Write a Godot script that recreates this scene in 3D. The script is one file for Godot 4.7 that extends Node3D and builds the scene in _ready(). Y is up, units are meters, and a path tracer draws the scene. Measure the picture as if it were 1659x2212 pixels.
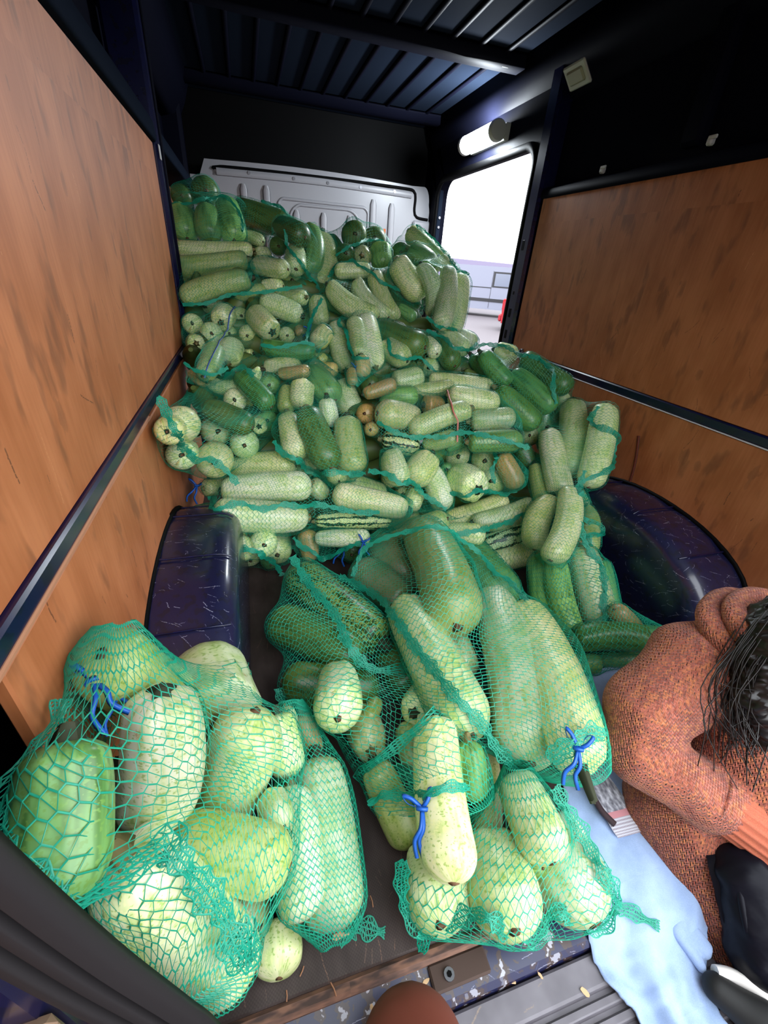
extends Node3D
# A van's load space heaped with net sacks of zucchini, seen through its open rear doors.
const TAU_ := 6.2831853
const HID := "zucchini mostly hidden deeper inside the heap of net sacks"
var rng := RandomNumberGenerator.new()
var M := {}
var draped := {}               # the net of the sack last drawn
var filling: Array = []      # spheres of the squash that belong to the sack being filled

func _ready() -> void:
	rng.seed = 7
	set_camera_and_light()
	make_materials()
	make_van()
	make_outside()
	make_heap()
	make_blanket()
	make_person()
	make_litter()

func set_camera_and_light() -> void:
	var cam := Camera3D.new()
	cam.name = "camera"
	cam.position = Vector3(-0.5696, 1.0202, 0.1854)
	cam.rotation = Vector3(-0.52722, -0.31905, 0.07833)
	cam.fov = 101.0
	cam.near = 0.02
	cam.far = 200.0
	add_child(cam)
	cam.current = true
	var we := WorldEnvironment.new()
	we.name = "overcast_sky"
	var env := Environment.new()
	var sky := Sky.new()
	var sm := ProceduralSkyMaterial.new()
	sm.sky_top_color = Color(0.95, 0.975, 1.0)
	sm.sky_horizon_color = Color(0.985, 0.99, 1.0)
	sm.sky_curve = 0.2
	sm.ground_bottom_color = Color(0.36, 0.36, 0.37)
	sm.ground_horizon_color = Color(0.62, 0.62, 0.64)
	sm.sky_energy_multiplier = 1.0
	sky.sky_material = sm
	env.background_mode = Environment.BG_SKY
	env.sky = sky
	env.background_energy_multiplier = 1.5
	env.tonemap_mode = Environment.TONE_MAPPER_LINEAR
	env.tonemap_exposure = 4.2
	env.sdfgi_enabled = true
	env.ssao_enabled = true
	env.ssil_enabled = true
	we.environment = env
	add_child(we)

# ---------------------------------------------------------------- helpers
func numbered(called: String) -> String:
	return called

func tag(o: Node3D, label := "", category := "", group := "", kind := "") -> Node3D:
	if label: o.set_meta("label", label)
	if category: o.set_meta("category", category)
	if group: o.set_meta("group", group)
	if kind: o.set_meta("kind", kind)
	return o

func thing(called: String, label: String, category: String, at := Vector3.ZERO, group := "") -> Node3D:
	var o := Node3D.new()
	o.name = called
	o.position = at
	add_child(o, true)
	tag(o, label, category, group)
	return o

func put(called: String, mesh: Mesh, mat: Material, parent: Node3D = null, at := Vector3.ZERO) -> MeshInstance3D:
	var o := MeshInstance3D.new()
	o.name = called
	o.mesh = mesh
	o.material_override = mat
	o.position = at
	(parent if parent else self).add_child(o, true)
	return o

func struct(called: String, mesh: Mesh, mat: Material, at := Vector3.ZERO) -> MeshInstance3D:
	var o := put(called, mesh, mat, null, at)
	o.set_meta("kind", "structure")
	return o

func arrays(v: PackedVector3Array, n: PackedVector3Array, idx: PackedInt32Array, uv := PackedVector2Array(), col := PackedColorArray()) -> ArrayMesh:
	var a := []
	a.resize(Mesh.ARRAY_MAX)
	a[Mesh.ARRAY_VERTEX] = v
	a[Mesh.ARRAY_NORMAL] = n
	if uv.size(): a[Mesh.ARRAY_TEX_UV] = uv
	if col.size(): a[Mesh.ARRAY_COLOR] = col
	a[Mesh.ARRAY_INDEX] = idx
	var m := ArrayMesh.new()
	m.add_surface_from_arrays(Mesh.PRIMITIVE_TRIANGLES, a)
	return m

# box with chamfered edges, built of the convex hull of 24 points: flat faces
func rbox(size: Vector3, c := 0.004) -> ArrayMesh:
	var st := SurfaceTool.new()
	st.begin(Mesh.PRIMITIVE_TRIANGLES)
	st.set_smooth_group(-1)
	var h := size / 2.0
	c = minf(c, minf(h.x, minf(h.y, h.z)) * 0.9)
	var face := func(pts: Array, nrm: Vector3) -> void:
		# order so that the front is clockwise seen from outside
		var cr: Vector3 = (pts[1] - pts[0]).cross(pts[2] - pts[0])
		if cr.dot(nrm) > 0.0: pts.reverse()
		for k in range(1, pts.size() - 1):
			st.add_vertex(pts[0]); st.add_vertex(pts[k]); st.add_vertex(pts[k + 1])
	for ax in 3:
		var b := (ax + 1) % 3
		var d := (ax + 2) % 3
		for s in [-1.0, 1.0]:
			var n := Vector3.ZERO
			n[ax] = s
			var pts := []
			for q in [[-1, -1], [1, -1], [1, 1], [-1, 1]]:
				var p := Vector3.ZERO
				p[ax] = s * h[ax]; p[b] = q[0] * (h[b] - c); p[d] = q[1] * (h[d] - c)
				pts.append(p)
			face.call(pts, n)
			for s2 in [-1.0, 1.0]:      # chamfer between +-ax and +-b
				var n2 := n
				n2[b] = s2
				var e := []
				for t in [-1.0, 1.0]:
					var p1 := Vector3.ZERO
					p1[ax] = s * h[ax]; p1[b] = s2 * (h[b] - c); p1[d] = t * (h[d] - c)
					e.append(p1)
				for t in [1.0, -1.0]:
					var p2 := Vector3.ZERO
					p2[ax] = s * (h[ax] - c); p2[b] = s2 * h[b]; p2[d] = t * (h[d] - c)
					e.append(p2)
				face.call(e, n2)
	for sx in [-1.0, 1.0]:
		for sy in [-1.0, 1.0]:
			for sz in [-1.0, 1.0]:
				var g := Vector3(sx, sy, sz)
				face.call([Vector3(sx * h.x, sy * (h.y - c), sz * (h.z - c)), Vector3(sx * (h.x - c), sy * h.y, sz * (h.z - c)), Vector3(sx * (h.x - c), sy * (h.y - c), sz * h.z)], g)
	st.generate_normals()
	return st.commit()

# a strip of cross-section `prof` (2D) swept along `path`, right and up given per point
func sweep(path: PackedVector3Array, prof: PackedVector2Array, up: Vector3, closed := false, scales := PackedFloat32Array(), caps := true) -> ArrayMesh:
	var v := PackedVector3Array(); var n := PackedVector3Array(); var uv := PackedVector2Array(); var idx := PackedInt32Array()
	var np := path.size()
	var m := prof.size()
	var run := 0.0
	var refu := up
	var mid := Vector2.ZERO
	for q in prof: mid += q / float(m)
	for i in np:
		var t: Vector3
		if closed: t = path[(i + 1) % np] - path[(i + np - 1) % np]
		else: t = path[mini(i + 1, np - 1)] - path[maxi(i - 1, 0)]
		t = t.normalized()
		var r := t.cross(refu)
		if r.length() < 1e-4: r = t.cross(Vector3(0.31, 0.7, 0.64))
		r = r.normalized()
		var u := r.cross(t).normalized()
		refu = u
		if i > 0: run += path[i].distance_to(path[i - 1])
		var s := scales[i] if scales.size() else 1.0
		for k in m + 1:
			var q := prof[k % m]
			var nx := prof[(k + 1) % m] - prof[(k + m - 1) % m]
			v.append(path[i] + (r * q.x + u * q.y) * s)
			n.append((r * nx.y - u * nx.x).normalized())
			uv.append(Vector2(float(k) / m, run))
	var w := m + 1
	var area := 0.0
	for k in m: area += prof[k].cross(prof[(k + 1) % m])
	for i in (np if closed else np - 1):
		var j := (i + 1) % np
		for k in m:
			var p := i * w + k
			var q := j * w + k
			idx.append_array([p, p + 1, q, p + 1, q + 1, q] if area > 0.0 else [p, q, p + 1, p + 1, q, q + 1])
	if area < 0.0:
		for k in n.size(): n[k] = -n[k]
	if caps and not closed:
		for e in [0, np - 1]:
			var base := v.size()
			var tt := (path[1] - path[0]).normalized() * -1.0 if e == 0 else (path[np - 1] - path[np - 2]).normalized()
			var c := Vector3.ZERO
			for k in m: c += v[e * w + k] / m
			v.append(c); n.append(tt); uv.append(Vector2.ZERO)
			for k in m: v.append(v[e * w + k]); n.append(tt); uv.append(Vector2(k, 0))
			for k in m:
				var flip := (v[base + 1 + (k + 1) % m] - c).cross(v[base + 1 + k] - c).dot(tt) < 0.0
				idx.append_array([base, base + 1 + (k + 1) % m, base + 1 + k] if flip else [base, base + 1 + k, base + 1 + (k + 1) % m])
	return arrays(v, n, idx, uv)

func ring2(r: float, k := 8, ry := -1.0) -> PackedVector2Array:
	var o := PackedVector2Array()
	for i in k: o.append(Vector2(cos(TAU * i / k) * r, sin(TAU * i / k) * (ry if ry > 0.0 else r)))
	return o

func spline(pts: Array, step: float) -> PackedVector3Array:
	var out := PackedVector3Array()
	for i in pts.size() - 1:
		var a: Vector3 = pts[maxi(i - 1, 0)]; var b: Vector3 = pts[i]; var c: Vector3 = pts[i + 1]; var d: Vector3 = pts[mini(i + 2, pts.size() - 1)]
		var k := maxi(1, int(b.distance_to(c) / step))
		for s in k:
			out.append(b.cubic_interpolate(c, a, d, float(s) / k))
	out.append(pts[pts.size() - 1])
	return out

func tube(pts: Array, r: float, step := 0.01, k := 8) -> ArrayMesh:
	return sweep(spline(pts, step), ring2(r, k), Vector3(0.13, 1, 0.21))

# profile in (z, y) drawn out along x between x0 and x1
func extrude_x(prof: PackedVector2Array, x0: float, x1: float) -> ArrayMesh:
	var st := SurfaceTool.new()
	st.begin(Mesh.PRIMITIVE_TRIANGLES)
	st.set_smooth_group(-1)
	var tri := Geometry2D.triangulate_polygon(prof)
	var area := 0.0
	for i in prof.size(): area += prof[i].cross(prof[(i + 1) % prof.size()])
	for x in [x0, x1]:
		for t in range(0, tri.size(), 3):
			for k in [0, 1, 2]:
				var q := prof[tri[t + k]]
				st.add_vertex(Vector3(x, q.y, q.x))
	for i in prof.size():
		var a := prof[i]; var b := prof[(i + 1) % prof.size()]
		var p := [Vector3(x0, a.y, a.x), Vector3(x1, a.y, a.x), Vector3(x1, b.y, b.x), Vector3(x0, b.y, b.x)]
		for k in ([0, 1, 2, 0, 2, 3] if area > 0.0 else [0, 2, 1, 0, 3, 2]): st.add_vertex(p[k])
	st.generate_normals()
	return st.commit()

func std(c: Color, rough := 0.6, metal := 0.0) -> StandardMaterial3D:
	var m := StandardMaterial3D.new()
	m.albedo_color = c
	m.roughness = rough
	m.metallic = metal
	return m

func noise(freq: float, seed_: int, oct := 3) -> FastNoiseLite:
	var f := FastNoiseLite.new()
	f.seed = seed_
	f.frequency = freq
	f.fractal_octaves = oct
	return f

func scratch(im: Image, count: int, col: Color, lmin: float, lmax: float, ang: float, spread: float, jig := 0.4) -> void:
	var w := im.get_width(); var h := im.get_height()
	for i in count:
		var p := Vector2(rng.randf() * w, rng.randf() * h)
		var a := ang + rng.randfn() * spread
		var len_ := rng.randf_range(lmin, lmax)
		var s := 0.0
		var fat := rng.randf() < 0.25
		while s < len_:
			p += Vector2(cos(a), sin(a))
			a += rng.randfn() * 0.08 * jig
			s += 1.0
			if rng.randf() < 0.2: continue
			var x := posmod(int(p.x), w); var y := posmod(int(p.y), h)
			im.set_pixel(x, y, im.get_pixel(x, y).lerp(col, rng.randf_range(0.45, 1.0)))
			if fat: im.set_pixel(posmod(x + 1, w), y, im.get_pixel(posmod(x + 1, w), y).lerp(col, 0.7))

func tri_tex(m: StandardMaterial3D, im: Image, scale: float, world := true) -> StandardMaterial3D:
	im.generate_mipmaps()
	m.albedo_texture = ImageTexture.create_from_image(im)
	m.albedo_color = Color.WHITE
	m.uv1_triplanar = true
	m.uv1_world_triplanar = world
	m.uv1_scale = Vector3.ONE * scale
	m.uv1_triplanar_sharpness = 4.0
	return m

# ---------------------------------------------------------------- materials
func make_materials() -> void:
	# plywood lining: orange-brown veneer, vertical grain, scuffs and stains
	var im := Image.create(1024, 1024, false, Image.FORMAT_RGB8)
	var g1 := noise(0.006, 3, 4); var g2 := noise(0.02, 4, 3); var g3 := noise(0.012, 5, 4)
	for y in 1024:
		for x in 1024:
			var grain := g2.get_noise_2d(x * 6.0, y * 0.25) * 0.35 + g1.get_noise_2d(x * 1.6, y * 0.7) * 0.9
			var st := clampf((g3.get_noise_2d(x * 1.3, y * 0.42 + 900) + g1.get_noise_2d(x * 0.5, y * 0.5) * 0.5 - 0.26) * 1.1, 0.0, 0.36)
			var c := Color(0.64, 0.375, 0.215).lerp(Color(0.73, 0.455, 0.29), clampf(0.5 + grain, 0, 1))
			c = c.lerp(Color(0.34, 0.20, 0.13), st)
			im.set_pixel(x, y, c)
	scratch(im, 60, Color(0.34, 0.20, 0.13), 8, 50, PI / 2, 0.35)
	scratch(im, 26, Color(0.80, 0.56, 0.38), 20, 90, PI / 2, 0.15)
	for i in 46:
		var p := Vector2i(rng.randi() % 1000, rng.randi() % 1000)
		var rr := rng.randi_range(4, 22)
		for dy in range(-rr * 2, rr * 2):
			for dx in range(-rr, rr):
				var e := Vector2(dx, dy * 0.5).length() / rr
				if e < 1.0 and g1.get_noise_2d(p.x * 9 + dx * 5.0, p.y * 7 + dy * 2.2) > e * 0.75 - 0.45:
					var q := Vector2i(posmod(p.x + dx, 1024), posmod(p.y + dy, 1024))
					im.set_pixel(q.x, q.y, im.get_pixel(q.x, q.y).lerp(Color(0.34, 0.21, 0.15), 0.28 * (1.0 - e * 0.6)))
	M.ply = tri_tex(std(Color.WHITE, 0.52), im, 0.8)
	M.ply_edge = std(Color(0.66, 0.46, 0.34), 0.8)

	# navy body paint, chipped and scratched
	im = Image.create(512, 512, false, Image.FORMAT_RGB8)
	im.fill(Color(0.05, 0.062, 0.205))
	for y in 512:
		for x in 512:
			var k := g3.get_noise_2d(x * 2.0, y * 2.0)
			if k > 0.25: im.set_pixel(x, y, Color(0.045, 0.05, 0.15))
	M.navy = tri_tex(std(Color.WHITE, 0.22), im.duplicate(), 2.0)
	scratch(im, 150, Color(0.70, 0.70, 0.76), 4, 26, 0.5, 1.2, 3.0)
	scratch(im, 50, Color(0.76, 0.76, 0.82), 10, 60, 0.35, 0.25)
	M.navy_worn = tri_tex(std(Color.WHITE, 0.2), im, 2.4)
	M.navy_worn.clearcoat_enabled = true
	M.navy_worn.clearcoat = 0.6
	M.dark_paint = std(Color(0.05, 0.055, 0.10), 0.55)
	M.dark_paint.metallic_specular = 0.1
	M.roof_paint = std(Color(0.09, 0.115, 0.16), 0.8)
	M.roof_paint.metallic_specular = 0.05
	M.black = std(Color(0.02, 0.02, 0.024), 0.6)
	M.black.metallic_specular = 0.2
	M.rubber = std(Color(0.15, 0.14, 0.145), 0.62)
	M.rubber.metallic_specular = 0.3
	M.chip = std(Color(0.72, 0.72, 0.72), 0.5)
	M.white_steel = std(Color(0.56, 0.56, 0.58), 0.38)
	M.lamp_glow = std(Color(1, 1, 1), 0.4)
	M.lamp_glow.emission_enabled = true
	M.lamp_glow.emission = Color(0.95, 0.98, 1.0)
	M.lamp_glow.emission_energy_multiplier = 1.6
	M.lamp_body = std(Color(0.72, 0.73, 0.70), 0.5)
	M.lens_off = std(Color(0.62, 0.62, 0.52), 0.3)
	M.steel = std(Color(0.45, 0.45, 0.47), 0.35, 0.9)
	M.rust = std(Color(0.26, 0.19, 0.16), 0.8)

	# floor board: dark anti-slip film with a woven print, scratched down to tan wood
	im = Image.create(1024, 1024, false, Image.FORMAT_RGB8)
	for y in 1024:
		for x in 1024:
			var wv := 0.018 * (1.0 if (x / 3 + y / 3) % 2 == 0 else -1.0)
			var k := g3.get_noise_2d(x * 1.2, y * 0.6) * 0.06
			im.set_pixel(x, y, Color(0.225 + wv + k, 0.178 + wv + k, 0.165 + wv + k))
	scratch(im, 70, Color(0.60, 0.44, 0.34), 10, 70, PI / 2, 0.18)
	scratch(im, 160, Color(0.42, 0.33, 0.28), 6, 40, PI / 2, 0.5)
	M.floor = tri_tex(std(Color.WHITE, 0.6), im, 1.1)
	im = Image.create(256, 256, false, Image.FORMAT_RGB8)
	for y in 256:
		for x in 256:
			im.set_pixel(x, y, Color(0.50, 0.36, 0.29).lerp(Color(0.27, 0.20, 0.18), clampf(g2.get_noise_2d(x * 0.8, y * 3.0) * 1.6 + 0.4, 0, 1)))
	M.floor_edge = tri_tex(std(Color.WHITE, 0.8), im, 4.0)
	im = Image.create(512, 512, false, Image.FORMAT_RGB8)
	for y in 512:
		for x in 512:
			var k := g3.get_noise_2d(x * 1.7, y * 1.7)
			var c := Color(0.085, 0.095, 0.24)
			if k > 0.12: c = Color(0.22, 0.16, 0.15)
			if k > 0.42: c = Color(0.62, 0.62, 0.66)
			im.set_pixel(x, y, c)
	scratch(im, 60, Color(0.75, 0.75, 0.8), 6, 40, 0.1, 0.3)
	M.sill = tri_tex(std(Color.WHITE, 0.35), im, 3.0)
	im = Image.create(256, 256, false, Image.FORMAT_RGB8)
	for y in 256:
		for x in 256:
			var k := g2.get_noise_2d(x, y) * 0.05
			im.set_pixel(x, y, Color(0.40 + k, 0.385 + k, 0.41 + k))
	scratch(im, 20, Color(0.55, 0.48, 0.42), 6, 30, 0.0, 0.4)
	M.bumper = tri_tex(std(Color.WHITE, 0.55), im, 3.0)

	# zucchini skins: white stays the vertex colour, flecks and veins tint it
	M.skin = skin_material("pale"); M.skin_dark = skin_material("dark"); M.skin_fleck = skin_material("fleck"); M.skin_stripe = skin_material("stripe")
	M.stem = std(Color(0.46, 0.42, 0.25), 0.75)
	M.stem_dark = std(Color(0.19, 0.21, 0.13), 0.8)
	M.scar = std(Color(0.42, 0.30, 0.20), 0.85)
	# netting
	M.net = std(Color(0.10, 0.60, 0.48), 0.42)
	M.net.backlight_enabled = true
	M.net.backlight = Color(0.06, 0.32, 0.26)
	M.net_band = std(Color(0.05, 0.58, 0.47), 0.45)
	M.net_band.backlight_enabled = true
	M.net_band.backlight = Color(0.04, 0.30, 0.24)
	M.tie = std(Color(0.10, 0.36, 0.74), 0.4)

	# knitted wool, orange heather
	M.knit = knit_material(6.5, Color(0.64, 0.36, 0.275))
	M.rib = std(Color(0.80, 0.42, 0.29), 0.95)
	im = Image.create(256, 256, false, Image.FORMAT_RGB8)
	for y in 256:
		for x in 256:
			im.set_pixel(x, y, Color(0.70, 0.37, 0.275).lerp([Color(0.80, 0.53, 0.34), Color(0.56, 0.24, 0.18), Color(0.74, 0.42, 0.35)][rng.randi() % 3], rng.randf() * 0.7))
	M.rib = tri_tex(std(Color.WHITE, 0.95), im, 9.0, false)
	im = Image.create(256, 256, false, Image.FORMAT_RGB8)
	for y in 256:
		for x in 256:
			var k := rng.randfn() * 0.018 + g2.get_noise_2d(x, y) * 0.03
			im.set_pixel(x, y, Color(0.60 + k, 0.69 + k, 0.84 + k))
	M.fleece = tri_tex(std(Color.WHITE, 1.0), im, 6.0)
	M.fleece.rim_enabled = true
	M.fleece.rim = 0.3
	M.hair = std(Color(0.06, 0.035, 0.028), 0.45)
	M.flesh = std(Color(0.62, 0.40, 0.30), 0.6)
	M.trouser = std(Color(0.40, 0.17, 0.105), 0.9)
	M.nylon = std(Color(0.05, 0.05, 0.085), 0.5)
	M.nylon.metallic_specular = 0.25
	M.shoe = std(Color(0.02, 0.022, 0.022), 0.7)
	M.sole = std(Color(0.90, 0.88, 0.86), 0.6)

func skin_material(sort: String) -> StandardMaterial3D:
	var w := 256; var h := 512
	var im := Image.create(w, h, false, Image.FORMAT_RGB8)
	var a := noise(0.05, 11, 2); var b := noise(0.012, 12, 3); var c3 := noise(0.02, 13, 3)
	for y in h:
		for x in w:
			# noise on a cylinder, so that the seam round the fruit does not show
			var an := TAU * x / w
			var px := cos(an) * 40.0; var pz := sin(an) * 40.0
			var fine := a.get_noise_3d(px * 3.0, y * 2.0, pz * 3.0)
			var vein := b.get_noise_3d(px * 5.0, y * 0.35, pz * 5.0)
			var blot := c3.get_noise_3d(px * 1.2, y * 0.6, pz * 1.2)
			var col := Color.WHITE
			if sort == "pale":
				col = Color(1, 1, 1).lerp(Color(0.82, 0.91, 0.68), clampf(vein * 1.5 + 0.25, 0, 1))
				col = col.lerp(Color(0.86, 0.93, 0.74), clampf(blot * 1.8, 0, 0.8))
				if fine > 0.30: col = col.lerp(Color(1.0, 1.0, 0.92), 0.7)
				if fine < -0.40: col = col.lerp(Color(0.58, 0.72, 0.38), 0.6)
			elif sort == "dark":
				col = Color(1, 1, 1).lerp(Color(0.64, 0.70, 0.58), clampf(vein * 1.6 + 0.25, 0, 1))
				if fine > 0.24: col = Color(1.55, 1.5, 1.3) * 0.62
				col = col.lerp(Color(1.0, 0.96, 0.75), clampf(blot * 1.2 - 0.15, 0, 0.6))
			elif sort == "fleck":
				col = Color(1, 1, 1)
				if fine + vein * 0.7 > 0.02: col = Color(0.30, 0.42, 0.20)
				if fine < -0.3: col = Color(0.86, 0.9, 0.7)
			else:
				var band := sin(an * 9.0 + vein * 3.0 + blot * 2.0)
				if band + fine * 0.8 > 0.35: col = Color(0.10, 0.17, 0.10)
				elif fine > 0.35: col = Color(0.72, 0.8, 0.6)
			im.set_pixel(x, y, col)
	# brown rub marks
	for i in (5 if sort == "pale" else 2):
		var p := Vector2i(rng.randi() % w, rng.randi() % h)
		var rr := rng.randi_range(3, 8)
		for dy in range(-rr * 2, rr * 2):
			for dx in range(-rr, rr):
				if Vector2(dx, dy * 0.5).length() + rng.randf() * 4.0 < rr:
					var q := Vector2i(posmod(p.x + dx, w), posmod(p.y + dy, h))
					im.set_pixel(q.x, q.y, im.get_pixel(q.x, q.y).lerp(Color(0.80, 0.62, 0.42), 0.6))
	im.generate_mipmaps()
	var m := std(Color.WHITE, 0.36)
	m.albedo_texture = ImageTexture.create_from_image(im)
	m.vertex_color_use_as_albedo = true
	m.metallic_specular = 0.55
	return m

func knit_material(scale: float, base: Color) -> StandardMaterial3D:
	var s := 384; var cols := 22; var rows := 24
	var im := Image.create(s, s, false, Image.FORMAT_RGB8)
	var hm := Image.create(s, s, false, Image.FORMAT_RGB8)
	var pal := [base, base.lerp(Color(0.95, 0.62, 0.32), 0.7), base.lerp(Color(0.45, 0.12, 0.11), 0.55), base.lerp(Color(0.88, 0.48, 0.42), 0.6), base.lerp(Color(0.30, 0.14, 0.22), 0.5)]
	var pick := []
	for k in cols * rows * 2: pick.append(pal[[0, 0, 1, 1, 2, 3, 3, 0, 1, 4][rng.randi() % 10]])
	for y in s:
		for x in s:
			var u := float(x) / s * cols
			var v := float(y) / s * rows
			v += 0.30 * sin(u * TAU)
			var row := posmod(int(floor(v)), rows)
			var fv: float = v - floor(v)
			var off := 0.5 if row % 2 else 0.0
			var cu := posmod(int(floor(u + off)), cols)
			var fu: float = (u + off) - floor(u + off)
			var hgt := pow(sin(fv * PI), 0.8) * (0.55 + 0.45 * sin(fu * PI))
			hm.set_pixel(x, y, Color(hgt, hgt, hgt))
			var c: Color = pick[row * cols + cu]
			c = c.lerp(base, 0.55)
			im.set_pixel(x, y, c)
	hm.bump_map_to_normal_map(4.0)
	hm.generate_mipmaps()
	var m := tri_tex(std(Color.WHITE, 0.95), im, scale, false)
	m.normal_enabled = true
	m.normal_texture = ImageTexture.create_from_image(hm)
	m.normal_scale = 2.6
	m.rim_enabled = true
	m.rim = 0.25
	return m

# ---------------------------------------------------------------- the van
func make_van() -> void:
	# floor: one board with a worn rear edge
	struct("floor", rbox(Vector3(1.94, 0.03, 3.75), 0.003), M.floor, Vector3(0, -0.015, -1.895))
	var edge := struct("trim_1", rbox(Vector3(1.66, 0.032, 0.022), 0.006), M.floor_edge, Vector3(0, -0.0155, -0.009))
	edge.name = "trim_1"
	# painted rear sill with its recesses
	var sp := PackedVector2Array([Vector2(0.002, -0.012), Vector2(0.046, -0.020), Vector2(0.054, -0.030), Vector2(0.056, -0.075), Vector2(0.002, -0.075)])
	struct("trim_2", extrude_x(sp, -0.86, 0.86), M.sill)
	var sl := thing("sill_plate", "brown rusty striker plate with a bolt on the blue rear sill", "plate", Vector3(-0.315, -0.010, 0.020))
	put("plate", rbox(Vector3(0.105, 0.010, 0.036), 0.003), M.rust, sl)
	put("bolt", sweep(spline([Vector3(-0.021, 0.005, 0.002), Vector3(-0.0212, 0.010, 0.002)], 0.002), ring2(0.009, 12), Vector3(1, 0, 0)), M.steel, sl)
	put("bolt_head", sweep(spline([Vector3(-0.021, 0.009, 0.002), Vector3(-0.0212, 0.012, 0.002)], 0.002), ring2(0.0045, 6), Vector3(1, 0, 0)), M.black, sl)
	# grey plastic bumper step with ridges
	var bp := PackedVector2Array()
	bp.append(Vector2(0.058, -0.12)); bp.append(Vector2(0.058, -0.048)); bp.append(Vector2(0.062, -0.044))
	bp.append(Vector2(0.096, -0.046))
	var z := 0.100
	for k in 7:
		bp.append(Vector2(z, -0.048)); bp.append(Vector2(z + 0.003, -0.056)); bp.append(Vector2(z + 0.009, -0.056)); bp.append(Vector2(z + 0.012, -0.047)); bp.append(Vector2(z + 0.020, -0.047))
		z += 0.022
	bp.append(Vector2(z + 0.02, -0.055)); bp.append(Vector2(z + 0.035, -0.10)); bp.append(Vector2(z + 0.035, -0.30)); bp.append(Vector2(0.058, -0.30))
	tag(put("bumper_step", extrude_x(bp, -0.95, 0.95), M.bumper), "grey ridged plastic bumper step below the blue rear sill", "bumper")

	# left side: outer skin, plywood lining, blue rail between the boards, pillars
	struct("wall_left", rbox(Vector3(0.03, 1.98, 3.80), 0.004), M.dark_paint, Vector3(-0.985, 0.94, -1.87))
	tag(put("plywood_panel", rbox(Vector3(0.012, 0.684, 2.14), 0.002), M.ply, null, Vector3(-0.857, 1.009, -0.915)), "large upper plywood panel lining the left wall", "panel")
	tag(put("plywood_panel", rbox(Vector3(0.018, 0.64, 0.82), 0.003), M.ply, null, Vector3(-0.849, 0.312, -0.602)), "lower left plywood panel behind the front left sack", "panel")
	tag(put("plywood_panel", rbox(Vector3(0.014, 0.628, 1.00), 0.003), M.ply, null, Vector3(-0.851, 0.310, -1.496)), "lower left plywood panel by the left wheel arch and pillar", "panel")
	tag(put("plywood_panel", rbox(Vector3(0.012, 1.40, 1.45), 0.002), M.ply, null, Vector3(-0.957, 0.70, -2.86)), "plywood panel beyond the left pillar, mostly hidden by the heap", "panel")
	struct("trim_3", rbox(Vector3(0.024, 0.030, 2.14), 0.004), M.navy, Vector3(-0.853, 0.651, -0.915))
	tag(put("panel_edge", rbox(Vector3(0.020, 0.008, 0.84), 0.002), M.ply_edge, null, Vector3(-0.848, 0.6355, -0.60)), "splintered pale top edge of the lower left panel", "edge strip")
	# longitudinal beam over the panels and the skin above it
	var beam := PackedVector3Array([Vector3(-0.875, 1.385, 0.03), Vector3(-0.875, 1.385, -3.55)])
	struct("trim_4", sweep(beam, PackedVector2Array([Vector2(-0.10, -0.05), Vector2(0.032, -0.030), Vector2(0.038, -0.018), Vector2(0.034, 0.030), Vector2(-0.02, 0.052), Vector2(-0.10, 0.06)]), Vector3.UP), M.roof_paint)
	for zz in [-0.75, -1.35]:
		var rb := struct("trim_5", rbox(Vector3(0.05, 0.46, 0.07), 0.012), M.dark_paint, Vector3(-0.935, 1.66, zz))
		rb.name = "trim_%d" % (5 if zz > -1.0 else 6)
	# left pillar between the boards
	var pil := struct("trim_7", rbox(Vector3(0.12, 1.94, 0.085), 0.012), M.navy, Vector3(-0.895, 0.94, -2.045))
	for k in [[1.33, 0.022, 0.03], [0.66, 0.014, 0.016]]:
		put("paint_patch", rbox(Vector3(0.003, k[1] * 2.0, k[2]), 0.001), M.chip, pil, Vector3(0.060, k[0] - 0.94, 0.020))
	put("flange", rbox(Vector3(0.012, 1.9, 0.02), 0.004), M.dark_paint, pil, Vector3(0.062, 0.0, -0.030))
	struct("trim_8", rbox(Vector3(0.13, 1.94, 0.10), 0.02), M.dark_paint, Vector3(-0.925, 0.94, -3.50))
	# rear door surround
	struct("trim_9", rbox(Vector3(0.25, 2.5, 0.05), 0.008), M.navy, Vector3(-0.912, 0.70, -0.002))
	struct("trim_10", rbox(Vector3(0.25, 2.5, 0.05), 0.008), M.navy, Vector3(0.865, 0.70, 0.005))
	struct("trim_11", rbox(Vector3(1.98, 0.22, 0.06), 0.008), M.navy, Vector3(0, 1.84, 0.005))
	# ridged rubber seal down the left edge of the rear opening
	var seal := PackedVector2Array([Vector2(-0.032, 0.0), Vector2(-0.032, 0.006), Vector2(-0.030, 0.011), Vector2(-0.026, 0.013), Vector2(-0.016, 0.014), Vector2(-0.0145, 0.013), Vector2(-0.013, 0.001), Vector2(-0.010, 0.001), Vector2(-0.0085, 0.014), Vector2(-0.006, 0.015), Vector2(0.001, 0.015), Vector2(0.003, 0.013), Vector2(0.004, 0.002), Vector2(0.007, 0.002), Vector2(0.0085, 0.015), Vector2(0.012, 0.017), Vector2(0.022, 0.014), Vector2(0.029, 0.009), Vector2(0.031, 0.005), Vector2(0.031, 0.0)])
	var sv := spline([Vector3(-0.768, 1.35, 0.024), Vector3(-0.763, 0.95, 0.024), Vector3(-0.755, 0.74, 0.025), Vector3(-0.738, 0.55, 0.026), Vector3(-0.716, 0.38, 0.027), Vector3(-0.700, 0.25, 0.028), Vector3(-0.692, 0.0, 0.028), Vector3(-0.692, -0.12, 0.028)], 0.02)
	tag(put("door_seal", sweep(sv, seal, Vector3(0, 0, 1)), M.rubber), "black ridged rubber seal down the left rear door opening", "door seal")
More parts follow.
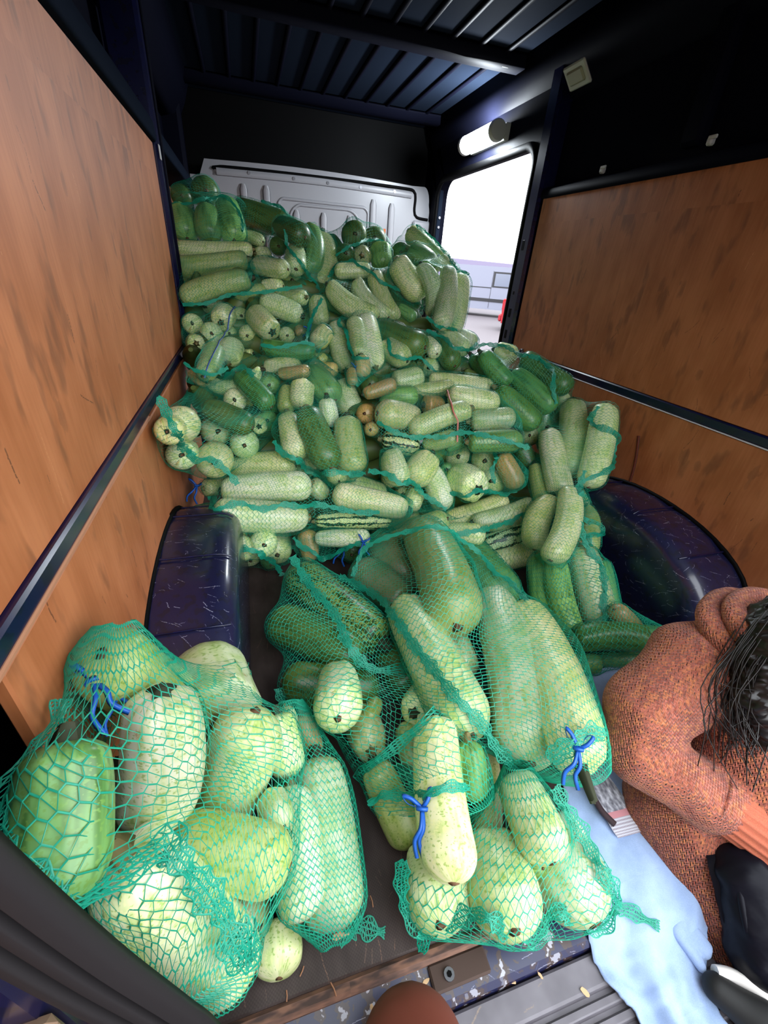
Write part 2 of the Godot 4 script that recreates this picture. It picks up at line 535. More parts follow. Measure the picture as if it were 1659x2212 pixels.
	var br := thing("hinge_bracket", "beige worn bracket on the blue rear pillar outside the black seal", "bracket", Vector3(-0.800, 0.40, 0.032))
	put("body", rbox(Vector3(0.045, 0.09, 0.020), 0.007), std(Color(0.62, 0.50, 0.41), 0.7), br)
	put("slot", rbox(Vector3(0.012, 0.040, 0.004), 0.001), M.black, br, Vector3(0.004, 0.012, 0.0095))

	# left rear door swung open behind the camera's shoulder
	var ld := struct("door_1", rbox(Vector3(0.05, 1.85, 0.80), 0.012), M.navy, Vector3(-1.00, 0.80, 0.46))
	put("door_lining", rbox(Vector3(0.01, 1.1, 0.62), 0.004), M.ply, ld, Vector3(0.03, -0.1, 0.0))

	# right side: skin in pieces round the sliding door opening
	struct("wall_right", rbox(Vector3(0.03, 1.98, 2.16), 0.004), M.dark_paint, Vector3(0.925, 0.94, -1.05))
	door_surround()
	tag(put("plywood_panel", rbox(Vector3(0.012, 0.684, 2.10), 0.002), M.ply, null, Vector3(0.857, 1.009, -0.99)), "large upper plywood panel lining the right wall", "panel")
	tag(put("plywood_panel", rbox(Vector3(0.018, 0.636, 2.10), 0.002), M.ply, null, Vector3(0.851, 0.314, -0.99)), "lower right plywood panel above the right wheel arch", "panel")
	struct("trim_12", rbox(Vector3(0.024, 0.030, 2.12), 0.004), M.navy, Vector3(0.857, 0.651, -0.98))
	tag(put("panel_edge", rbox(Vector3(0.020, 0.003, 2.10), 0.001), M.chip, null, Vector3(0.850, 0.6335, -0.99)), "thin pale top edge of the lower right panel", "edge strip")
	var crack := spline([Vector3(0.8405, 0.52, -1.03), Vector3(0.8405, 0.42, -1.00), Vector3(0.8405, 0.30, -0.985)], 0.02)
	tag(put("split_veneer", sweep(crack, PackedVector2Array([Vector2(-0.006, -0.001), Vector2(0.0, 0.002), Vector2(0.007, -0.001)]), Vector3(-1, 0, 0)), std(Color(0.42, 0.17, 0.09), 0.7)), "reddish torn strip of veneer on the lower right panel", "veneer")
	beam = PackedVector3Array([Vector3(0.875, 1.375, -2.06), Vector3(0.875, 1.375, 0.03)])
	struct("trim_13", sweep(beam, PackedVector2Array([Vector2(-0.06, -0.05), Vector2(0.020, -0.028), Vector2(0.028, -0.018), Vector2(0.026, 0.010), Vector2(0.0, 0.024), Vector2(-0.06, 0.03)]), Vector3.UP), M.dark_paint)
	for zz in [-0.70, -1.30]:
		var rb := struct("trim_14", rbox(Vector3(0.05, 0.46, 0.08), 0.012), M.dark_paint, Vector3(0.90, 1.66, zz))
		rb.name = "trim_%d" % (14 if zz > -1.0 else 15)
	var pr := struct("trim_16", rbox(Vector3(0.11, 1.94, 0.095), 0.014), M.navy, Vector3(0.893, 0.94, -2.11))
	for yy in [0.73, 0.84, 0.94, 1.16]:
		put("slot", rbox(Vector3(0.004, 0.045 if yy != 0.94 else 0.018, 0.022 if yy != 0.94 else 0.012), 0.001), M.black, pr, Vector3(-0.0545, yy - 0.94, -0.008))
	# clips with white paint left in them
	for q in [[1.425, -1.20, "white clip nearer the camera on the dark right wall"], [1.415, -1.68, "white clip nearer the door opening on the dark right wall"]]:
		var cl := thing("clip", q[2], "clip", Vector3(0.868, q[0], q[1]), "white clips on the dark right wall")
		put("body", rbox(Vector3(0.02, 0.022, 0.022), 0.005), M.chip, cl)
		put("tongue", rbox(Vector3(0.008, 0.010, 0.030), 0.002), M.chip, cl, Vector3(-0.008, 0.008, 0.010))

	for s in [-1.0, 1.0]:
		var lr := thing("lashing_ring", "small steel lashing ring at the %s" % ("foot of the upper left panel beside the left pillar" if s < 0 else "far lower corner of the upper right panel"), "ring", Vector3(s * 0.838, 0.664, -1.93))
		var ringp := PackedVector3Array()
		for k in 16: ringp.append(Vector3(0, sin(TAU * k / 16.0) * 0.014, cos(TAU * k / 16.0) * 0.014))
		put("ring", sweep(ringp, ring2(0.003, 8), Vector3(1, 0, 0), true), M.steel, lr)
		put("eye", rbox(Vector3(0.012, 0.012, 0.02), 0.003), M.steel, lr, Vector3(s * 0.006, 0.012, 0))

	# wheel arches
	wheel_arch(-1.0, "navy scratched wheel arch at the left behind the front left sack")
	wheel_arch(1.0, "navy scratched wheel arch at the right behind the rust sweater")

	# roof: ribs run lengthwise, bows run across
	var cei := struct("ceiling", rbox(Vector3(2.02, 0.03, 3.85), 0.004), M.roof_paint, Vector3(0, 1.945, -1.87))
	for k in 13:
		put("roof_rib", sweep(PackedVector3Array([Vector3(0, 0, 1.85), Vector3(0, 0, -1.70)]), PackedVector2Array([Vector2(-0.014, 0.0), Vector2(-0.008, -0.012), Vector2(0.008, -0.012), Vector2(0.014, 0.0)]), Vector3.UP), M.dark_paint, cei, Vector3(-0.84 + 0.14 * k, -0.015, 0))
	var bow := PackedVector2Array([Vector2(-0.075, 0.0), Vector2(-0.065, -0.012), Vector2(-0.040, -0.045), Vector2(0.040, -0.045), Vector2(0.065, -0.012), Vector2(0.075, 0.0)])
	for zz in [-0.55, -1.55, -2.42, -3.48]:
		var b := put("roof_bow", sweep(PackedVector3Array([Vector3(-0.95, 0, 0), Vector3(-0.5, -0.004, 0), Vector3(0.5, -0.004, 0), Vector3(0.95, 0, 0)]), bow, Vector3.UP), M.dark_paint, cei, Vector3(0, -0.014, zz + 1.87))
		for k in 7:
			put("hole", rbox(Vector3(0.035, 0.004, 0.012), 0.001), M.black, b, Vector3(-0.72 + 0.24 * k, -0.046, 0.022))
	# rounded cant rails where roof meets wall
	for s in [-1.0, 1.0]:
		var cr := struct("trim_17", sweep(PackedVector3Array([Vector3(s * 0.89, 1.80, 0.02), Vector3(s * 0.89, 1.80, -3.65)]), PackedVector2Array([Vector2(-0.09, -0.10), Vector2(0.0, -0.075), Vector2(0.05, 0.02), Vector2(0.09, 0.13), Vector2(-0.09, 0.13)]) if s < 0 else PackedVector2Array([Vector2(0.09, -0.10), Vector2(0.09, 0.13), Vector2(-0.09, 0.13), Vector2(-0.05, 0.02), Vector2(0.0, -0.075)]), Vector3.UP), M.dark_paint)
		cr.name = "trim_17" if s < 0 else "trim_18"
	struct("wall_front", rbox(Vector3(2.0, 1.98, 0.04), 0.004), M.black, Vector3(0, 0.94, -3.79))
	bulkhead()
	# lit strip lamp over the door opening
	var lp := thing("strip_lamp", "lit white tube lamp on the dark header over the door opening", "lamp", Vector3(0.795, 1.685, -2.72))
	var lens := put("lens", sweep(spline([Vector3(0, 0, 0.18), Vector3(0, 0, -0.18)], 0.05), ring2(0.046, 18), Vector3.UP), M.lamp_glow, lp)
	lens.name = "lamp_lens"
	for s in [-1.0, 1.0]:
		put("end_cap", sweep(PackedVector3Array([Vector3(0, 0, s * 0.181), Vector3(0, 0, s * 0.184), Vector3(0, 0, s * 0.205), Vector3(0, 0, s * 0.212)]), ring2(0.049, 18), Vector3.UP, false, PackedFloat32Array([0.96, 1.0, 1.0, 0.9])), M.lamp_body, lp)
	put("base", rbox(Vector3(0.03, 0.075, 0.42), 0.004), M.lamp_body, lp, Vector3(0.055, 0.0, 0))
	var om := OmniLight3D.new()
	om.name = "lamp_light"
	om.position = Vector3(0, 0, 0)
	om.light_color = Color(0.93, 0.97, 1.0)
	om.light_energy = 0.35
	om.light_size = 0.045
	om.omni_range = 8.0
	om.omni_attenuation = 2.0
	om.shadow_enabled = true
	lp.add_child(om)
	# courtesy lamp, not lit
	var dl := thing("courtesy_lamp", "small unlit rectangular lamp on the dark right roof rail", "lamp", Vector3(0.80, 1.742, -1.90))
	dl.rotation = Vector3(0, 0, 0.75)
	put("frame", rbox(Vector3(0.012, 0.085, 0.135), 0.005), M.lamp_body, dl)
	put("lens", rbox(Vector3(0.016, 0.050, 0.095), 0.006), M.lens_off, dl, Vector3(-0.006, 0, 0))

func door_surround() -> void:
	var z0 := -3.47; var z1 := -2.19; var y0 := 0.10; var y1 := 1.585
	var r := 0.10
	var hole := PackedVector2Array()
	for q in [[z0 + r, y0 + r, PI], [z1 - r, y0 + r, PI * 1.5], [z1 - r, y1 - r, 0.0], [z0 + r, y1 - r, PI * 0.5]]:
		for k in 7:
			var a: float = q[2] + PI * 0.5 * k / 6.0
			hole.append(Vector2(q[0] + cos(a) * r, q[1] + sin(a) * r))
	# wall ring between the opening and a rectangle, with an inward return all round
	var outer := []
	var n := hole.size()
	var c := Vector2((z0 + z1) / 2, (y0 + y1) / 2)
	for k in n:
		var d := hole[k] - c
		var zz := -3.76 if d.x < 0 else -2.12
		var yy := -0.05 if d.y < 0 else 1.93
		var t := minf(absf((zz - c.x) / d.x) if absf(d.x) > 1e-5 else 99.0, absf((yy - c.y) / d.y) if absf(d.y) > 1e-5 else 99.0)
		outer.append(c + d * t)
	# put the four corners in
	var ring := PackedVector2Array(); var ringh := PackedVector2Array()
	for k in n:
		ring.append(outer[k]); ringh.append(hole[k])
		var a: Vector2 = outer[k]; var b: Vector2 = outer[(k + 1) % n]
		if absf(a.x - b.x) > 1e-4 and absf(a.y - b.y) > 1e-4:
			ring.append(Vector2(-3.76 if c.x > (a.x + b.x) / 2 else -2.12, -0.05 if c.y > (a.y + b.y) / 2 else 1.93)); ringh.append(hole[k])
	var st := SurfaceTool.new()
	st.begin(Mesh.PRIMITIVE_TRIANGLES)
	st.set_smooth_group(-1)
	var m := ring.size()
	var layers := [[0.845, 0.0], [0.838, 0.012], [0.850, 0.020]]
	for k in m:
		var j := (k + 1) % m
		var P := func(q: Vector2, x: float) -> Vector3: return Vector3(x, q.y, q.x)
		for xs in [0.862, 0.940]:
			for t in [[ring[k], ringh[k], ringh[j]], [ring[k], ringh[j], ring[j]]]:
				for q in t: st.add_vertex(P.call(q, xs))
		for t in [[P.call(ringh[k], 0.862), P.call(ringh[j], 0.862), P.call(ringh[j], 0.940)], [P.call(ringh[k], 0.862), P.call(ringh[j], 0.940), P.call(ringh[k], 0.940)]]:
			for q in t: st.add_vertex(q)
		for t in [[P.call(ring[k], 0.862), P.call(ring[j], 0.862), P.call(ring[j], 0.940)], [P.call(ring[k], 0.862), P.call(ring[j], 0.940), P.call(ring[k], 0.940)]]:
			for q in t: st.add_vertex(q)
	st.generate_normals()
	var w := struct("wall_right_front", st.commit(), M.dark_paint)
	w.name = "wall_front_right"
	var path := PackedVector3Array()
	for q in hole: path.append(Vector3(0.862, q.y, q.x))
	var dr := thing("door_frame", "dark rounded frame and seal of the open sliding door at the right", "door frame")
	put("seal", sweep(path, ring2(0.022, 10, 0.014), Vector3(1, 0, 0), true), M.black, dr)
	# latch post hardware seen against the sky
	put("latch_strip", rbox(Vector3(0.03, 0.34, 0.018), 0.005), M.roof_paint, dr, Vector3(0.885, 1.36, -3.455))
	for yy in [1.30, 1.36]:
		put("latch_bolt", sweep(PackedVector3Array([Vector3(0, 0, 0), Vector3(0, 0, 0.012)]), ring2(0.009, 10), Vector3.UP), M.steel, dr, Vector3(0.885, yy, -3.447))
	put("step", rbox(Vector3(0.10, 0.03, 1.2), 0.006), M.dark_paint, dr, Vector3(0.90, 0.09, -2.83))

func wheel_arch(side: float, label: String) -> void:
	# arch over the wheel: profile along z, rounded over at the inner face
	var zc := -0.84
	var t := thing("wheel_arch", label, "wheel arch", Vector3(side * 0.845, 0, zc))
	var prof := []
	for k in 25:
		var a := PI * k / 24.0
		prof.append(Vector2(0.42 * cos(a) * (1.0 + 0.10 * sin(a)), 0.345 * pow(sin(a), 0.62)))
	var v := PackedVector3Array(); var n := PackedVector3Array(); var idx := PackedInt32Array()
	var xs := [0.0, 0.03, 0.06, 0.09, 0.12, 0.145, 0.165, 0.18, 0.190, 0.196, 0.198]
	var sh := []
	for x in xs:
		var q := clampf((x - 0.145) / 0.053, 0.0, 1.0)
		sh.append(0.055 * (1.0 - sqrt(maxf(0.0, 1.0 - q * q))))
	var rows := xs.size() + 2
	for i in rows:
		for k in 25:
			var p: Vector2 = prof[k]
			var ins: float = sh[mini(i, xs.size() - 1)]
			var x: float = xs[mini(i, xs.size() - 1)]
			var l := p.length()
			var sc := (l - ins) / l if l > 0.001 else 1.0
			if i == rows - 2: sc *= 0.85; x = 0.200
			if i == rows - 1: sc = 0.0; x = 0.201
			# pressed seams across the arch
			if i < xs.size() - 2 and (k == 7 or k == 11 or k == 15 or k == 18): sc *= 0.985
			v.append(Vector3(-side * x, maxf(p.y * sc, 0.0), p.x * sc))
			n.append(Vector3.ZERO)
	for i in rows - 1:
		for k in 24:
			var a := i * 25 + k
			idx.append_array([a, a + 25, a + 1, a + 1, a + 25, a + 26] if side > 0 else [a, a + 1, a + 25, a + 1, a + 26, a + 25])
	for k in range(0, idx.size(), 3):
		var f := (v[idx[k + 1]] - v[idx[k]]).cross(v[idx[k + 2]] - v[idx[k]])
		for e in 3: n[idx[k + e]] += f
	for k in n.size():
		n[k] = n[k].normalized()
		if n[k].dot(v[k] + Vector3(side * 0.05, 0.0, 0)) < 0.0: n[k] = -n[k]
	put("cover", arrays(v, n, idx), M.navy_worn, t)
	var lip := PackedVector3Array()
	for p in prof: lip.append(Vector3(-side * 0.004, p.y + 0.002, p.x * 1.01))
	put("lip", sweep(lip, ring2(0.008, 8), Vector3(1, 0, 0)), M.black, t)
	for k in [7, 11, 15, 18]:
		var ln := []
		for i in 8:
			var p: Vector2 = prof[k]
			var l := p.length()
			ln.append(Vector3(-side * xs[i], p.y * (l - sh[i]) / l + 0.0015, p.x * (l - sh[i]) / l))
		put("seam", tube(ln, 0.0028, 0.01, 6), M.navy, t)

func bulkhead() -> void:
	var t := thing("bulkhead", "pale grey pressed steel bulkhead behind the heap", "bulkhead", Vector3(0, 0, -3.60))
	var out := PackedVector2Array()
	out.append(Vector2(-0.86, 0.0)); out.append(Vector2(-0.86, 1.46))
	for k in 9: out.append(Vector2(-0.80 + 0.04 * sin(k * PI / 16.0), 1.46 + 0.09 * sin(k * PI / 16.0)))
	for k in 9: out.append(Vector2(-0.7 + 0.175 * k, 1.552 + 0.018 * sin(PI * k / 8.0)))
	for k in 9: out.append(Vector2(0.80 + 0.05 * sin(k * PI / 16.0), 1.555 - 0.11 * (1.0 - cos(k * PI / 16.0))))
	out.append(Vector2(0.86, 1.40)); out.append(Vector2(0.86, 0.0))
	var cs := CSGPolygon3D.new()
	cs.name = "sheet"
	cs.polygon = out
	cs.depth = 0.02
	cs.material = M.white_steel
	t.add_child(cs)
	var zf := 0.002
	var path := [Vector3(-0.72, 1.20, zf), Vector3(-0.72, 1.40, zf), Vector3(-0.715, 1.50, zf), Vector3(-0.66, 1.517, zf), Vector3(-0.3, 1.527, zf), Vector3(0.2, 1.532, zf), Vector3(0.62, 1.530, zf), Vector3(0.715, 1.522, zf), Vector3(0.735, 1.48, zf), Vector3(0.735, 1.40, zf), Vector3(0.76, 1.36, zf), Vector3(0.85, 1.352, zf)]
	put("rubber_strip", sweep(spline(path.slice(2), 0.02), ring2(0.010, 8), Vector3(0, 0, 1)), M.black, t)
	put("step_flange", sweep(spline([Vector3(-0.69, 1.49, zf), Vector3(0.0, 1.505, zf), Vector3(0.70, 1.495, zf)], 0.05), PackedVector2Array([Vector2(-0.022, 0), Vector2(-0.018, 0.014), Vector2(0.018, 0.014), Vector2(0.022, 0)]), Vector3(0, 0, 1)), M.white_steel, t)
	for x in [-0.48, -0.18, 0.06, 0.30, 0.56]:
		put("screw", sweep(PackedVector3Array([Vector3(x, 1.502, 0.012), Vector3(x, 1.502, 0.020)]), ring2(0.010, 10), Vector3.UP), M.steel, t)
	var rib := PackedVector2Array([Vector2(-0.026, 0), Vector2(-0.018, 0.016), Vector2(0.018, 0.016), Vector2(0.026, 0)])
	for q in [[-0.525, 1.44, 0.6], [-0.372, 1.445, 0.6], [-0.168, 1.325, 0.75], [0.030, 1.325, 0.75], [0.225, 1.325, 0.75], [0.405, 1.44, 0.6], [0.55, 1.43, 0.6]]:
		put("pressed_rib", sweep(PackedVector3Array([Vector3(q[0], q[1], zf), Vector3(q[0], q[1] - 0.03, zf), Vector3(q[0], q[2], zf)]), rib, Vector3(0, 0, 1), false, PackedFloat32Array([0.55, 1.0, 1.0])), M.white_steel, t)
	for q in [[-0.295, 0.37, 1.385, 0.05], [-0.215, 0.305, 1.36, 0.10]]:
		var loop := PackedVector3Array()
		for k in 24:
			var a := TAU * k / 24.0
			var cx: float = q[1] - q[3] if cos(a) > 0 else q[0] + q[3]
			var cy: float = q[2] - q[3] if sin(a) > 0 else 0.75
			loop.append(Vector3(cx + cos(a) * q[3], cy + sin(a) * q[3], zf))
		put("pressed_frame", sweep(loop, ring2(0.010, 8, 0.008), Vector3(0, 0, 1), true), M.white_steel, t)
	put("corner_panel", rbox(Vector3(0.15, 0.16, 0.03), 0.012), M.white_steel, t, Vector3(0.80, 1.26, 0.012))
	put("rust_spot", rbox(Vector3(0.02, 0.05, 0.003), 0.001), std(Color(0.72, 0.36, 0.16), 0.8), t, Vector3(0.50, 1.24, 0.012))

# ---------------------------------------------------------------- outside
func make_outside() -> void:
	neighbour()
	var gm := std(Color(0.46, 0.43, 0.44), 0.9)
	var im := Image.create(256, 256, false, Image.FORMAT_RGB8)
	for y in 256:
		for x in 256:
			var k := rng.randfn() * 0.02
			im.set_pixel(x, y, Color(0.345 + k, 0.32 + k, 0.335 + k))
	gm = tri_tex(gm, im, 0.5)
	struct("ground", rbox(Vector3(90, 0.1, 90), 0.01), gm, Vector3(10, -0.62, -10))
	car(Vector3(9.6, -0.57, -18.14), -0.61)
	red_car(Vector3(9.2, -0.57, -12.5), -0.61)
	struct("wall_far", rbox(Vector3(30, 2.3, 0.3), 0.02), std(Color(0.46, 0.43, 0.52), 0.9), Vector3(12, 0.5, -26)).rotation.y = 0.35

func neighbour() -> void:
	# a tall dark lorry parked alongside on the left, behind the camera, keeps the sky off the right hand wall
	var t := thing("parked_lorry", "dark lorry standing alongside the van on the left, out of view", "lorry", Vector3(-2.6, -0.57, 3.9))
	put("box_body", rbox(Vector3(1.6, 3.4, 6.5), 0.05), std(Color(0.22, 0.22, 0.24), 0.8), t, Vector3(0, 2.45, 0))
	for z in [-2.2, 2.0]:
		put("wheel", sweep(PackedVector3Array([Vector3(-0.7, 0.45, z), Vector3(0.7, 0.45, z)]), ring2(0.45, 20), Vector3.UP), M.black, t)

func side_shape(pts: Array) -> PackedVector2Array:
	var o := PackedVector2Array()
	for q in pts: o.append(Vector2(q[0], q[1]))
	return o

func slab(poly: PackedVector2Array, depth: float, mat: Material, parent: Node3D, called: String, z := 0.0) -> void:
	var c := CSGPolygon3D.new()
	c.name = called
	c.polygon = poly
	c.depth = depth
	c.material = mat
	c.position.z = z + depth / 2.0
	parent.add_child(c, true)

func wheel(t: Node3D, x: float, z: float, r: float) -> void:
	var w := put("wheel", sweep(PackedVector3Array([Vector3(0, 0, -0.10), Vector3(0, 0, -0.085), Vector3(0, 0, 0.085), Vector3(0, 0, 0.10)]), ring2(r, 24), Vector3.UP, false, PackedFloat32Array([0.9, 1, 1, 0.9])), M.black, t, Vector3(x, r, z))
	put("hubcap", sweep(PackedVector3Array([Vector3(0, 0, 0.095), Vector3(0, 0, 0.115), Vector3(0, 0, 0.125)]), ring2(r * 0.62, 18), Vector3.UP, false, PackedFloat32Array([1, 0.9, 0.35])), M.steel, w)

func car(at: Vector3, yaw: float) -> void:
	var t := thing("parked_van", "silver panel van with a dark side moulding parked outside the door opening", "van", at)
	t.rotation.y = yaw
	var silver := std(Color(0.46, 0.47, 0.53), 0.35)
	slab(side_shape([[-2.1, 0.28], [-2.1, 1.0], [-1.95, 1.75], [-1.8, 1.86], [0.7, 1.86], [1.0, 1.72], [1.55, 1.12], [2.1, 0.95], [2.15, 0.3]]), 1.6, silver, t, "body")
	var dk := std(Color(0.10, 0.10, 0.12), 0.3)
	for z in [0.805, -0.815]:
		var s := 1.0 if z > 0 else -1.0
		slab(side_shape([[0.02, 1.12], [0.02, 1.68], [0.72, 1.68], [1.25, 1.12]]), 0.01, dk, t, "window_frame", z)
		slab(side_shape([[0.10, 1.17], [0.10, 1.62], [0.66, 1.62], [1.12, 1.17]]), 0.012, std(Color(0.40, 0.42, 0.48), 0.1), t, "window_pane", z + 0.003 * s)
		slab(side_shape([[-1.9, 0.58], [-1.9, 0.70], [1.5, 0.70], [1.5, 0.58]]), 0.03, dk, t, "moulding", z)
		slab(side_shape([[-1.9, 1.08], [-1.9, 1.11], [0.0, 1.11], [0.0, 1.08]]), 0.012, dk, t, "waist_line", z)
		slab(side_shape([[-0.005, 0.35], [-0.005, 1.7], [0.005, 1.7], [0.005, 0.35]]), 0.012, dk, t, "door_gap", z)
	for x in [-1.35, 1.4]:
		for z in [-0.74, 0.74]:
			wheel(t, x, z, 0.31)
			slab(side_shape([[x - 0.37, 0.25], [x - 0.33, 0.55], [x, 0.69], [x + 0.33, 0.55], [x + 0.37, 0.25]]), 0.03, dk, t, "arch", z * 1.07)

func red_car(at: Vector3, yaw: float) -> void:
	var t := thing("parked_car", "red car, its rear corner just visible at the door pillar", "car", at)
	t.rotation.y = yaw
	var red := std(Color(0.55, 0.08, 0.12), 0.3)
	slab(side_shape([[-1.9, 0.25], [-1.95, 0.85], [-1.6, 1.05], [-1.2, 1.42], [0.6, 1.42], [1.1, 0.95], [1.85, 0.8], [1.9, 0.25]]), 1.55, red, t, "body")
	for z in [0.78, -0.79]:
		slab(side_shape([[-1.35, 1.0], [-1.1, 1.34], [0.55, 1.34], [0.95, 1.0]]), 0.012, std(Color(0.2, 0.2, 0.24), 0.1), t, "window_pane", z)
	for x in [-1.25, 1.25]:
		for z in [-0.72, 0.72]: wheel(t, x, z, 0.29)
	for z in [-0.62, 0.62]:
		put("tail_lamp", rbox(Vector3(0.10, 0.34, 0.18), 0.03), std(Color(0.62, 0.03, 0.06), 0.2), t, Vector3(-1.90, 0.78, z))
	put("bumper", rbox(Vector3(0.12, 0.22, 1.5), 0.04), red, t, Vector3(-1.95, 0.40, 0))

# ---------------------------------------------------------------- zucchini and sacks
const TINT := {"p": [0.81, 0.84, 0.64], "y": [0.70, 0.74, 0.47], "m": [0.47, 0.66, 0.37], "d": [0.33, 0.44, 0.20], "g": [0.32, 0.52, 0.26], "w": [0.90, 0.92, 0.76], "c": [0.95, 0.92, 0.70], "s": [0.74, 0.80, 0.56], "t": [0.78, 0.65, 0.42], "k": [0.56, 0.66, 0.34], "q": [0.52, 0.54, 0.38], "b": [0.90, 0.86, 0.74]}

# one zucchini: body from the stem end a to the blossom end b, stem and blossom scar as parts
func zu(label: String, sort: String, a: Vector3, b: Vector3, dia: float, bow := Vector3.ZERO, hidden := false) -> void:
	var mid := (a + b) / 2.0
	var t := thing("zucchini", label, "zucchini", mid, "zucchini hidden in the heap" if hidden else "")
	var ln := a.distance_to(b)
	var r := dia * 0.525
	if bow == Vector3.ZERO: bow = Vector3(rng.randfn(), rng.randfn(), rng.randfn()) * 0.02 * ln
	var near := mid.z > -0.7
	var nr := 40 if near else 24
	var nl := 34 if near else 22
	var c: Array = TINT[sort]
	var var_ := 1.0 + rng.randfn() * 0.07
	var warm := rng.randfn() * 0.018
	var base := Color(c[0] * var_ + warm, c[1] * var_, c[2] * var_ - warm * 0.7)
	var lin := Color(base.r, base.g, base.b).clamp().srgb_to_linear()
	var pale := Color(base.r * 1.12, base.g * 1.1, base.b * 1.22).clamp().srgb_to_linear()
	var v := PackedVector3Array(); var n := PackedVector3Array(); var uv := PackedVector2Array(); var col := PackedColorArray(); var idx := PackedInt32Array()
	var dirv := (b - a) / ln
	var e1 := dirv.cross(Vector3(0.27, 0.9, 0.34)).normalized()
	var e2 := dirv.cross(e1)
	var neck := rng.randf_range(0.62, 0.85)
	var lobes := 5.0
	var ph := rng.randf() * TAU
	var facet := rng.randf_range(0.012, 0.028)
	var belly := rng.randf_range(0.0, 0.06)
	var cap := minf(r * 0.95, ln * 0.42)
	var cap0 := minf(r * 0.45, ln * 0.2)
	var uoff := rng.randf()
	for i in nl + 1:
		# rings crowd towards both ends
		var q := float(i) / nl
		var s := (1.0 - cos(q * PI)) * 0.5 * 0.7 + q * 0.3
		var d := s * ln
		var f := lerpf(neck, 1.0, 1.0 - exp(-maxf(d - cap0 * 0.3, 0.0) / (0.6 * r))) if ln > dia * 1.6 else lerpf(neck + 0.2, 1.0, clampf(d / r, 0, 1))
		f *= 1.0 - belly * 0.5 + belly * sin(s * PI * 0.9)
		if d < cap0: f *= sqrt(maxf(0.0, 1.0 - pow(1.0 - d / cap0, 2.4)))
		if d > ln - cap: f *= pow(maxf(0.0, 1.0 - pow((d - ln + cap) / cap, 2.3)), 0.5)
		var bowp := bow * 4.0 * s * (1.0 - s)
		var ctr := a + dirv * d + bowp - mid
		for k in nr + 1:
			var an := TAU * k / nr
			var fl := 1.0 + facet * cos(an * 10.0 + ph) * (0.4 + 0.6 * exp(-d / r)) + 0.075 * cos(an * lobes + ph) * exp(-d / (r * 0.9)) + 0.02 * cos(an * 2.0 + ph * 2.0)
			v.append(ctr + (e1 * cos(an) + e2 * sin(an)) * r * f * fl)
			n.append(Vector3.ZERO)
			uv.append(Vector2(float(k) / nr, d / 0.30 + uoff))
			col.append(lin.lerp(pale, clampf(0.5 + 0.7 * cos(an + ph), 0.0, 1.0) * 0.6))
	var w := nr + 1
	for i in nl:
		for k in nr:
			var p := i * w + k
			idx.append_array([p, p + 1, p + w, p + 1, p + w + 1, p + w])
	for k in range(0, idx.size(), 3):
		var fn := (v[idx[k + 2]] - v[idx[k]]).cross(v[idx[k + 1]] - v[idx[k]])
		n[idx[k]] += fn; n[idx[k + 1]] += fn; n[idx[k + 2]] += fn
	for i in nl + 1:      # close the seam
		var sm := n[i * w] + n[i * w + nr]
		n[i * w] = sm; n[i * w + nr] = sm
	for k in n.size(): n[k] = n[k].normalized() if n[k].length() > 1e-12 else (-dirv if k < w * 2 else dirv)
	var mat: Material = M.skin
	if sort == "d" or sort == "g" or sort == "m": mat = M.skin_dark
	if sort == "k": mat = M.skin_fleck
	if sort == "s": mat = M.skin_stripe
	put("body", arrays(v, n, idx, uv, col), mat, t)
	# stem: five-cornered flange and a short cut stalk
	var dry := rng.randf() < 0.45
	var ax := (dirv + bow * 2.0 / ln * 0.0).normalized()
	var star := PackedVector2Array()
	for k in 10: star.append(Vector2(cos(TAU * k / 10.0), sin(TAU * k / 10.0)) * r * (0.33 if k % 2 else 0.19) * (neck + 0.15))
	var long_ := r * rng.randf_range(0.10, 0.5)
	if label.contains("long stem"):
		long_ = r * 1.1
		for k in 10: star[k] = star[k] * 0.62
	put("stem", sweep(PackedVector3Array([a - mid + ax * r * 0.10, a - mid - ax * r * 0.02, a - mid - ax * long_, a - mid - ax * (long_ + 0.002)]), star, e1, false, PackedFloat32Array([1.25, 1.15, 0.72, 0.5])), M.stem if dry else M.stem_dark, t)
	var disc := PackedVector2Array()
	for k in 9: disc.append(Vector2(cos(TAU * k / 9.0), sin(TAU * k / 9.0)) * r * rng.randf_range(0.11, 0.19))
	put("blossom_scar", sweep(PackedVector3Array([b - mid - ax * r * 0.06, b - mid + ax * r * 0.005, b - mid + ax * r * 0.022]), disc, e1, false, PackedFloat32Array([1.3, 1.0, 0.5])), M.scar, t)
	if hidden: return
	# spheres that stand for the body when the net is drawn round it
	var cnt := 14
	for i in cnt:
		var d2 := lerpf(r * 0.75, ln - r * 0.92, float(i) / (cnt - 1)) if ln > r * 2.0 else ln / 2.0
		var s2 := d2 / ln
		if label.contains("poking") and s2 > 0.42: continue
		filling.append([a + dirv * d2 + bow * 4.0 * s2 * (1.0 - s2), r * lerpf(0.86, 1.03, clampf(d2 / r * 0.6, 0, 1))])

class Ribbons:
	var v := PackedVector3Array()
	var n := PackedVector3Array()
	var idx := PackedInt32Array()
	# a thread: two faces that meet in a low ridge along the middle
	func seg(p: Vector3, q: Vector3, nrm: Vector3, w: float) -> void:
		var side := (q - p).cross(nrm).normalized() * w
		var up := nrm * w * 0.9
		var b := v.size()
		v.append(p - side); v.append(p + up); v.append(p + side)
		v.append(q - side); v.append(q + up); v.append(q + side)
		var n1 := (nrm - side / w * 0.7).normalized(); var n2 := (nrm + side / w * 0.7).normalized()
		n.append(n1); n.append(nrm); n.append(n2); n.append(n1); n.append(nrm); n.append(n2)
		idx.append_array([b, b + 3, b + 1, b + 1, b + 3, b + 4, b + 1, b + 4, b + 2, b + 2, b + 4, b + 5])

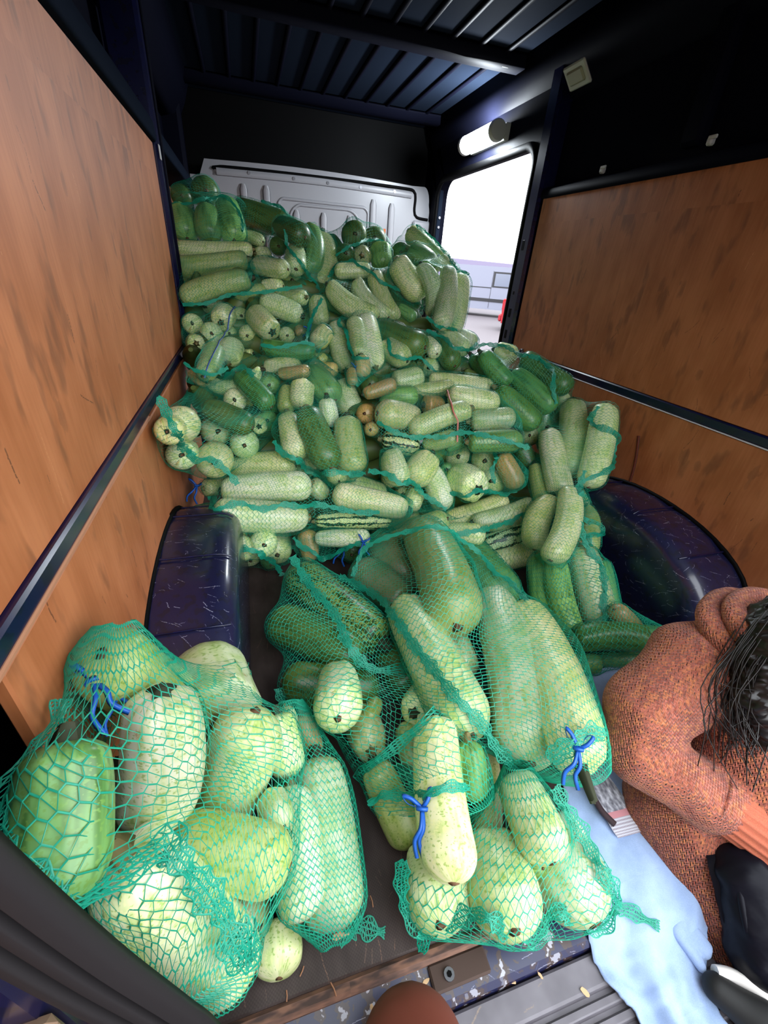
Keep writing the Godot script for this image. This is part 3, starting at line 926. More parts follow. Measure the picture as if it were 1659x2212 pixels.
# draws a knitted net round the squash collected since the last sack
func sack(label: String, axis: Vector3, out: Vector3, row_d: float, cell: float) -> Node3D:
	var balls := filling
	filling = []
	var org := Vector3.ZERO
	for s in balls: org += s[0] / balls.size()
	var t := thing("net_sack", label, "net sack", org)
	var d := axis.normalized()
	var e1 := (out - d * out.dot(d)).normalized()
	var e2 := d.cross(e1)
	var u0 := 1e9; var u1 := -1e9
	for s in balls:
		var u := d.dot(s[0] - org)
		u0 = minf(u0, u - s[1] - 0.004); u1 = maxf(u1, u + s[1] + 0.004)
	var nu := clampi(int((u1 - u0) / 0.010), 10, 64)
	var nt := 68
	var span := 2.55          # net runs this far round from the outward side
	var obs := PackedFloat32Array(); obs.resize((nu + 1) * (nt + 1)); obs.fill(0.012)
	var du := (u1 - u0) / nu
	var dt := 2.0 * span / nt
	# the middle line of the sack follows the squash along it
	var oa := PackedFloat32Array(); var ob := PackedFloat32Array()
	for i in nu + 1:
		var sa := 0.0; var sb := 0.0; var sw := 1e-6
		for s in balls:
			var q: float = d.dot(s[0] - org) - u0 - i * du
			var wt: float = exp(-q * q / 0.0022) * s[1] + 1e-7
			sa += wt * e1.dot(s[0] - org); sb += wt * e2.dot(s[0] - org); sw += wt
		oa.append(sa / sw); ob.append(sb / sw)
	for it in 3:
		for i in range(1, nu):
			oa[i] = (oa[i - 1] + oa[i] + oa[i + 1]) / 3.0; ob[i] = (ob[i - 1] + ob[i] + ob[i + 1]) / 3.0
	for s in balls:
		var rel: Vector3 = s[0] - org
		var us := d.dot(rel); var ca0 := e1.dot(rel); var cb0 := e2.dot(rel); var rr: float = s[1] + 0.0025
		var i0 := maxi(0, int(ceil((us - rr - u0) / du))); var i1 := mini(nu, int(floor((us + rr - u0) / du)))
		for i in range(i0, i1 + 1):
			var ca := ca0 - oa[i]; var cb := cb0 - ob[i]
			var dist := sqrt(ca * ca + cb * cb)
			var th := atan2(cb, ca)
			var hh := u0 + i * du - us
			var r2 := rr * rr - hh * hh
			if r2 <= 0.0: continue
			var rc := sqrt(r2)
			var j0 := 0; var j1 := nt
			if dist > rc:
				var half := asin(rc / dist)
				j0 = maxi(0, int(ceil((th - half + span) / dt))); j1 = mini(nt, int(floor((th + half + span) / dt)))
			for j in range(j0, j1 + 1):
				var an := -span + j * dt
				var cx := cos(an); var sy := sin(an)
				var al := ca * cx + cb * sy
				var pe := ca * sy - cb * cx
				var rad := al + sqrt(maxf(0.0, r2 - pe * pe))
				var at := i * (nt + 1) + j
				if rad > obs[at]: obs[at] = rad
	# the net is taut: it rests on the squash and spans the hollows
	var rr2 := obs.duplicate()
	var cdt := 1.0 / cos(dt)
	var w := nt + 1
	for it in 34:
		for i in nu + 1:
			for j in range(0, nt + 1):
				var at := i * w + j
				var x := rr2[at - 1] if j > 0 else rr2[at + 1] * 0.9
				var y := rr2[at + 1] if j < nt else rr2[at - 1] * 0.9
				var tc := 2.0 * x * y / (x + y) * cdt
				var uc := tc
				if i > 0 and i < nu: uc = (rr2[at - w] + rr2[at + w]) * 0.5
				elif i == 0: uc = rr2[at + w] * 0.75
				else: uc = rr2[at - w] * 0.75
				var m := (tc + uc) * 0.5
				var o := obs[at]
				rr2[at] = m if m > o else o
	draped = {"org": org, "d": d, "e1": e1, "e2": e2, "u0": u0, "du": du, "nu": nu, "nt": nt, "dt": dt, "span": span, "r": rr2, "oa": oa, "ob": ob}
	var mean := 0.0
	for k in range(w, rr2.size() - w): mean += rr2[k] / (rr2.size() - 2 * w)
	var rows := int((u1 - u0) / row_d)
	# columns stand evenly along the girth, not along the angle
	var girth := PackedFloat32Array([0.0])
	for j in range(1, w):
		var rb0 := 0.0; var rb1 := 0.0
		for i in range(1, nu):
			rb0 += rr2[i * w + j - 1]; rb1 += rr2[i * w + j]
		rb0 /= nu - 1; rb1 /= nu - 1
		girth.append(girth[j - 1] + sqrt(rb0 * rb0 + rb1 * rb1 - 2.0 * rb0 * rb1 * cos(dt)))
	var cols := int(girth[nt] / cell)
	var even := PackedFloat32Array()
	var gj := 0
	for j in cols * 2 + 1:
		var gl := girth[nt] * j / (cols * 2)
		while gj < nt - 1 and girth[gj + 1] < gl: gj += 1
		even.append(gj + clampf((gl - girth[gj]) / maxf(girth[gj + 1] - girth[gj], 1e-5), 0.0, 1.0))
	# points of the net: two per cell along every row
	var pts := PackedVector3Array(); var nrm := PackedVector3Array()
	var np := cols * 2 + 1
	var shear := rng.randf_range(-0.25, 0.25)
	var wav := rng.randf() * TAU
	for k in rows + 1:
		for j in np:
			var fj := even[j]
			var wob := 0.0026 * (1.0 if j % 2 else -1.0) + 0.004 * sin(j * 0.21 + wav) + 0.003 * sin(k * 0.9 + j * 0.07)
			var u := clampf(k * (u1 - u0) / rows + wob + shear * 0.05 * sin(fj * 0.08), 0.0, u1 - u0)
			var fi := u / du
			fj = clampf(fj + 0.2 * sin(k * 0.7 + wav), 0.0, nt - 0.001)
			var i := mini(int(fi), nu - 1); var jj := mini(int(fj), nt - 1)
			var fx := fi - i; var fy := fj - jj
			var at := i * w + jj
			var rad := lerpf(lerpf(rr2[at], rr2[at + 1], fy), lerpf(rr2[at + w], rr2[at + w + 1], fy), fx)
			var an := -span + fj * dt
			var e := e1 * cos(an) + e2 * sin(an)
			pts.append(d * (u0 + u) + e1 * lerpf(oa[i], oa[i + 1], fx) + e2 * lerpf(ob[i], ob[i + 1], fx) + e * (rad + 0.002))
			var gu := (rr2[at + w] - rr2[at]) / du; var gt := (rr2[at + 1] - rr2[at]) / dt / maxf(rad, 0.01)
			nrm.append((e - d * gu - (e2 * cos(an) - e1 * sin(an)) * gt).normalized())
	var rb := Ribbons.new()
	var tw := 0.00095 if org.z > -0.75 else 0.00058
	for k in rows + 1:
		for j in np - 1:
			var p := k * np + j
			rb.seg(pts[p], pts[p + 1], nrm[p], tw)
			if k < rows:
				if j % 2: rb.seg(pts[p], pts[p + np + 1], nrm[p], tw * 0.5)
				else: rb.seg(pts[p + np], pts[p + 1], nrm[p], tw * 0.5)
	var net := put("net", arrays(rb.v, rb.n, rb.idx), M.net, t)
	net.set_meta("kind", "stuff")
	return t

# lifts a point of a band onto the taut net of the sack last drawn
func on_net(p: Vector3) -> Vector3:
	var rel: Vector3 = p - draped.org
	var d: Vector3 = draped.d; var e1: Vector3 = draped.e1; var e2: Vector3 = draped.e2
	var fi: float = (d.dot(rel) - draped.u0) / draped.du
	if fi < 0.0 or fi > draped.nu: return p
	var i := mini(int(fi), draped.nu - 1)
	var fx := fi - i
	var a: float = lerpf(draped.oa[i], draped.oa[i + 1], fx); var b: float = lerpf(draped.ob[i], draped.ob[i + 1], fx)
	var ca := e1.dot(rel) - a; var cb := e2.dot(rel) - b
	var an := atan2(cb, ca)
	var fj: float = (an + draped.span) / draped.dt
	if fj < 0.0 or fj >= draped.nt: return p
	var j := int(fj); var fy := fj - j
	var w: int = draped.nt + 1
	var r: PackedFloat32Array = draped.r
	var rad := lerpf(lerpf(r[i * w + j], r[i * w + j + 1], fy), lerpf(r[(i + 1) * w + j], r[(i + 1) * w + j + 1], fy), fx) + 0.004
	if rad < sqrt(ca * ca + cb * cb): return p
	return draped.org + d * (draped.u0 + fi * draped.du) + e1 * (a + cos(an) * rad) + e2 * (b + sin(an) * rad)

# a dense, doubled band of netting: seam, hem or fold
func seam(bag: Node3D, pts: Array, width: float, out: Vector3, hem := false) -> void:
	var c := spline(pts, 0.004)
	if not hem:
		for i in c.size(): c[i] = on_net(c[i])
		for it in 2:
			for i in range(1, c.size() - 1): c[i] = (c[i - 1] + c[i] * 2.0 + c[i + 1]) / 4.0
	var rb := Ribbons.new()
	var n := c.size()
	var lines := 5
	var prev := []
	var ph := rng.randf() * TAU
	for i in n:
		var tg := (c[mini(i + 1, n - 1)] - c[maxi(i - 1, 0)]).normalized()
		var side := tg.cross(out).normalized()
		var up := side.cross(tg).normalized()
		var row := []
		var wd := width * (0.62 + 0.2 * sin(i * 0.31 + ph) + 0.18 * sin(i * 0.83 + ph * 2.0))
		if i < 4 or i > n - 5: wd *= 0.75
		for k in lines:
			var s := float(k) / (lines - 1) - 0.5
			row.append(c[i] - bag.position + side * s * wd + up * (0.0022 * sin(i * 0.9 + k * 1.9 + ph) + (0.25 - s * s) * 0.006) + tg * rng.randfn() * 0.0004)
		if i > 0:
			for k in lines:
				rb.seg(prev[k], row[k], up, 0.00105)
				if k < lines - 1:
					rb.seg(prev[k], row[k + 1], up, 0.0008)
					if i % 2: rb.seg(prev[k + 1], row[k], up, 0.0008)
		prev = row
	put("seam", arrays(rb.v, rb.n, rb.idx), M.net_band, bag)

# thin cord lying over a sack
func cord(bag: Node3D, pts: Array, called: String, col: Color, label: String) -> void:
	var c := []
	for p in spline(pts, 0.012): c.append(on_net(p) - bag.position)
	put(called, sweep(PackedVector3Array(c), PackedVector2Array([Vector2(-0.004, -0.001), Vector2(0.0, 0.0025), Vector2(0.004, -0.001), Vector2(0.0, -0.0015)]), Vector3(0, 0.5, 0.85)), std(col, 0.45), bag).set_meta("label", label)

# blue ribbon knotted round the neck of a sack
func tie(bag: Node3D, at: Vector3, size: float, out: Vector3) -> void:
	var st := SurfaceTool.new()
	st.begin(Mesh.PRIMITIVE_TRIANGLES)
	var sx := out.cross(Vector3.UP).normalized()
	var sy := sx.cross(out).normalized()
	var flat := PackedVector2Array([Vector2(-0.045, -0.004), Vector2(0.0, 0.009), Vector2(0.045, -0.004), Vector2(0.0, -0.009)])
	for k in flat.size(): flat[k] = flat[k] * size * 1.6
	var list := []
	for s in [-1.0, 1.0]:
		var a := rng.randf_range(0.3, 1.2)
		var dx: Vector3 = sx * s * cos(a) + sy * sin(a)
		var px: Vector3 = out * 0.4 + sy * 0.3 * s
		list.append([Vector3.ZERO, (dx * 0.4 + px * 0.35) * size, (dx * 0.72 + px * 0.15) * size, (dx * 0.5 - px * 0.3) * size, Vector3.ZERO])
		var b := rng.randf_range(-1.75, -0.9)
		var tx: Vector3 = sx * s * cos(b) + sy * sin(b)
		list.append([Vector3.ZERO, (tx * 0.5 + out * 0.2) * size, (tx * 0.9 + out * 0.1 + sx * 0.15) * size, (tx * 1.35 - out * 0.1) * size])
	var ringp := []
	for k in 9: ringp.append((sx * cos(TAU * k / 8.0) + out * sin(TAU * k / 8.0)) * size * 0.2)
	list.append(ringp)
	for l in list:
		st.append_from(sweep(spline(l, size * 0.06), flat, out), 0, Transform3D())
	put("tie", st.commit(), M.tie, bag, at - bag.position).set_meta("label", "blue ribbon tie")

func make_heap() -> void:
	heap_core()
	# the top left corner sack
	zu("dark green zucchini, smaller round end, in the top left corner sack", "d", Vector3(-0.862, 1.254, -2.856), Vector3(-0.836, 1.253, -2.617), 0.102)
	zu("dark green zucchini, bigger round end topmost by the bulkhead, in the top left corner sack", "d", Vector3(-0.736, 1.286, -2.881), Vector3(-0.719, 1.288, -2.642), 0.132)
	zu("mid green zucchini, second from left in the top left corner sack", "m", Vector3(-0.844, 1.178, -2.497), Vector3(-0.814, 1.066, -2.364), 0.111)
	zu("mid green zucchini, fourth from left in the top left corner sack", "m", Vector3(-0.714, 1.210, -2.438), Vector3(-0.709, 1.063, -2.326), 0.112)
	zu("mid green zucchini, glossy, half under doubled net, in the top left corner sack", "m", Vector3(-0.629, 1.237, -2.555), Vector3(-0.601, 1.074, -2.322), 0.112)
	var b0 := sack("green net sack of dark zucchini wedged in the far top left corner of the heap", Vector3(-0.009, -0.700, 0.714), Vector3(0.060, 0.010, 1.000), 0.014, 0.0115)
	seam(b0, [Vector3(-0.881, 1.187, -2.472), Vector3(-0.837, 1.193, -2.459), Vector3(-0.793, 1.198, -2.440), Vector3(-0.755, 1.208, -2.426), Vector3(-0.716, 1.217, -2.409), Vector3(-0.679, 1.236, -2.473), Vector3(-0.637, 1.249, -2.465), Vector3(-0.605, 1.212, -2.429), Vector3(-0.574, 1.174, -2.380), Vector3(-0.567, 1.143, -2.342), Vector3(-0.560, 1.112, -2.304)], 0.017, Vector3(0.060, 0.010, 1.000))
	# the sack against the bulkhead
	zu("zucchini, long, dark and streaked, in the sack against the bulkhead", "d", Vector3(-0.587, 1.226, -2.626), Vector3(-0.324, 1.159, -2.468), 0.119)
	zu("pale green zucchini, mostly buried, in the sack against the bulkhead", "p", Vector3(-0.570, 1.104, -2.466), Vector3(-0.466, 1.080, -2.350), 0.055)
	var b1 := sack("green net sack leaning on the bulkhead right of the top left sack", Vector3(0.950, -0.043, 0.309), Vector3(-0.030, 0.030, 1.000), 0.014, 0.0115)
	seam(b1, [Vector3(-0.458, 1.252, -2.545), Vector3(-0.428, 1.244, -2.529), Vector3(-0.399, 1.234, -2.508), Vector3(-0.370, 1.219, -2.484), Vector3(-0.342, 1.204, -2.454), Vector3(-0.322, 1.195, -2.449), Vector3(-0.301, 1.186, -2.440)], 0.017, Vector3(-0.030, 0.030, 1.000))
	# the dark standing bundle
	zu("dark green zucchini, scarred end facing right, in the dark standing bundle", "d", Vector3(-0.399, 1.150, -2.296), Vector3(-0.291, 1.103, -2.098), 0.097)
	zu("dark green zucchini, leftmost in the dark standing bundle", "d", Vector3(-0.381, 1.058, -2.506), Vector3(-0.397, 1.066, -2.267), 0.082)
	zu("mid green zucchini, long and bent, in the dark standing bundle", "m", Vector3(-0.245, 1.163, -2.309), Vector3(-0.266, 0.963, -2.159), 0.088, Vector3(0.027, 0.002, 0.007))
	zu("pale green zucchini, long, outermost on the right, in the dark standing bundle", "p", Vector3(-0.177, 1.134, -2.336), Vector3(-0.231, 0.893, -2.196), 0.107, Vector3(0.037, -0.001, 0.013))
	zu("pale green zucchini, short, lying by the net knot, in the dark standing bundle", "p", Vector3(-0.320, 1.063, -2.240), Vector3(-0.343, 0.977, -2.040), 0.090)
	var b2 := sack("dark green net sack of mixed zucchini standing below the bulkhead ribs", Vector3(0.031, -0.884, 0.466), Vector3(-0.110, 0.070, 0.990), 0.014, 0.0115)
	seam(b2, [Vector3(-0.372, 1.126, -2.141), Vector3(-0.372, 1.104, -2.127), Vector3(-0.370, 1.083, -2.127), Vector3(-0.357, 1.062, -2.124), Vector3(-0.348, 1.040, -2.081), Vector3(-0.334, 1.020, -2.038), Vector3(-0.317, 0.999, -2.016), Vector3(-0.305, 0.980, -2.028), Vector3(-0.287, 0.959, -2.090), Vector3(-0.254, 0.929, -2.116), Vector3(-0.223, 0.898, -2.124)], 0.017, Vector3(-0.110, 0.070, 0.990))
	# the flat sack by the left pillar
	zu("pale green zucchini, topmost of three long ones, in the flat sack by the left pillar", "p", Vector3(-0.519, 1.044, -2.239), Vector3(-0.863, 1.024, -2.299), 0.069, Vector3(-0.001, -0.006, 0.004))
	zu("yellow-green zucchini, middle of three long ones, in the flat sack by the left pillar", "y", Vector3(-0.546, 1.002, -2.160), Vector3(-0.858, 0.951, -2.183), 0.088)
	zu("yellow-green zucchini, lowest of three long ones, in the flat sack by the left pillar", "y", Vector3(-0.546, 0.933, -1.976), Vector3(-0.840, 0.839, -1.999), 0.090)
	var b3 := sack("green net sack of three long zucchini laid flat beside the left pillar", Vector3(0.963, 0.110, 0.246), Vector3(0.050, 0.110, 0.990), 0.014, 0.0115)
	seam(b3, [Vector3(-0.829, 0.820, -1.953), Vector3(-0.782, 0.826, -1.937), Vector3(-0.737, 0.830, -1.934), Vector3(-0.685, 0.850, -1.935), Vector3(-0.632, 0.869, -1.936), Vector3(-0.565, 0.878, -1.921), Vector3(-0.498, 0.887, -1.907), Vector3(-0.464, 0.894, -1.900), Vector3(-0.430, 0.901, -1.893), Vector3(-0.383, 0.911, -1.884), Vector3(-0.336, 0.922, -1.875)], 0.017, Vector3(0.050, 0.110, 0.990))
	# the small sack under the dark bundle
	zu("pale green zucchini, ribbed stem end showing, in the small sack under the dark bundle", "p", Vector3(-0.526, 0.978, -2.148), Vector3(-0.380, 0.976, -1.998), 0.073)
	zu("pale green zucchini, fifth from left in the small sack under the dark bundle", "p", Vector3(-0.495, 0.901, -2.091), Vector3(-0.403, 0.909, -2.029), 0.063)
	zu("yellow-green zucchini, round blossom end, in the small sack under the dark bundle", "y", Vector3(-0.363, 0.923, -2.378), Vector3(-0.350, 0.930, -2.139), 0.101)
	zu("yellow-green zucchini, upper of the low pair, in the small sack under the dark bundle", "y", Vector3(-0.624, 0.865, -2.037), Vector3(-0.479, 0.888, -2.025), 0.062)
	zu("yellow-green zucchini, under side of the low pair, in the small sack under the dark bundle", "y", Vector3(-0.628, 0.831, -2.077), Vector3(-0.481, 0.844, -2.059), 0.051)
	zu("pale green zucchini, half hidden, in the small sack under the dark bundle", "p", Vector3(-0.507, 1.029, -2.298), Vector3(-0.436, 1.029, -2.350), 0.059)
	var b4 := sack("green net sack of short zucchini below the dark bundle", Vector3(0.983, 0.181, -0.035), Vector3(-0.040, 0.130, 0.990), 0.014, 0.0115)
	# the round dark sack at the top
	zu("dark green zucchini, uppermost round end, in the round dark sack at the top", "d", Vector3(0.039, 1.142, -2.544), Vector3(-0.014, 1.149, -2.310), 0.123)
	zu("dark green zucchini, fifth from left in the round dark sack at the top", "d", Vector3(0.163, 1.135, -2.595), Vector3(0.101, 1.143, -2.364), 0.115)
	zu("dark green zucchini, second from left in the round dark sack at the top", "d", Vector3(-0.037, 1.051, -2.429), Vector3(-0.085, 1.060, -2.194), 0.092)
	zu("pale green zucchini, dark stem scar facing out, in the round dark sack at the top", "p", Vector3(-0.004, 1.056, -2.187), Vector3(0.053, 1.046, -2.420), 0.093)
	zu("mid green zucchini, rightmost in the round dark sack at the top", "m", Vector3(0.109, 1.106, -2.283), Vector3(0.106, 1.000, -2.202), 0.103)
	zu("zucchini, dark, at the left rim, in the round dark sack at the top", "d", Vector3(-0.124, 1.113, -2.436), Vector3(-0.100, 1.035, -2.283), 0.098)
	var b5 := sack("dark green net sack of round ends below the middle of the bulkhead", Vector3(0.977, 0.070, 0.199), Vector3(-0.220, 0.050, 0.970), 0.014, 0.0115)
	seam(b5, [Vector3(-0.133, 1.047, -2.196), Vector3(-0.100, 1.069, -2.180), Vector3(-0.056, 1.093, -2.222), Vector3(-0.006, 1.104, -2.263), Vector3(0.045, 1.116, -2.303), Vector3(0.082, 1.122, -2.313), Vector3(0.119, 1.129, -2.323), Vector3(0.145, 1.124, -2.313), Vector3(0.171, 1.118, -2.303)], 0.017, Vector3(-0.220, 0.050, 0.970))
	# the slanting sack in upper middle
	zu("pale green zucchini, short, lying crosswise on top, in the slanting sack in upper middle", "p", Vector3(0.024, 0.997, -2.114), Vector3(-0.151, 0.979, -2.137), 0.070)
	zu("pale green zucchini, broad and curved, in the slanting sack in upper middle", "p", Vector3(-0.208, 0.928, -1.980), Vector3(0.001, 0.814, -1.839), 0.094, Vector3(-0.016, -0.021, 0.007))
	zu("pale green zucchini, fourth from left in the slanting sack in upper middle", "p", Vector3(-0.070, 0.947, -2.028), Vector3(0.060, 0.812, -1.880), 0.083, Vector3(-0.018, -0.015, 0.003))
	zu("pale green zucchini, fifth from left in the slanting sack in upper middle", "p", Vector3(0.027, 0.988, -2.062), Vector3(0.115, 0.798, -1.926), 0.082, Vector3(-0.014, -0.007, -0.001))
	zu("mid green zucchini, lowest, with a rough stem scar, in the slanting sack in upper middle", "m", Vector3(-0.226, 0.870, -2.036), Vector3(-0.038, 0.805, -1.939), 0.069)
	zu("dark green zucchini, sixth from left in the slanting sack in upper middle", "d", Vector3(0.092, 0.994, -2.136), Vector3(0.283, 0.840, -2.079), 0.095, Vector3(-0.012, -0.010, 0.002))
	zu("mid green zucchini, small, half hidden, in the slanting sack in upper middle", "m", Vector3(0.139, 0.848, -2.002), Vector3(0.218, 0.804, -1.937), 0.059)
	var b6 := sack("green net sack of slanting parallel zucchini in the upper middle of the heap", Vector3(0.972, -0.073, 0.224), Vector3(-0.260, 0.150, 0.960), 0.014, 0.0115)
	seam(b6, [Vector3(-0.186, 0.957, -2.117), Vector3(-0.150, 0.956, -2.100), Vector3(-0.114, 0.955, -2.083), Vector3(-0.072, 0.959, -2.056), Vector3(-0.031, 0.962, -2.030), Vector3(0.007, 0.956, -1.994), Vector3(0.050, 0.949, -1.975), Vector3(0.117, 0.931, -2.008), Vector3(0.180, 0.913, -2.019), Vector3(0.220, 0.889, -2.029), Vector3(0.251, 0.866, -2.014)], 0.017, Vector3(-0.260, 0.150, 0.960))
	# the sack beside the door opening
	zu("pale green zucchini, topmost under stretched net, in the sack beside the door opening", "p", Vector3(0.295, 1.188, -2.388), Vector3(0.452, 1.036, -2.216), 0.105)
	zu("zucchini, dark round shoulder, in the sack beside the door opening", "d", Vector3(0.290, 1.077, -2.479), Vector3(0.215, 1.085, -2.251), 0.093)
	zu("zucchini, bright green, in the sack beside the door opening", "m", Vector3(0.248, 1.102, -2.211), Vector3(0.355, 1.025, -2.109), 0.099)
	zu("pale green zucchini, broadest, at the left, in the sack beside the door opening", "p", Vector3(0.132, 1.052, -2.061), Vector3(0.266, 0.891, -1.993), 0.117, Vector3(-0.008, -0.005, 0.001))
	zu("pale green zucchini, brown blemish near its top, in the sack beside the door opening", "p", Vector3(0.223, 1.037, -1.957), Vector3(0.270, 0.829, -1.863), 0.085, Vector3(0.033, 0.009, 0.006))
	zu("whitish zucchini, sixth from left in the sack beside the door opening", "w", Vector3(0.364, 1.023, -1.955), Vector3(0.249, 0.798, -1.709), 0.085, Vector3(0.013, -0.001, 0.005))
	zu("zucchini, dark stem tip, rightmost, in the sack beside the door opening", "w", Vector3(0.454, 0.999, -1.995), Vector3(0.348, 0.773, -1.791), 0.094, Vector3(0.008, -0.001, 0.003))
	zu("pale green zucchini, behind under stretched net, in the sack beside the door opening", "p", Vector3(0.400, 1.077, -2.171), Vector3(0.486, 0.976, -2.084), 0.070)
	var b7 := sack("green net sack of upright zucchini standing beside the bright door opening", Vector3(0.125, -0.711, 0.692), Vector3(-0.360, 0.090, 0.930), 0.014, 0.0115)
	seam(b7, [Vector3(0.290, 1.210, -2.264), Vector3(0.317, 1.191, -2.243), Vector3(0.345, 1.172, -2.222), Vector3(0.374, 1.146, -2.196), Vector3(0.402, 1.119, -2.171), Vector3(0.427, 1.090, -2.144), Vector3(0.437, 1.059, -2.084), Vector3(0.442, 1.029, -2.027), Vector3(0.431, 1.000, -1.937)], 0.020, Vector3(-0.360, 0.090, 0.930))
	seam(b7, [Vector3(0.188, 0.837, -1.726), Vector3(0.209, 0.821, -1.705), Vector3(0.228, 0.805, -1.681), Vector3(0.289, 0.792, -1.718), Vector3(0.339, 0.782, -1.728)], 0.017, Vector3(-0.360, 0.090, 0.930))
	# the blue-corded sack by the pillar
	zu("pale green zucchini, lone leftmost round end, in the blue-corded sack by the pillar", "p", Vector3(-0.823, 0.729, -2.122), Vector3(-0.795, 0.758, -1.885), 0.080)
	zu("pale green zucchini, brown stem scar facing out, in the blue-corded sack by the pillar", "p", Vector3(-0.777, 0.698, -1.757), Vector3(-0.805, 0.664, -1.993), 0.075)
	zu("pale green zucchini, fourth from left in the blue-corded sack by the pillar", "p", Vector3(-0.737, 0.700, -2.027), Vector3(-0.717, 0.733, -1.790), 0.087)
	zu("pale green zucchini, streaked and big, in the blue-corded sack by the pillar", "p", Vector3(-0.677, 0.772, -1.828), Vector3(-0.650, 0.799, -1.944), 0.090)
	zu("pale green zucchini, seventh from left in the blue-corded sack by the pillar", "p", Vector3(-0.663, 0.692, -2.118), Vector3(-0.652, 0.722, -1.880), 0.064)
	zu("pale green zucchini, rightmost round end, in the blue-corded sack by the pillar", "p", Vector3(-0.581, 0.695, -2.050), Vector3(-0.579, 0.726, -1.812), 0.074)
	zu("pale green zucchini, ninth from left in the blue-corded sack by the pillar", "p", Vector3(-0.602, 0.758, -2.204), Vector3(-0.597, 0.784, -1.965), 0.071)
	zu("pale green zucchini, fat, low right, in the blue-corded sack by the pillar", "p", Vector3(-0.661, 0.641, -1.686), Vector3(-0.632, 0.707, -1.781), 0.092)
	zu("yellow-green zucchini, slanting, cord across it, in the blue-corded sack by the pillar", "y", Vector3(-0.738, 0.633, -1.482), Vector3(-0.702, 0.702, -1.659), 0.075)
	zu("pale green zucchini, half hidden at the top, in the blue-corded sack by the pillar", "p", Vector3(-0.748, 0.809, -2.055), Vector3(-0.692, 0.815, -2.135), 0.071)
	var b8 := sack("green net sack of round zucchini ends beside the left pillar", Vector3(0.519, -0.508, 0.687), Vector3(0.060, 0.230, 0.970), 0.014, 0.0115)
	seam(b8, [Vector3(-0.799, 0.677, -1.496), Vector3(-0.783, 0.667, -1.484), Vector3(-0.767, 0.657, -1.473), Vector3(-0.736, 0.652, -1.459), Vector3(-0.705, 0.645, -1.452), Vector3(-0.678, 0.657, -1.455), Vector3(-0.652, 0.670, -1.458)], 0.017, Vector3(0.060, 0.230, 0.970))
	cord(b8, [Vector3(-0.628, 0.817, -1.972), Vector3(-0.649, 0.773, -1.792), Vector3(-0.658, 0.719, -1.734), Vector3(-0.694, 0.706, -1.562), Vector3(-0.719, 0.674, -1.475), Vector3(-0.735, 0.635, -1.455)], "blue_cord", Color(0.22, 0.36, 0.62), "slack blue cord across the round ends")
	# the buried sack at mid left
	zu("pale green zucchini, curved, at the left, in the buried sack at mid left", "p", Vector3(-0.536, 0.639, -1.565), Vector3(-0.752, 0.591, -1.601), 0.059, Vector3(0.004, -0.041, 0.027))
	zu("pale green zucchini, fluted stub, in the buried sack at mid left", "p", Vector3(-0.561, 0.661, -1.768), Vector3(-0.623, 0.643, -1.805), 0.048)
	zu("pale green zucchini, broken stem end, in the buried sack at mid left", "p", Vector3(-0.526, 0.626, -1.669), Vector3(-0.370, 0.637, -1.649), 0.066)
	zu("zucchini, tan tinted, in the buried sack at mid left", "t", Vector3(-0.467, 0.619, -1.592), Vector3(-0.356, 0.650, -1.517), 0.050)
	zu("yellow-green zucchini, sixth from left in the buried sack at mid left", "y", Vector3(-0.365, 0.640, -1.736), Vector3(-0.251, 0.653, -1.701), 0.063)
	zu("zucchini, tan end by the pillar, in the buried sack at mid left", "t", Vector3(-0.793, 0.618, -1.606), Vector3(-0.738, 0.597, -1.538), 0.049)
	zu("zucchini, tan tinted, right, in the buried sack at mid left", "t", Vector3(-0.341, 0.620, -1.680), Vector3(-0.224, 0.631, -1.614), 0.060)
	var b9 := sack("buried green net sack between two round-end sacks on the left", Vector3(0.997, 0.074, -0.025), Vector3(-0.040, 0.310, 0.950), 0.014, 0.0115)
	# the sack of star-shaped stems
	zu("pale green zucchini, star stem scar, middle row, in the sack of star-shaped stems", "p", Vector3(-0.339, 0.803, -1.878), Vector3(-0.508, 0.847, -1.984), 0.091)
	zu("pale green zucchini, star stem scar, left, in the sack of star-shaped stems", "p", Vector3(-0.475, 0.747, -1.772), Vector3(-0.540, 0.805, -1.926), 0.101)
	zu("pale green zucchini, star stem scar, top, in the sack of star-shaped stems", "p", Vector3(-0.312, 0.874, -1.948), Vector3(-0.413, 0.848, -2.084), 0.069)
	zu("zucchini, bright green, lying along the bottom, in the sack of star-shaped stems", "g", Vector3(-0.524, 0.703, -1.716), Vector3(-0.311, 0.698, -1.658), 0.071, Vector3(-0.002, -0.012, 0.006))
	zu("pale green zucchini, small round end by the green knot, in the sack of star-shaped stems", "p", Vector3(-0.396, 0.704, -2.023), Vector3(-0.414, 0.735, -1.785), 0.067)
	zu("pale green zucchini, seventh from left in the sack of star-shaped stems", "p", Vector3(-0.256, 0.874, -1.987), Vector3(-0.253, 0.768, -1.895), 0.083)
	zu("pale green zucchini, torn stem end, in the sack of star-shaped stems", "p", Vector3(-0.245, 0.769, -1.770), Vector3(-0.307, 0.704, -1.725), 0.077)
	zu("tan zucchini, dry yellow, in the sack of star-shaped stems", "t", Vector3(-0.349, 0.736, -1.809), Vector3(-0.352, 0.753, -1.870), 0.048)
	var b10 := sack("green net sack with star-shaped dark stem scars and a blue tie", Vector3(0.812, -0.312, 0.494), Vector3(-0.090, 0.210, 0.970), 0.014, 0.0115)
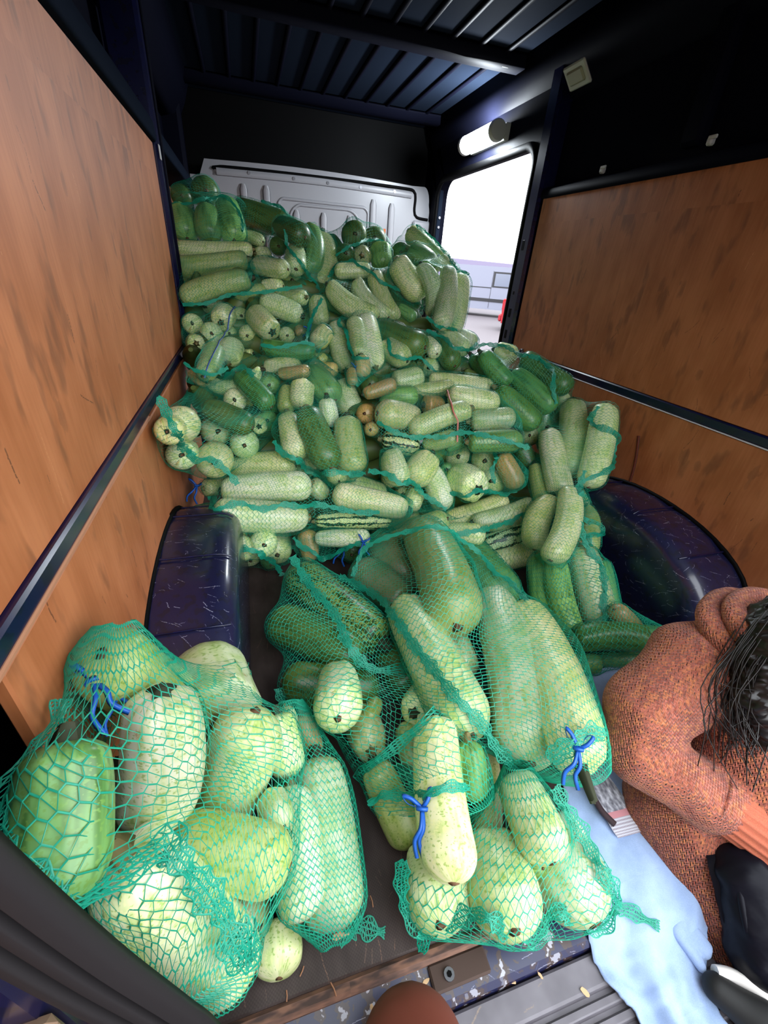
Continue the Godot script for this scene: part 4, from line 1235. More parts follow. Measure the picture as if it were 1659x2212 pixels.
	seam(b10, [Vector3(-0.244, 0.875, -1.916), Vector3(-0.267, 0.845, -1.894), Vector3(-0.290, 0.817, -1.868), Vector3(-0.308, 0.791, -1.820), Vector3(-0.326, 0.767, -1.772), Vector3(-0.339, 0.748, -1.712), Vector3(-0.352, 0.730, -1.652)], 0.017, Vector3(-0.090, 0.210, 0.970))
	seam(b10, [Vector3(-0.529, 0.712, -1.678), Vector3(-0.496, 0.711, -1.658), Vector3(-0.463, 0.709, -1.649), Vector3(-0.413, 0.720, -1.646), Vector3(-0.363, 0.731, -1.644), Vector3(-0.341, 0.727, -1.640), Vector3(-0.319, 0.724, -1.635)], 0.017, Vector3(-0.090, 0.210, 0.970))
	tie(b10, Vector3(-0.321, 0.760, -1.786), 0.035, Vector3(-0.090, 0.210, 0.970))
	# the sack of upright ones with dry tips
	zu("pale green zucchini, dry yellow tip, in the sack of upright ones with dry tips", "p", Vector3(-0.187, 0.626, -1.632), Vector3(-0.190, 0.782, -1.849), 0.080)
	zu("pale green zucchini, fourth from left in the sack of upright ones with dry tips", "p", Vector3(-0.140, 0.691, -1.602), Vector3(-0.134, 0.815, -1.756), 0.074)
	zu("whitish zucchini, star scar at its foot, in the sack of upright ones with dry tips", "w", Vector3(-0.074, 0.651, -1.578), Vector3(-0.071, 0.818, -1.810), 0.087)
	zu("zucchini, dark, behind, in the sack of upright ones with dry tips", "d", Vector3(-0.220, 0.623, -1.738), Vector3(-0.234, 0.713, -1.849), 0.075)
	zu("tan zucchini, dry husk, in the sack of upright ones with dry tips", "t", Vector3(-0.138, 0.697, -1.568), Vector3(-0.139, 0.624, -1.522), 0.060)
	zu("tan zucchini, small dry husk, in the sack of upright ones with dry tips", "t", Vector3(-0.186, 0.652, -1.542), Vector3(-0.191, 0.606, -1.480), 0.042)
	var b11 := sack("green net sack of upright zucchini with dry yellow stem tips", Vector3(-0.095, -0.758, 0.646), Vector3(-0.210, 0.270, 0.940), 0.014, 0.0115)
	seam(b11, [Vector3(-0.189, 0.808, -1.799), Vector3(-0.179, 0.785, -1.777), Vector3(-0.172, 0.765, -1.736), Vector3(-0.173, 0.740, -1.688), Vector3(-0.177, 0.718, -1.624), Vector3(-0.172, 0.703, -1.588), Vector3(-0.168, 0.687, -1.552), Vector3(-0.149, 0.694, -1.523), Vector3(-0.123, 0.695, -1.519)], 0.017, Vector3(-0.210, 0.270, 0.940))
	tie(b11, Vector3(-0.171, 0.660, -1.535), 0.03, Vector3(-0.210, 0.270, 0.940))
	# the dim sack right of the dry tips
	zu("zucchini, long, dark and glossy, in the dim sack right of the dry tips", "d", Vector3(0.001, 0.771, -1.829), Vector3(0.144, 0.731, -1.587), 0.115)
	zu("pale green zucchini, round shouldered, in the dim sack right of the dry tips", "p", Vector3(-0.007, 0.710, -1.694), Vector3(0.062, 0.681, -1.567), 0.096)
	zu("pale green zucchini, fourth from left in the dim sack right of the dry tips", "p", Vector3(0.217, 0.624, -1.870), Vector3(0.130, 0.663, -1.649), 0.088)
	zu("pale green zucchini, lower right round end, in the dim sack right of the dry tips", "p", Vector3(0.275, 0.601, -1.832), Vector3(0.182, 0.642, -1.615), 0.092)
	zu("whitish zucchini, rightmost in the dim sack right of the dry tips", "w", Vector3(0.187, 0.745, -1.713), Vector3(0.208, 0.703, -1.605), 0.066)
	zu("dark green zucchini, buried, lowest, in the dim sack right of the dry tips", "d", Vector3(-0.055, 0.629, -1.686), Vector3(0.090, 0.623, -1.653), 0.070)
	var b12 := sack("green net sack of dark zucchini in the dim middle of the heap", Vector3(0.850, -0.419, 0.318), Vector3(-0.330, 0.260, 0.910), 0.014, 0.0115)
	seam(b12, [Vector3(-0.008, 0.756, -1.649), Vector3(-0.008, 0.729, -1.617), Vector3(-0.010, 0.704, -1.581), Vector3(0.012, 0.700, -1.550), Vector3(0.040, 0.693, -1.538), Vector3(0.080, 0.693, -1.559), Vector3(0.120, 0.693, -1.578), Vector3(0.164, 0.661, -1.576), Vector3(0.203, 0.631, -1.560)], 0.017, Vector3(-0.330, 0.260, 0.910))
	# the small sack under the door opening
	zu("pale green zucchini, third from left in the small sack under the door opening", "p", Vector3(0.295, 0.762, -1.808), Vector3(0.371, 0.710, -1.639), 0.074)
	zu("dark green zucchini, second from left in the small sack under the door opening", "d", Vector3(0.250, 0.736, -1.740), Vector3(0.283, 0.660, -1.568), 0.089)
	zu("zucchini, pale behind net, in the small sack under the door opening", "w", Vector3(0.411, 0.754, -1.838), Vector3(0.470, 0.723, -1.761), 0.073)
	zu("dark green zucchini, buried, in the small sack under the door opening", "d", Vector3(0.237, 0.636, -1.662), Vector3(0.312, 0.620, -1.644), 0.053)
	var b13 := sack("small green net sack below the sill of the door opening", Vector3(0.898, -0.285, 0.336), Vector3(-0.420, 0.240, 0.880), 0.014, 0.0115)
	seam(b13, [Vector3(0.194, 0.784, -1.724), Vector3(0.222, 0.772, -1.701), Vector3(0.249, 0.759, -1.678), Vector3(0.265, 0.741, -1.645), Vector3(0.281, 0.723, -1.613), Vector3(0.328, 0.723, -1.620), Vector3(0.375, 0.722, -1.627), Vector3(0.418, 0.728, -1.683), Vector3(0.448, 0.738, -1.713)], 0.020, Vector3(-0.420, 0.240, 0.880))
	# the deep green sack
	zu("deep green zucchini, small round end at the left, in the deep green sack", "g", Vector3(0.462, 0.615, -1.849), Vector3(0.352, 0.652, -1.639), 0.075)
	zu("deep green zucchini, left of the uncovered pair, in the deep green sack", "g", Vector3(0.380, 0.698, -1.615), Vector3(0.483, 0.578, -1.499), 0.078)
	zu("deep green zucchini, right of the uncovered pair, in the deep green sack", "g", Vector3(0.384, 0.723, -1.540), Vector3(0.486, 0.614, -1.430), 0.078)
	zu("deep green zucchini, long, by the wall, in the deep green sack", "g", Vector3(0.625, 0.697, -1.585), Vector3(0.748, 0.610, -1.358), 0.098)
	zu("deep green zucchini, under stretched net, in the deep green sack", "g", Vector3(0.528, 0.653, -1.502), Vector3(0.662, 0.535, -1.321), 0.097)
	zu("deep green zucchini, lowest long one, in the deep green sack", "g", Vector3(0.408, 0.606, -1.407), Vector3(0.553, 0.482, -1.259), 0.098)
	zu("zucchini, pale end peeping below, in the deep green sack", "p", Vector3(0.689, 0.377, -1.472), Vector3(0.544, 0.434, -1.289), 0.079)
	zu("zucchini, pale, at the back, in the deep green sack", "p", Vector3(0.578, 0.703, -1.760), Vector3(0.659, 0.679, -1.677), 0.091)
	zu("zucchini, pale tip at the right, in the deep green sack", "p", Vector3(0.724, 0.580, -1.487), Vector3(0.780, 0.528, -1.388), 0.077)
	var b14 := sack("green net sack of dark green zucchini beside the right wall panel", Vector3(0.659, -0.429, 0.618), Vector3(-0.530, 0.290, 0.800), 0.014, 0.0115)
	seam(b14, [Vector3(0.388, 0.686, -1.747), Vector3(0.445, 0.707, -1.741), Vector3(0.502, 0.729, -1.735), Vector3(0.547, 0.729, -1.716), Vector3(0.576, 0.734, -1.672), Vector3(0.594, 0.718, -1.609), Vector3(0.593, 0.708, -1.524), Vector3(0.609, 0.676, -1.467), Vector3(0.624, 0.645, -1.411), Vector3(0.630, 0.605, -1.351), Vector3(0.642, 0.564, -1.300)], 0.023, Vector3(-0.530, 0.290, 0.800))
	# the torn-seam round-end sack
	zu("pale green zucchini, largest, crackled green blotch, in the torn-seam round-end sack", "p", Vector3(-0.799, 0.539, -1.282), Vector3(-0.776, 0.602, -1.054), 0.101)
	zu("pale green zucchini, leftmost, in the torn-seam round-end sack", "p", Vector3(-0.815, 0.561, -1.169), Vector3(-0.790, 0.621, -0.941), 0.070)
	zu("pale green zucchini, lowest left, brown scar, in the torn-seam round-end sack", "p", Vector3(-0.807, 0.434, -1.295), Vector3(-0.788, 0.504, -1.070), 0.085)
	zu("zucchini, pale crackled round end, in the torn-seam round-end sack", "p", Vector3(-0.733, 0.391, -1.620), Vector3(-0.709, 0.458, -1.391), 0.110)
	zu("pale green zucchini, lowest, grey patch, in the torn-seam round-end sack", "p", Vector3(-0.741, 0.343, -1.419), Vector3(-0.713, 0.423, -1.194), 0.120)
	zu("pale green zucchini, brown star scar, in the torn-seam round-end sack", "p", Vector3(-0.630, 0.356, -1.550), Vector3(-0.620, 0.428, -1.321), 0.102)
	zu("dark green zucchini, yellow blossom tip, in the torn-seam round-end sack", "d", Vector3(-0.746, 0.546, -1.412), Vector3(-0.585, 0.497, -1.307), 0.085)
	zu("yellow-green zucchini, upper left round end, in the torn-seam round-end sack", "y", Vector3(-0.769, 0.489, -1.818), Vector3(-0.743, 0.541, -1.585), 0.088)
	zu("zucchini, pale grey round end, in the torn-seam round-end sack", "w", Vector3(-0.655, 0.495, -1.712), Vector3(-0.643, 0.548, -1.478), 0.083)
	zu("zucchini, long green, in the torn-seam round-end sack", "g", Vector3(-0.625, 0.631, -1.531), Vector3(-0.513, 0.536, -1.413), 0.076)
	zu("mid green zucchini, top right round end, in the torn-seam round-end sack", "m", Vector3(-0.505, 0.537, -1.782), Vector3(-0.511, 0.585, -1.547), 0.078)
	zu("mid green zucchini, eighth from left in the torn-seam round-end sack", "m", Vector3(-0.692, 0.578, -1.710), Vector3(-0.622, 0.558, -1.548), 0.063)
	zu("pale green zucchini, ribbed stem facing out, in the torn-seam round-end sack", "p", Vector3(-0.563, 0.474, -1.386), Vector3(-0.564, 0.415, -1.619), 0.064)
	zu("mid green zucchini, fourteenth from left in the torn-seam round-end sack", "m", Vector3(-0.527, 0.419, -1.665), Vector3(-0.531, 0.479, -1.433), 0.080)
	zu("zucchini, small yellowish round end, in the torn-seam round-end sack", "y", Vector3(-0.589, 0.479, -1.789), Vector3(-0.586, 0.529, -1.554), 0.061)
	zu("zucchini, dark round end at the right rim, in the torn-seam round-end sack", "g", Vector3(-0.496, 0.470, -1.729), Vector3(-0.504, 0.523, -1.495), 0.070)
	var b15 := sack("green net sack of round ends with a ragged seam beside the left wall", Vector3(0.853, -0.491, 0.178), Vector3(0.050, 0.400, 0.920), 0.014, 0.0115)
	seam(b15, [Vector3(-0.800, 0.700, -0.981), Vector3(-0.785, 0.668, -0.956), Vector3(-0.765, 0.626, -0.921), Vector3(-0.766, 0.549, -1.064), Vector3(-0.746, 0.497, -1.149), Vector3(-0.717, 0.445, -1.167), Vector3(-0.679, 0.407, -1.160), Vector3(-0.648, 0.364, -1.138)], 0.029, Vector3(0.050, 0.400, 0.920))
	seam(b15, [Vector3(-0.927, 0.519, -1.620), Vector3(-0.865, 0.496, -1.585), Vector3(-0.828, 0.508, -1.580), Vector3(-0.787, 0.557, -1.596), Vector3(-0.713, 0.581, -1.585), Vector3(-0.645, 0.634, -1.539), Vector3(-0.565, 0.641, -1.462)], 0.026, Vector3(0.050, 0.400, 0.920))
	# the upright sack at middle left
	zu("zucchini, small round end at the upper left, in the upright sack at middle left", "p", Vector3(-0.384, 0.606, -1.506), Vector3(-0.402, 0.533, -1.417), 0.088)
	zu("pale green zucchini, left, pale shouldered, in the upright sack at middle left", "p", Vector3(-0.457, 0.514, -1.397), Vector3(-0.444, 0.407, -1.229), 0.098)
	zu("zucchini, long, dark, central, in the upright sack at middle left", "d", Vector3(-0.396, 0.560, -1.329), Vector3(-0.327, 0.389, -1.170), 0.107)
	zu("zucchini, yellowish, right, in the upright sack at middle left", "y", Vector3(-0.244, 0.516, -1.342), Vector3(-0.241, 0.356, -1.188), 0.112)
	zu("mid green zucchini, blurred behind doubled net, in the upright sack at middle left", "m", Vector3(-0.343, 0.636, -1.610), Vector3(-0.267, 0.549, -1.451), 0.109)
	zu("whitish zucchini, seventh from left in the upright sack at middle left", "w", Vector3(-0.310, 0.576, -1.396), Vector3(-0.298, 0.466, -1.381), 0.069)
	zu("yellow-green zucchini, leftmost, at the back, in the upright sack at middle left", "y", Vector3(-0.441, 0.580, -1.545), Vector3(-0.461, 0.504, -1.447), 0.069)
	zu("pale green zucchini, right, at the back, in the upright sack at middle left", "p", Vector3(-0.225, 0.585, -1.591), Vector3(-0.188, 0.490, -1.471), 0.100)
	zu("pale green zucchini, bottom end, left, in the upright sack at middle left", "p", Vector3(-0.416, 0.335, -1.399), Vector3(-0.395, 0.306, -1.302), 0.079)
	zu("pale green zucchini, bottom end, right, in the upright sack at middle left", "p", Vector3(-0.295, 0.327, -1.320), Vector3(-0.291, 0.308, -1.222), 0.075)
	var b16 := sack("green net sack of leaning zucchini in the middle left of the heap", Vector3(0.136, -0.773, 0.620), Vector3(-0.130, 0.420, 0.900), 0.014, 0.0115)
	seam(b16, [Vector3(-0.518, 0.458, -1.276), Vector3(-0.494, 0.430, -1.236), Vector3(-0.449, 0.416, -1.202), Vector3(-0.390, 0.357, -1.255), Vector3(-0.341, 0.332, -1.240), Vector3(-0.282, 0.353, -1.188), Vector3(-0.210, 0.373, -1.147)], 0.029, Vector3(-0.130, 0.420, 0.900))
	# the wide sack with yellow stub ends
	zu("pale green zucchini, broad, upper left, in the wide sack with yellow stub ends", "p", Vector3(0.066, 0.491, -1.382), Vector3(-0.128, 0.534, -1.326), 0.108)
	zu("zucchini, dark ragged stem, in the wide sack with yellow stub ends", "m", Vector3(-0.081, 0.551, -1.476), Vector3(0.074, 0.569, -1.431), 0.070)
	zu("zucchini, dry cream stub, in the wide sack with yellow stub ends", "t", Vector3(0.088, 0.543, -1.398), Vector3(0.183, 0.532, -1.419), 0.071)
	zu("pale green zucchini, slanting, pink thread across it, in the wide sack with yellow stub ends", "p", Vector3(0.238, 0.561, -1.281), Vector3(-0.003, 0.465, -1.296), 0.083)
	zu("pale green zucchini, tenth from left in the wide sack with yellow stub ends", "p", Vector3(0.182, 0.588, -1.384), Vector3(0.391, 0.559, -1.328), 0.088)
	zu("pale green zucchini, ragged stem end, right, in the wide sack with yellow stub ends", "p", Vector3(0.252, 0.503, -1.297), Vector3(0.426, 0.533, -1.248), 0.085)
	zu("striped zucchini, brown scab, in the wide sack with yellow stub ends", "s", Vector3(-0.111, 0.438, -1.303), Vector3(0.029, 0.424, -1.251), 0.082)
	zu("yellow-green zucchini, eighth from left in the wide sack with yellow stub ends", "y", Vector3(0.061, 0.407, -1.291), Vector3(0.173, 0.472, -1.221), 0.066)
	zu("mid green zucchini, long, lowest right, in the wide sack with yellow stub ends", "m", Vector3(0.200, 0.459, -1.188), Vector3(0.408, 0.475, -1.143), 0.082)
	zu("zucchini, yellow stub poking out of the net, in the wide sack with yellow stub ends", "t", Vector3(-0.063, 0.470, -1.608), Vector3(-0.161, 0.512, -1.392), 0.078)
	zu("tan zucchini, smaller yellow stub, in the wide sack with yellow stub ends", "t", Vector3(-0.058, 0.424, -1.536), Vector3(-0.154, 0.471, -1.321), 0.054)
	zu("mid green zucchini, ninth from left in the wide sack with yellow stub ends", "m", Vector3(0.152, 0.406, -1.283), Vector3(0.221, 0.440, -1.264), 0.060)
	var b17 := sack("wide green net sack lying across the centre of the heap with two yellow stub ends", Vector3(0.937, 0.078, 0.340), Vector3(-0.370, 0.400, 0.840), 0.014, 0.0115)
	seam(b17, [Vector3(-0.136, 0.511, -1.294), Vector3(-0.058, 0.489, -1.273), Vector3(0.016, 0.474, -1.242), Vector3(0.093, 0.472, -1.219), Vector3(0.165, 0.495, -1.196), Vector3(0.232, 0.500, -1.158), Vector3(0.301, 0.491, -1.121), Vector3(0.399, 0.469, -1.079)], 0.023, Vector3(-0.370, 0.400, 0.840))
	cord(b17, [Vector3(0.166, 0.567, -1.348), Vector3(0.148, 0.560, -1.246), Vector3(0.164, 0.531, -1.231), Vector3(0.186, 0.486, -1.278)], "pink_thread", Color(0.80, 0.48, 0.44), "thin pink thread")
	# the pale sack behind the wide sack
	zu("pale green zucchini, third from left in the pale sack behind the wide sack", "p", Vector3(-0.006, 0.595, -1.538), Vector3(0.129, 0.628, -1.535), 0.088)
	zu("pale green zucchini, long, at the right, in the pale sack behind the wide sack", "p", Vector3(0.157, 0.598, -1.557), Vector3(0.436, 0.583, -1.463), 0.093)
	zu("pale green zucchini, slim, in the pale sack behind the wide sack", "p", Vector3(0.065, 0.567, -1.490), Vector3(0.243, 0.601, -1.456), 0.061)
	zu("zucchini, dark round end, in the pale sack behind the wide sack", "d", Vector3(-0.041, 0.540, -1.767), Vector3(-0.104, 0.587, -1.540), 0.085)
	zu("tan zucchini, bare orange-tan, in the pale sack behind the wide sack", "t", Vector3(-0.158, 0.577, -1.435), Vector3(-0.023, 0.619, -1.442), 0.054)
	var b18 := sack("pale green net sack behind the wide centre sack", Vector3(0.963, 0.052, 0.266), Vector3(-0.330, 0.330, 0.890), 0.014, 0.0115)
	# the top sack in the right column
	zu("pale green zucchini, broad, in the middle, in the top sack in the right column", "p", Vector3(0.769, 0.555, -1.349), Vector3(0.621, 0.333, -1.077), 0.109)
	zu("pale green zucchini, rightmost, in the top sack in the right column", "p", Vector3(0.767, 0.602, -1.164), Vector3(0.624, 0.341, -0.970), 0.100)
	zu("zucchini, pale ridge, left, in the top sack in the right column", "w", Vector3(0.589, 0.475, -1.234), Vector3(0.516, 0.312, -0.970), 0.092)
	zu("yellow-green zucchini, short, lower left, in the top sack in the right column", "y", Vector3(0.503, 0.362, -1.156), Vector3(0.472, 0.265, -1.007), 0.063)
	zu("mid green zucchini, at the back left, in the top sack in the right column", "m", Vector3(0.782, 0.483, -1.481), Vector3(0.662, 0.360, -1.301), 0.094)
	var b19 := sack("green net sack of upright zucchini topmost in the right column", Vector3(-0.252, -0.777, 0.577), Vector3(-0.600, 0.410, 0.680), 0.014, 0.0115)
	seam(b19, [Vector3(0.698, 0.608, -1.125), Vector3(0.681, 0.582, -1.121), Vector3(0.685, 0.548, -1.140), Vector3(0.682, 0.510, -1.139), Vector3(0.678, 0.470, -1.138), Vector3(0.655, 0.438, -1.110), Vector3(0.628, 0.408, -1.077), Vector3(0.591, 0.382, -1.033), Vector3(0.551, 0.360, -0.986)], 0.026, Vector3(-0.600, 0.410, 0.680))
	# the middle sack in the right column
	zu("pale green zucchini, left and curved, in the middle sack in the right column", "p", Vector3(0.475, 0.312, -0.976), Vector3(0.346, 0.179, -0.838), 0.090, Vector3(-0.022, 0.005, -0.010))
	zu("pale green zucchini, central and curved, in the middle sack in the right column", "p", Vector3(0.499, 0.364, -0.929), Vector3(0.287, 0.248, -0.692), 0.085, Vector3(0.023, -0.004, 0.010))
	zu("yellow-green zucchini, rightmost, in the middle sack in the right column", "y", Vector3(0.703, 0.254, -1.005), Vector3(0.521, 0.199, -0.777), 0.073)
	zu("pale green zucchini, small, behind the knot, in the middle sack in the right column", "p", Vector3(0.664, 0.290, -1.048), Vector3(0.643, 0.252, -0.962), 0.054)
	var b20 := sack("green net sack of curved zucchini in the middle of the right column", Vector3(-0.371, -0.733, 0.570), Vector3(-0.600, 0.530, 0.600), 0.014, 0.0115)
	seam(b20, [Vector3(0.532, 0.442, -0.921), Vector3(0.520, 0.417, -0.909), Vector3(0.509, 0.393, -0.898), Vector3(0.505, 0.366, -0.883), Vector3(0.539, 0.316, -0.906), Vector3(0.539, 0.281, -0.882), Vector3(0.539, 0.247, -0.859), Vector3(0.513, 0.245, -0.798), Vector3(0.516, 0.223, -0.764)], 0.026, Vector3(-0.600, 0.530, 0.600))
	# the bottom sack in the right column
	zu("mid green zucchini, leftmost, slim, in the bottom sack in the right column", "m", Vector3(0.353, 0.170, -0.817), Vector3(0.269, 0.057, -0.592), 0.077)
	zu("zucchini, green scrape on its skin, in the bottom sack in the right column", "m", Vector3(0.356, 0.210, -0.741), Vector3(0.301, 0.085, -0.520), 0.080, Vector3(-0.012, -0.003, -0.002))
	zu("pale green zucchini, broad, in the bottom sack in the right column", "p", Vector3(0.483, 0.214, -0.778), Vector3(0.436, 0.062, -0.541), 0.109)
	zu("mid green zucchini, rightmost, half hidden, in the bottom sack in the right column", "m", Vector3(0.576, 0.156, -0.759), Vector3(0.509, 0.036, -0.561), 0.068)
	var b21 := sack("green net sack of four upright zucchini lowest in the right column", Vector3(0.113, -0.831, 0.544), Vector3(-0.580, 0.650, 0.500), 0.014, 0.0115)
	seam(b21, [Vector3(0.433, 0.336, -0.782), Vector3(0.440, 0.301, -0.759), Vector3(0.447, 0.267, -0.734), Vector3(0.460, 0.244, -0.706), Vector3(0.471, 0.223, -0.678), Vector3(0.457, 0.196, -0.638), Vector3(0.441, 0.171, -0.598), Vector3(0.417, 0.143, -0.551), Vector3(0.418, 0.093, -0.524)], 0.026, Vector3(-0.580, 0.650, 0.500))
	# the low sack behind the rust sweater
	zu("deep green zucchini, long, on top, in the low sack behind the rust sweater", "g", Vector3(0.264, 0.115, -0.487), Vector3(0.468, 0.143, -0.411), 0.077, Vector3(0.001, 0.012, -0.007))
	zu("deep green zucchini, at the right, in the low sack behind the rust sweater", "g", Vector3(0.556, 0.118, -0.439), Vector3(0.468, 0.112, -0.465), 0.055)
	zu("mid green zucchini, lower left, in the low sack behind the rust sweater", "m", Vector3(0.256, 0.051, -0.461), Vector3(0.342, 0.058, -0.432), 0.056)
	zu("mid green zucchini, lower right, in the low sack behind the rust sweater", "m", Vector3(0.355, 0.042, -0.457), Vector3(0.496, 0.049, -0.424), 0.044)
	zu("tan zucchini, tan, bare beside the wheel arch, in the low sack behind the rust sweater", "t", Vector3(0.538, 0.069, -0.500), Vector3(0.425, 0.166, -0.527), 0.057)
	var b22 := sack("low green net sack lying on the floor behind the rust sweater", Vector3(0.973, 0.041, 0.225), Vector3(-0.600, 0.690, 0.400), 0.014, 0.0115)
	# the slack sack below the wide sack
	zu("pale green zucchini, left, pale, in the slack sack below the wide sack", "p", Vector3(-0.102, 0.428, -1.202), Vector3(-0.096, 0.355, -1.076), 0.088)
	zu("pale green zucchini, broad, slanting, in the slack sack below the wide sack", "p", Vector3(0.062, 0.403, -1.210), Vector3(-0.038, 0.325, -1.141), 0.110)
	zu("zucchini, long, pale, torn stem, in the slack sack below the wide sack", "w", Vector3(0.084, 0.329, -1.259), Vector3(0.111, 0.205, -1.117), 0.092)
	zu("pale green zucchini, star stem scar, in the slack sack below the wide sack", "p", Vector3(-0.041, 0.247, -1.192), Vector3(0.041, 0.163, -1.401), 0.067)
	zu("pale green zucchini, fourth from left in the slack sack below the wide sack", "p", Vector3(0.010, 0.265, -1.179), Vector3(-0.037, 0.221, -1.114), 0.069)
	zu("pale green zucchini, half hidden at the left, in the slack sack below the wide sack", "p", Vector3(-0.076, 0.349, -1.268), Vector3(-0.090, 0.265, -1.225), 0.063)
	var b23 := sack("slack green net sack hanging below the wide centre sack", Vector3(0.427, -0.791, 0.438), Vector3(-0.320, 0.530, 0.790), 0.014, 0.0115)
	seam(b23, [Vector3(-0.207, 0.394, -1.122), Vector3(-0.177, 0.394, -1.105), Vector3(-0.147, 0.393, -1.088), Vector3(-0.128, 0.384, -1.063), Vector3(-0.105, 0.367, -1.054), Vector3(-0.084, 0.370, -1.058), Vector3(-0.051, 0.357, -1.094), Vector3(-0.019, 0.320, -1.105), Vector3(0.012, 0.285, -1.112), Vector3(0.058, 0.254, -1.103), Vector3(0.101, 0.229, -1.084)], 0.026, Vector3(-0.320, 0.530, 0.790))
	# the round-end sack at middle right
	zu("pale green zucchini, upper left round end, in the round-end sack at middle right", "p", Vector3(0.329, 0.287, -1.477), Vector3(0.217, 0.359, -1.277), 0.101)
	zu("pale green zucchini, pink blossom scar, in the round-end sack at middle right", "p", Vector3(0.431, 0.290, -1.403), Vector3(0.305, 0.363, -1.213), 0.110)
	zu("pale green zucchini, large, lower left, in the round-end sack at middle right", "p", Vector3(0.219, 0.305, -1.085), Vector3(0.195, 0.293, -1.253), 0.125)
	zu("pale green zucchini, lower right, net fold across it, in the round-end sack at middle right", "p", Vector3(0.449, 0.220, -1.342), Vector3(0.319, 0.300, -1.157), 0.106)
	zu("zucchini, small, dark nick, in the round-end sack at middle right", "m", Vector3(0.144, 0.331, -1.221), Vector3(0.250, 0.260, -1.425), 0.057)
	zu("zucchini, brownish, slanting, in the round-end sack at middle right", "t", Vector3(0.343, 0.411, -1.176), Vector3(0.406, 0.296, -1.090), 0.081)
	var b24 := sack("green net sack of round ends below the wide centre sack, right", Vector3(0.875, 0.058, 0.480), Vector3(-0.450, 0.470, 0.750), 0.014, 0.0115)
	seam(b24, [Vector3(0.327, 0.410, -1.216), Vector3(0.323, 0.404, -1.186), Vector3(0.309, 0.406, -1.140), Vector3(0.314, 0.373, -1.156), Vector3(0.308, 0.347, -1.155), Vector3(0.317, 0.326, -1.150), Vector3(0.321, 0.310, -1.137)], 0.020, Vector3(-0.450, 0.470, 0.750))
	seam(b24, [Vector3(0.122, 0.274, -1.132), Vector3(0.145, 0.279, -1.111), Vector3(0.161, 0.290, -1.081), Vector3(0.184, 0.306, -1.067), Vector3(0.217, 0.313, -1.070), Vector3(0.280, 0.285, -1.101), Vector3(0.331, 0.269, -1.109), Vector3(0.383, 0.262, -1.122), Vector3(0.420, 0.267, -1.113)], 0.020, Vector3(-0.450, 0.470, 0.750))
	# the dim gap beside the right column
	zu("zucchini, dark, in the dim gap beside the right column", "d", Vector3(0.484, 0.405, -1.248), Vector3(0.528, 0.319, -1.187), 0.074)
	var b25 := sack("small dark green net sack in the gap beside the right column", Vector3(0.139, -0.823, 0.551), Vector3(-0.550, 0.440, 0.710), 0.014, 0.0115)
	# the long sack of white ones
	zu("pale green zucchini, upper, behind, in the long sack of white ones", "p", Vector3(-0.685, 0.300, -1.392), Vector3(-0.442, 0.355, -1.292), 0.099)
	zu("whitish zucchini, middle, blue-green seam across it, in the long sack of white ones", "w", Vector3(-0.710, 0.283, -1.254), Vector3(-0.398, 0.320, -1.179), 0.103)
	zu("whitish zucchini, lowest and longest, in the long sack of white ones", "w", Vector3(-0.423, 0.238, -1.094), Vector3(-0.733, 0.292, -1.092), 0.104)
	zu("pale green zucchini, upper right, in the long sack of white ones", "p", Vector3(-0.262, 0.277, -1.303), Vector3(-0.117, 0.261, -1.178), 0.069)
	zu("whitish zucchini, long, right, in the long sack of white ones", "w", Vector3(-0.059, 0.248, -1.077), Vector3(-0.326, 0.288, -1.173), 0.090)
	zu("striped zucchini, boldly striped dark green, in the long sack of white ones", "s", Vector3(-0.389, 0.171, -1.174), Vector3(-0.105, 0.182, -1.113), 0.066)
	zu("pale green zucchini, small, left stub, in the long sack of white ones", "p", Vector3(-0.774, 0.280, -1.292), Vector3(-0.711, 0.259, -1.347), 0.064)
	zu("pale green zucchini, fluted stem between two others, in the long sack of white ones", "p", Vector3(-0.388, 0.301, -1.239), Vector3(-0.337, 0.229, -1.266), 0.069)
	zu("pale green zucchini, half hidden, in the long sack of white ones", "p", Vector3(-0.754, 0.263, -1.405), Vector3(-0.662, 0.259, -1.426), 0.050)
	var b26 := sack("long green net sack of whitish zucchini lying above the left wheel arch", Vector3(0.961, 0.033, 0.274), Vector3(-0.060, 0.560, 0.830), 0.014, 0.0115)
	seam(b26, [Vector3(-0.755, 0.280, -1.213), Vector3(-0.701, 0.302, -1.200), Vector3(-0.627, 0.313, -1.173), Vector3(-0.535, 0.302, -1.149), Vector3(-0.442, 0.286, -1.133), Vector3(-0.347, 0.267, -1.112), Vector3(-0.250, 0.250, -1.084), Vector3(-0.173, 0.255, -1.064)], 0.026, Vector3(-0.060, 0.560, 0.830))
	tie(b26, Vector3(-0.799, 0.282, -1.314), 0.05, Vector3(-0.060, 0.560, 0.830))
	# the low sack on the left wheel arch
	zu("pale green zucchini, leftmost, brown scar, in the low sack on the left wheel arch", "p", Vector3(-0.799, 0.088, -1.411), Vector3(-0.771, 0.187, -1.196), 0.102)
	zu("pale green zucchini, second from left in the low sack on the left wheel arch", "p", Vector3(-0.694, 0.109, -1.293), Vector3(-0.673, 0.211, -1.077), 0.090)
	zu("pale green zucchini, fifth from left in the low sack on the left wheel arch", "p", Vector3(-0.585, 0.096, -1.219), Vector3(-0.581, 0.203, -1.005), 0.089)
	zu("pale green zucchini, third from left in the low sack on the left wheel arch", "p", Vector3(-0.660, 0.081, -1.225), Vector3(-0.644, 0.188, -1.011), 0.081)
	zu("pale green zucchini, rightmost, in the low sack on the left wheel arch", "p", Vector3(-0.533, 0.045, -1.317), Vector3(-0.537, 0.082, -1.106), 0.099)
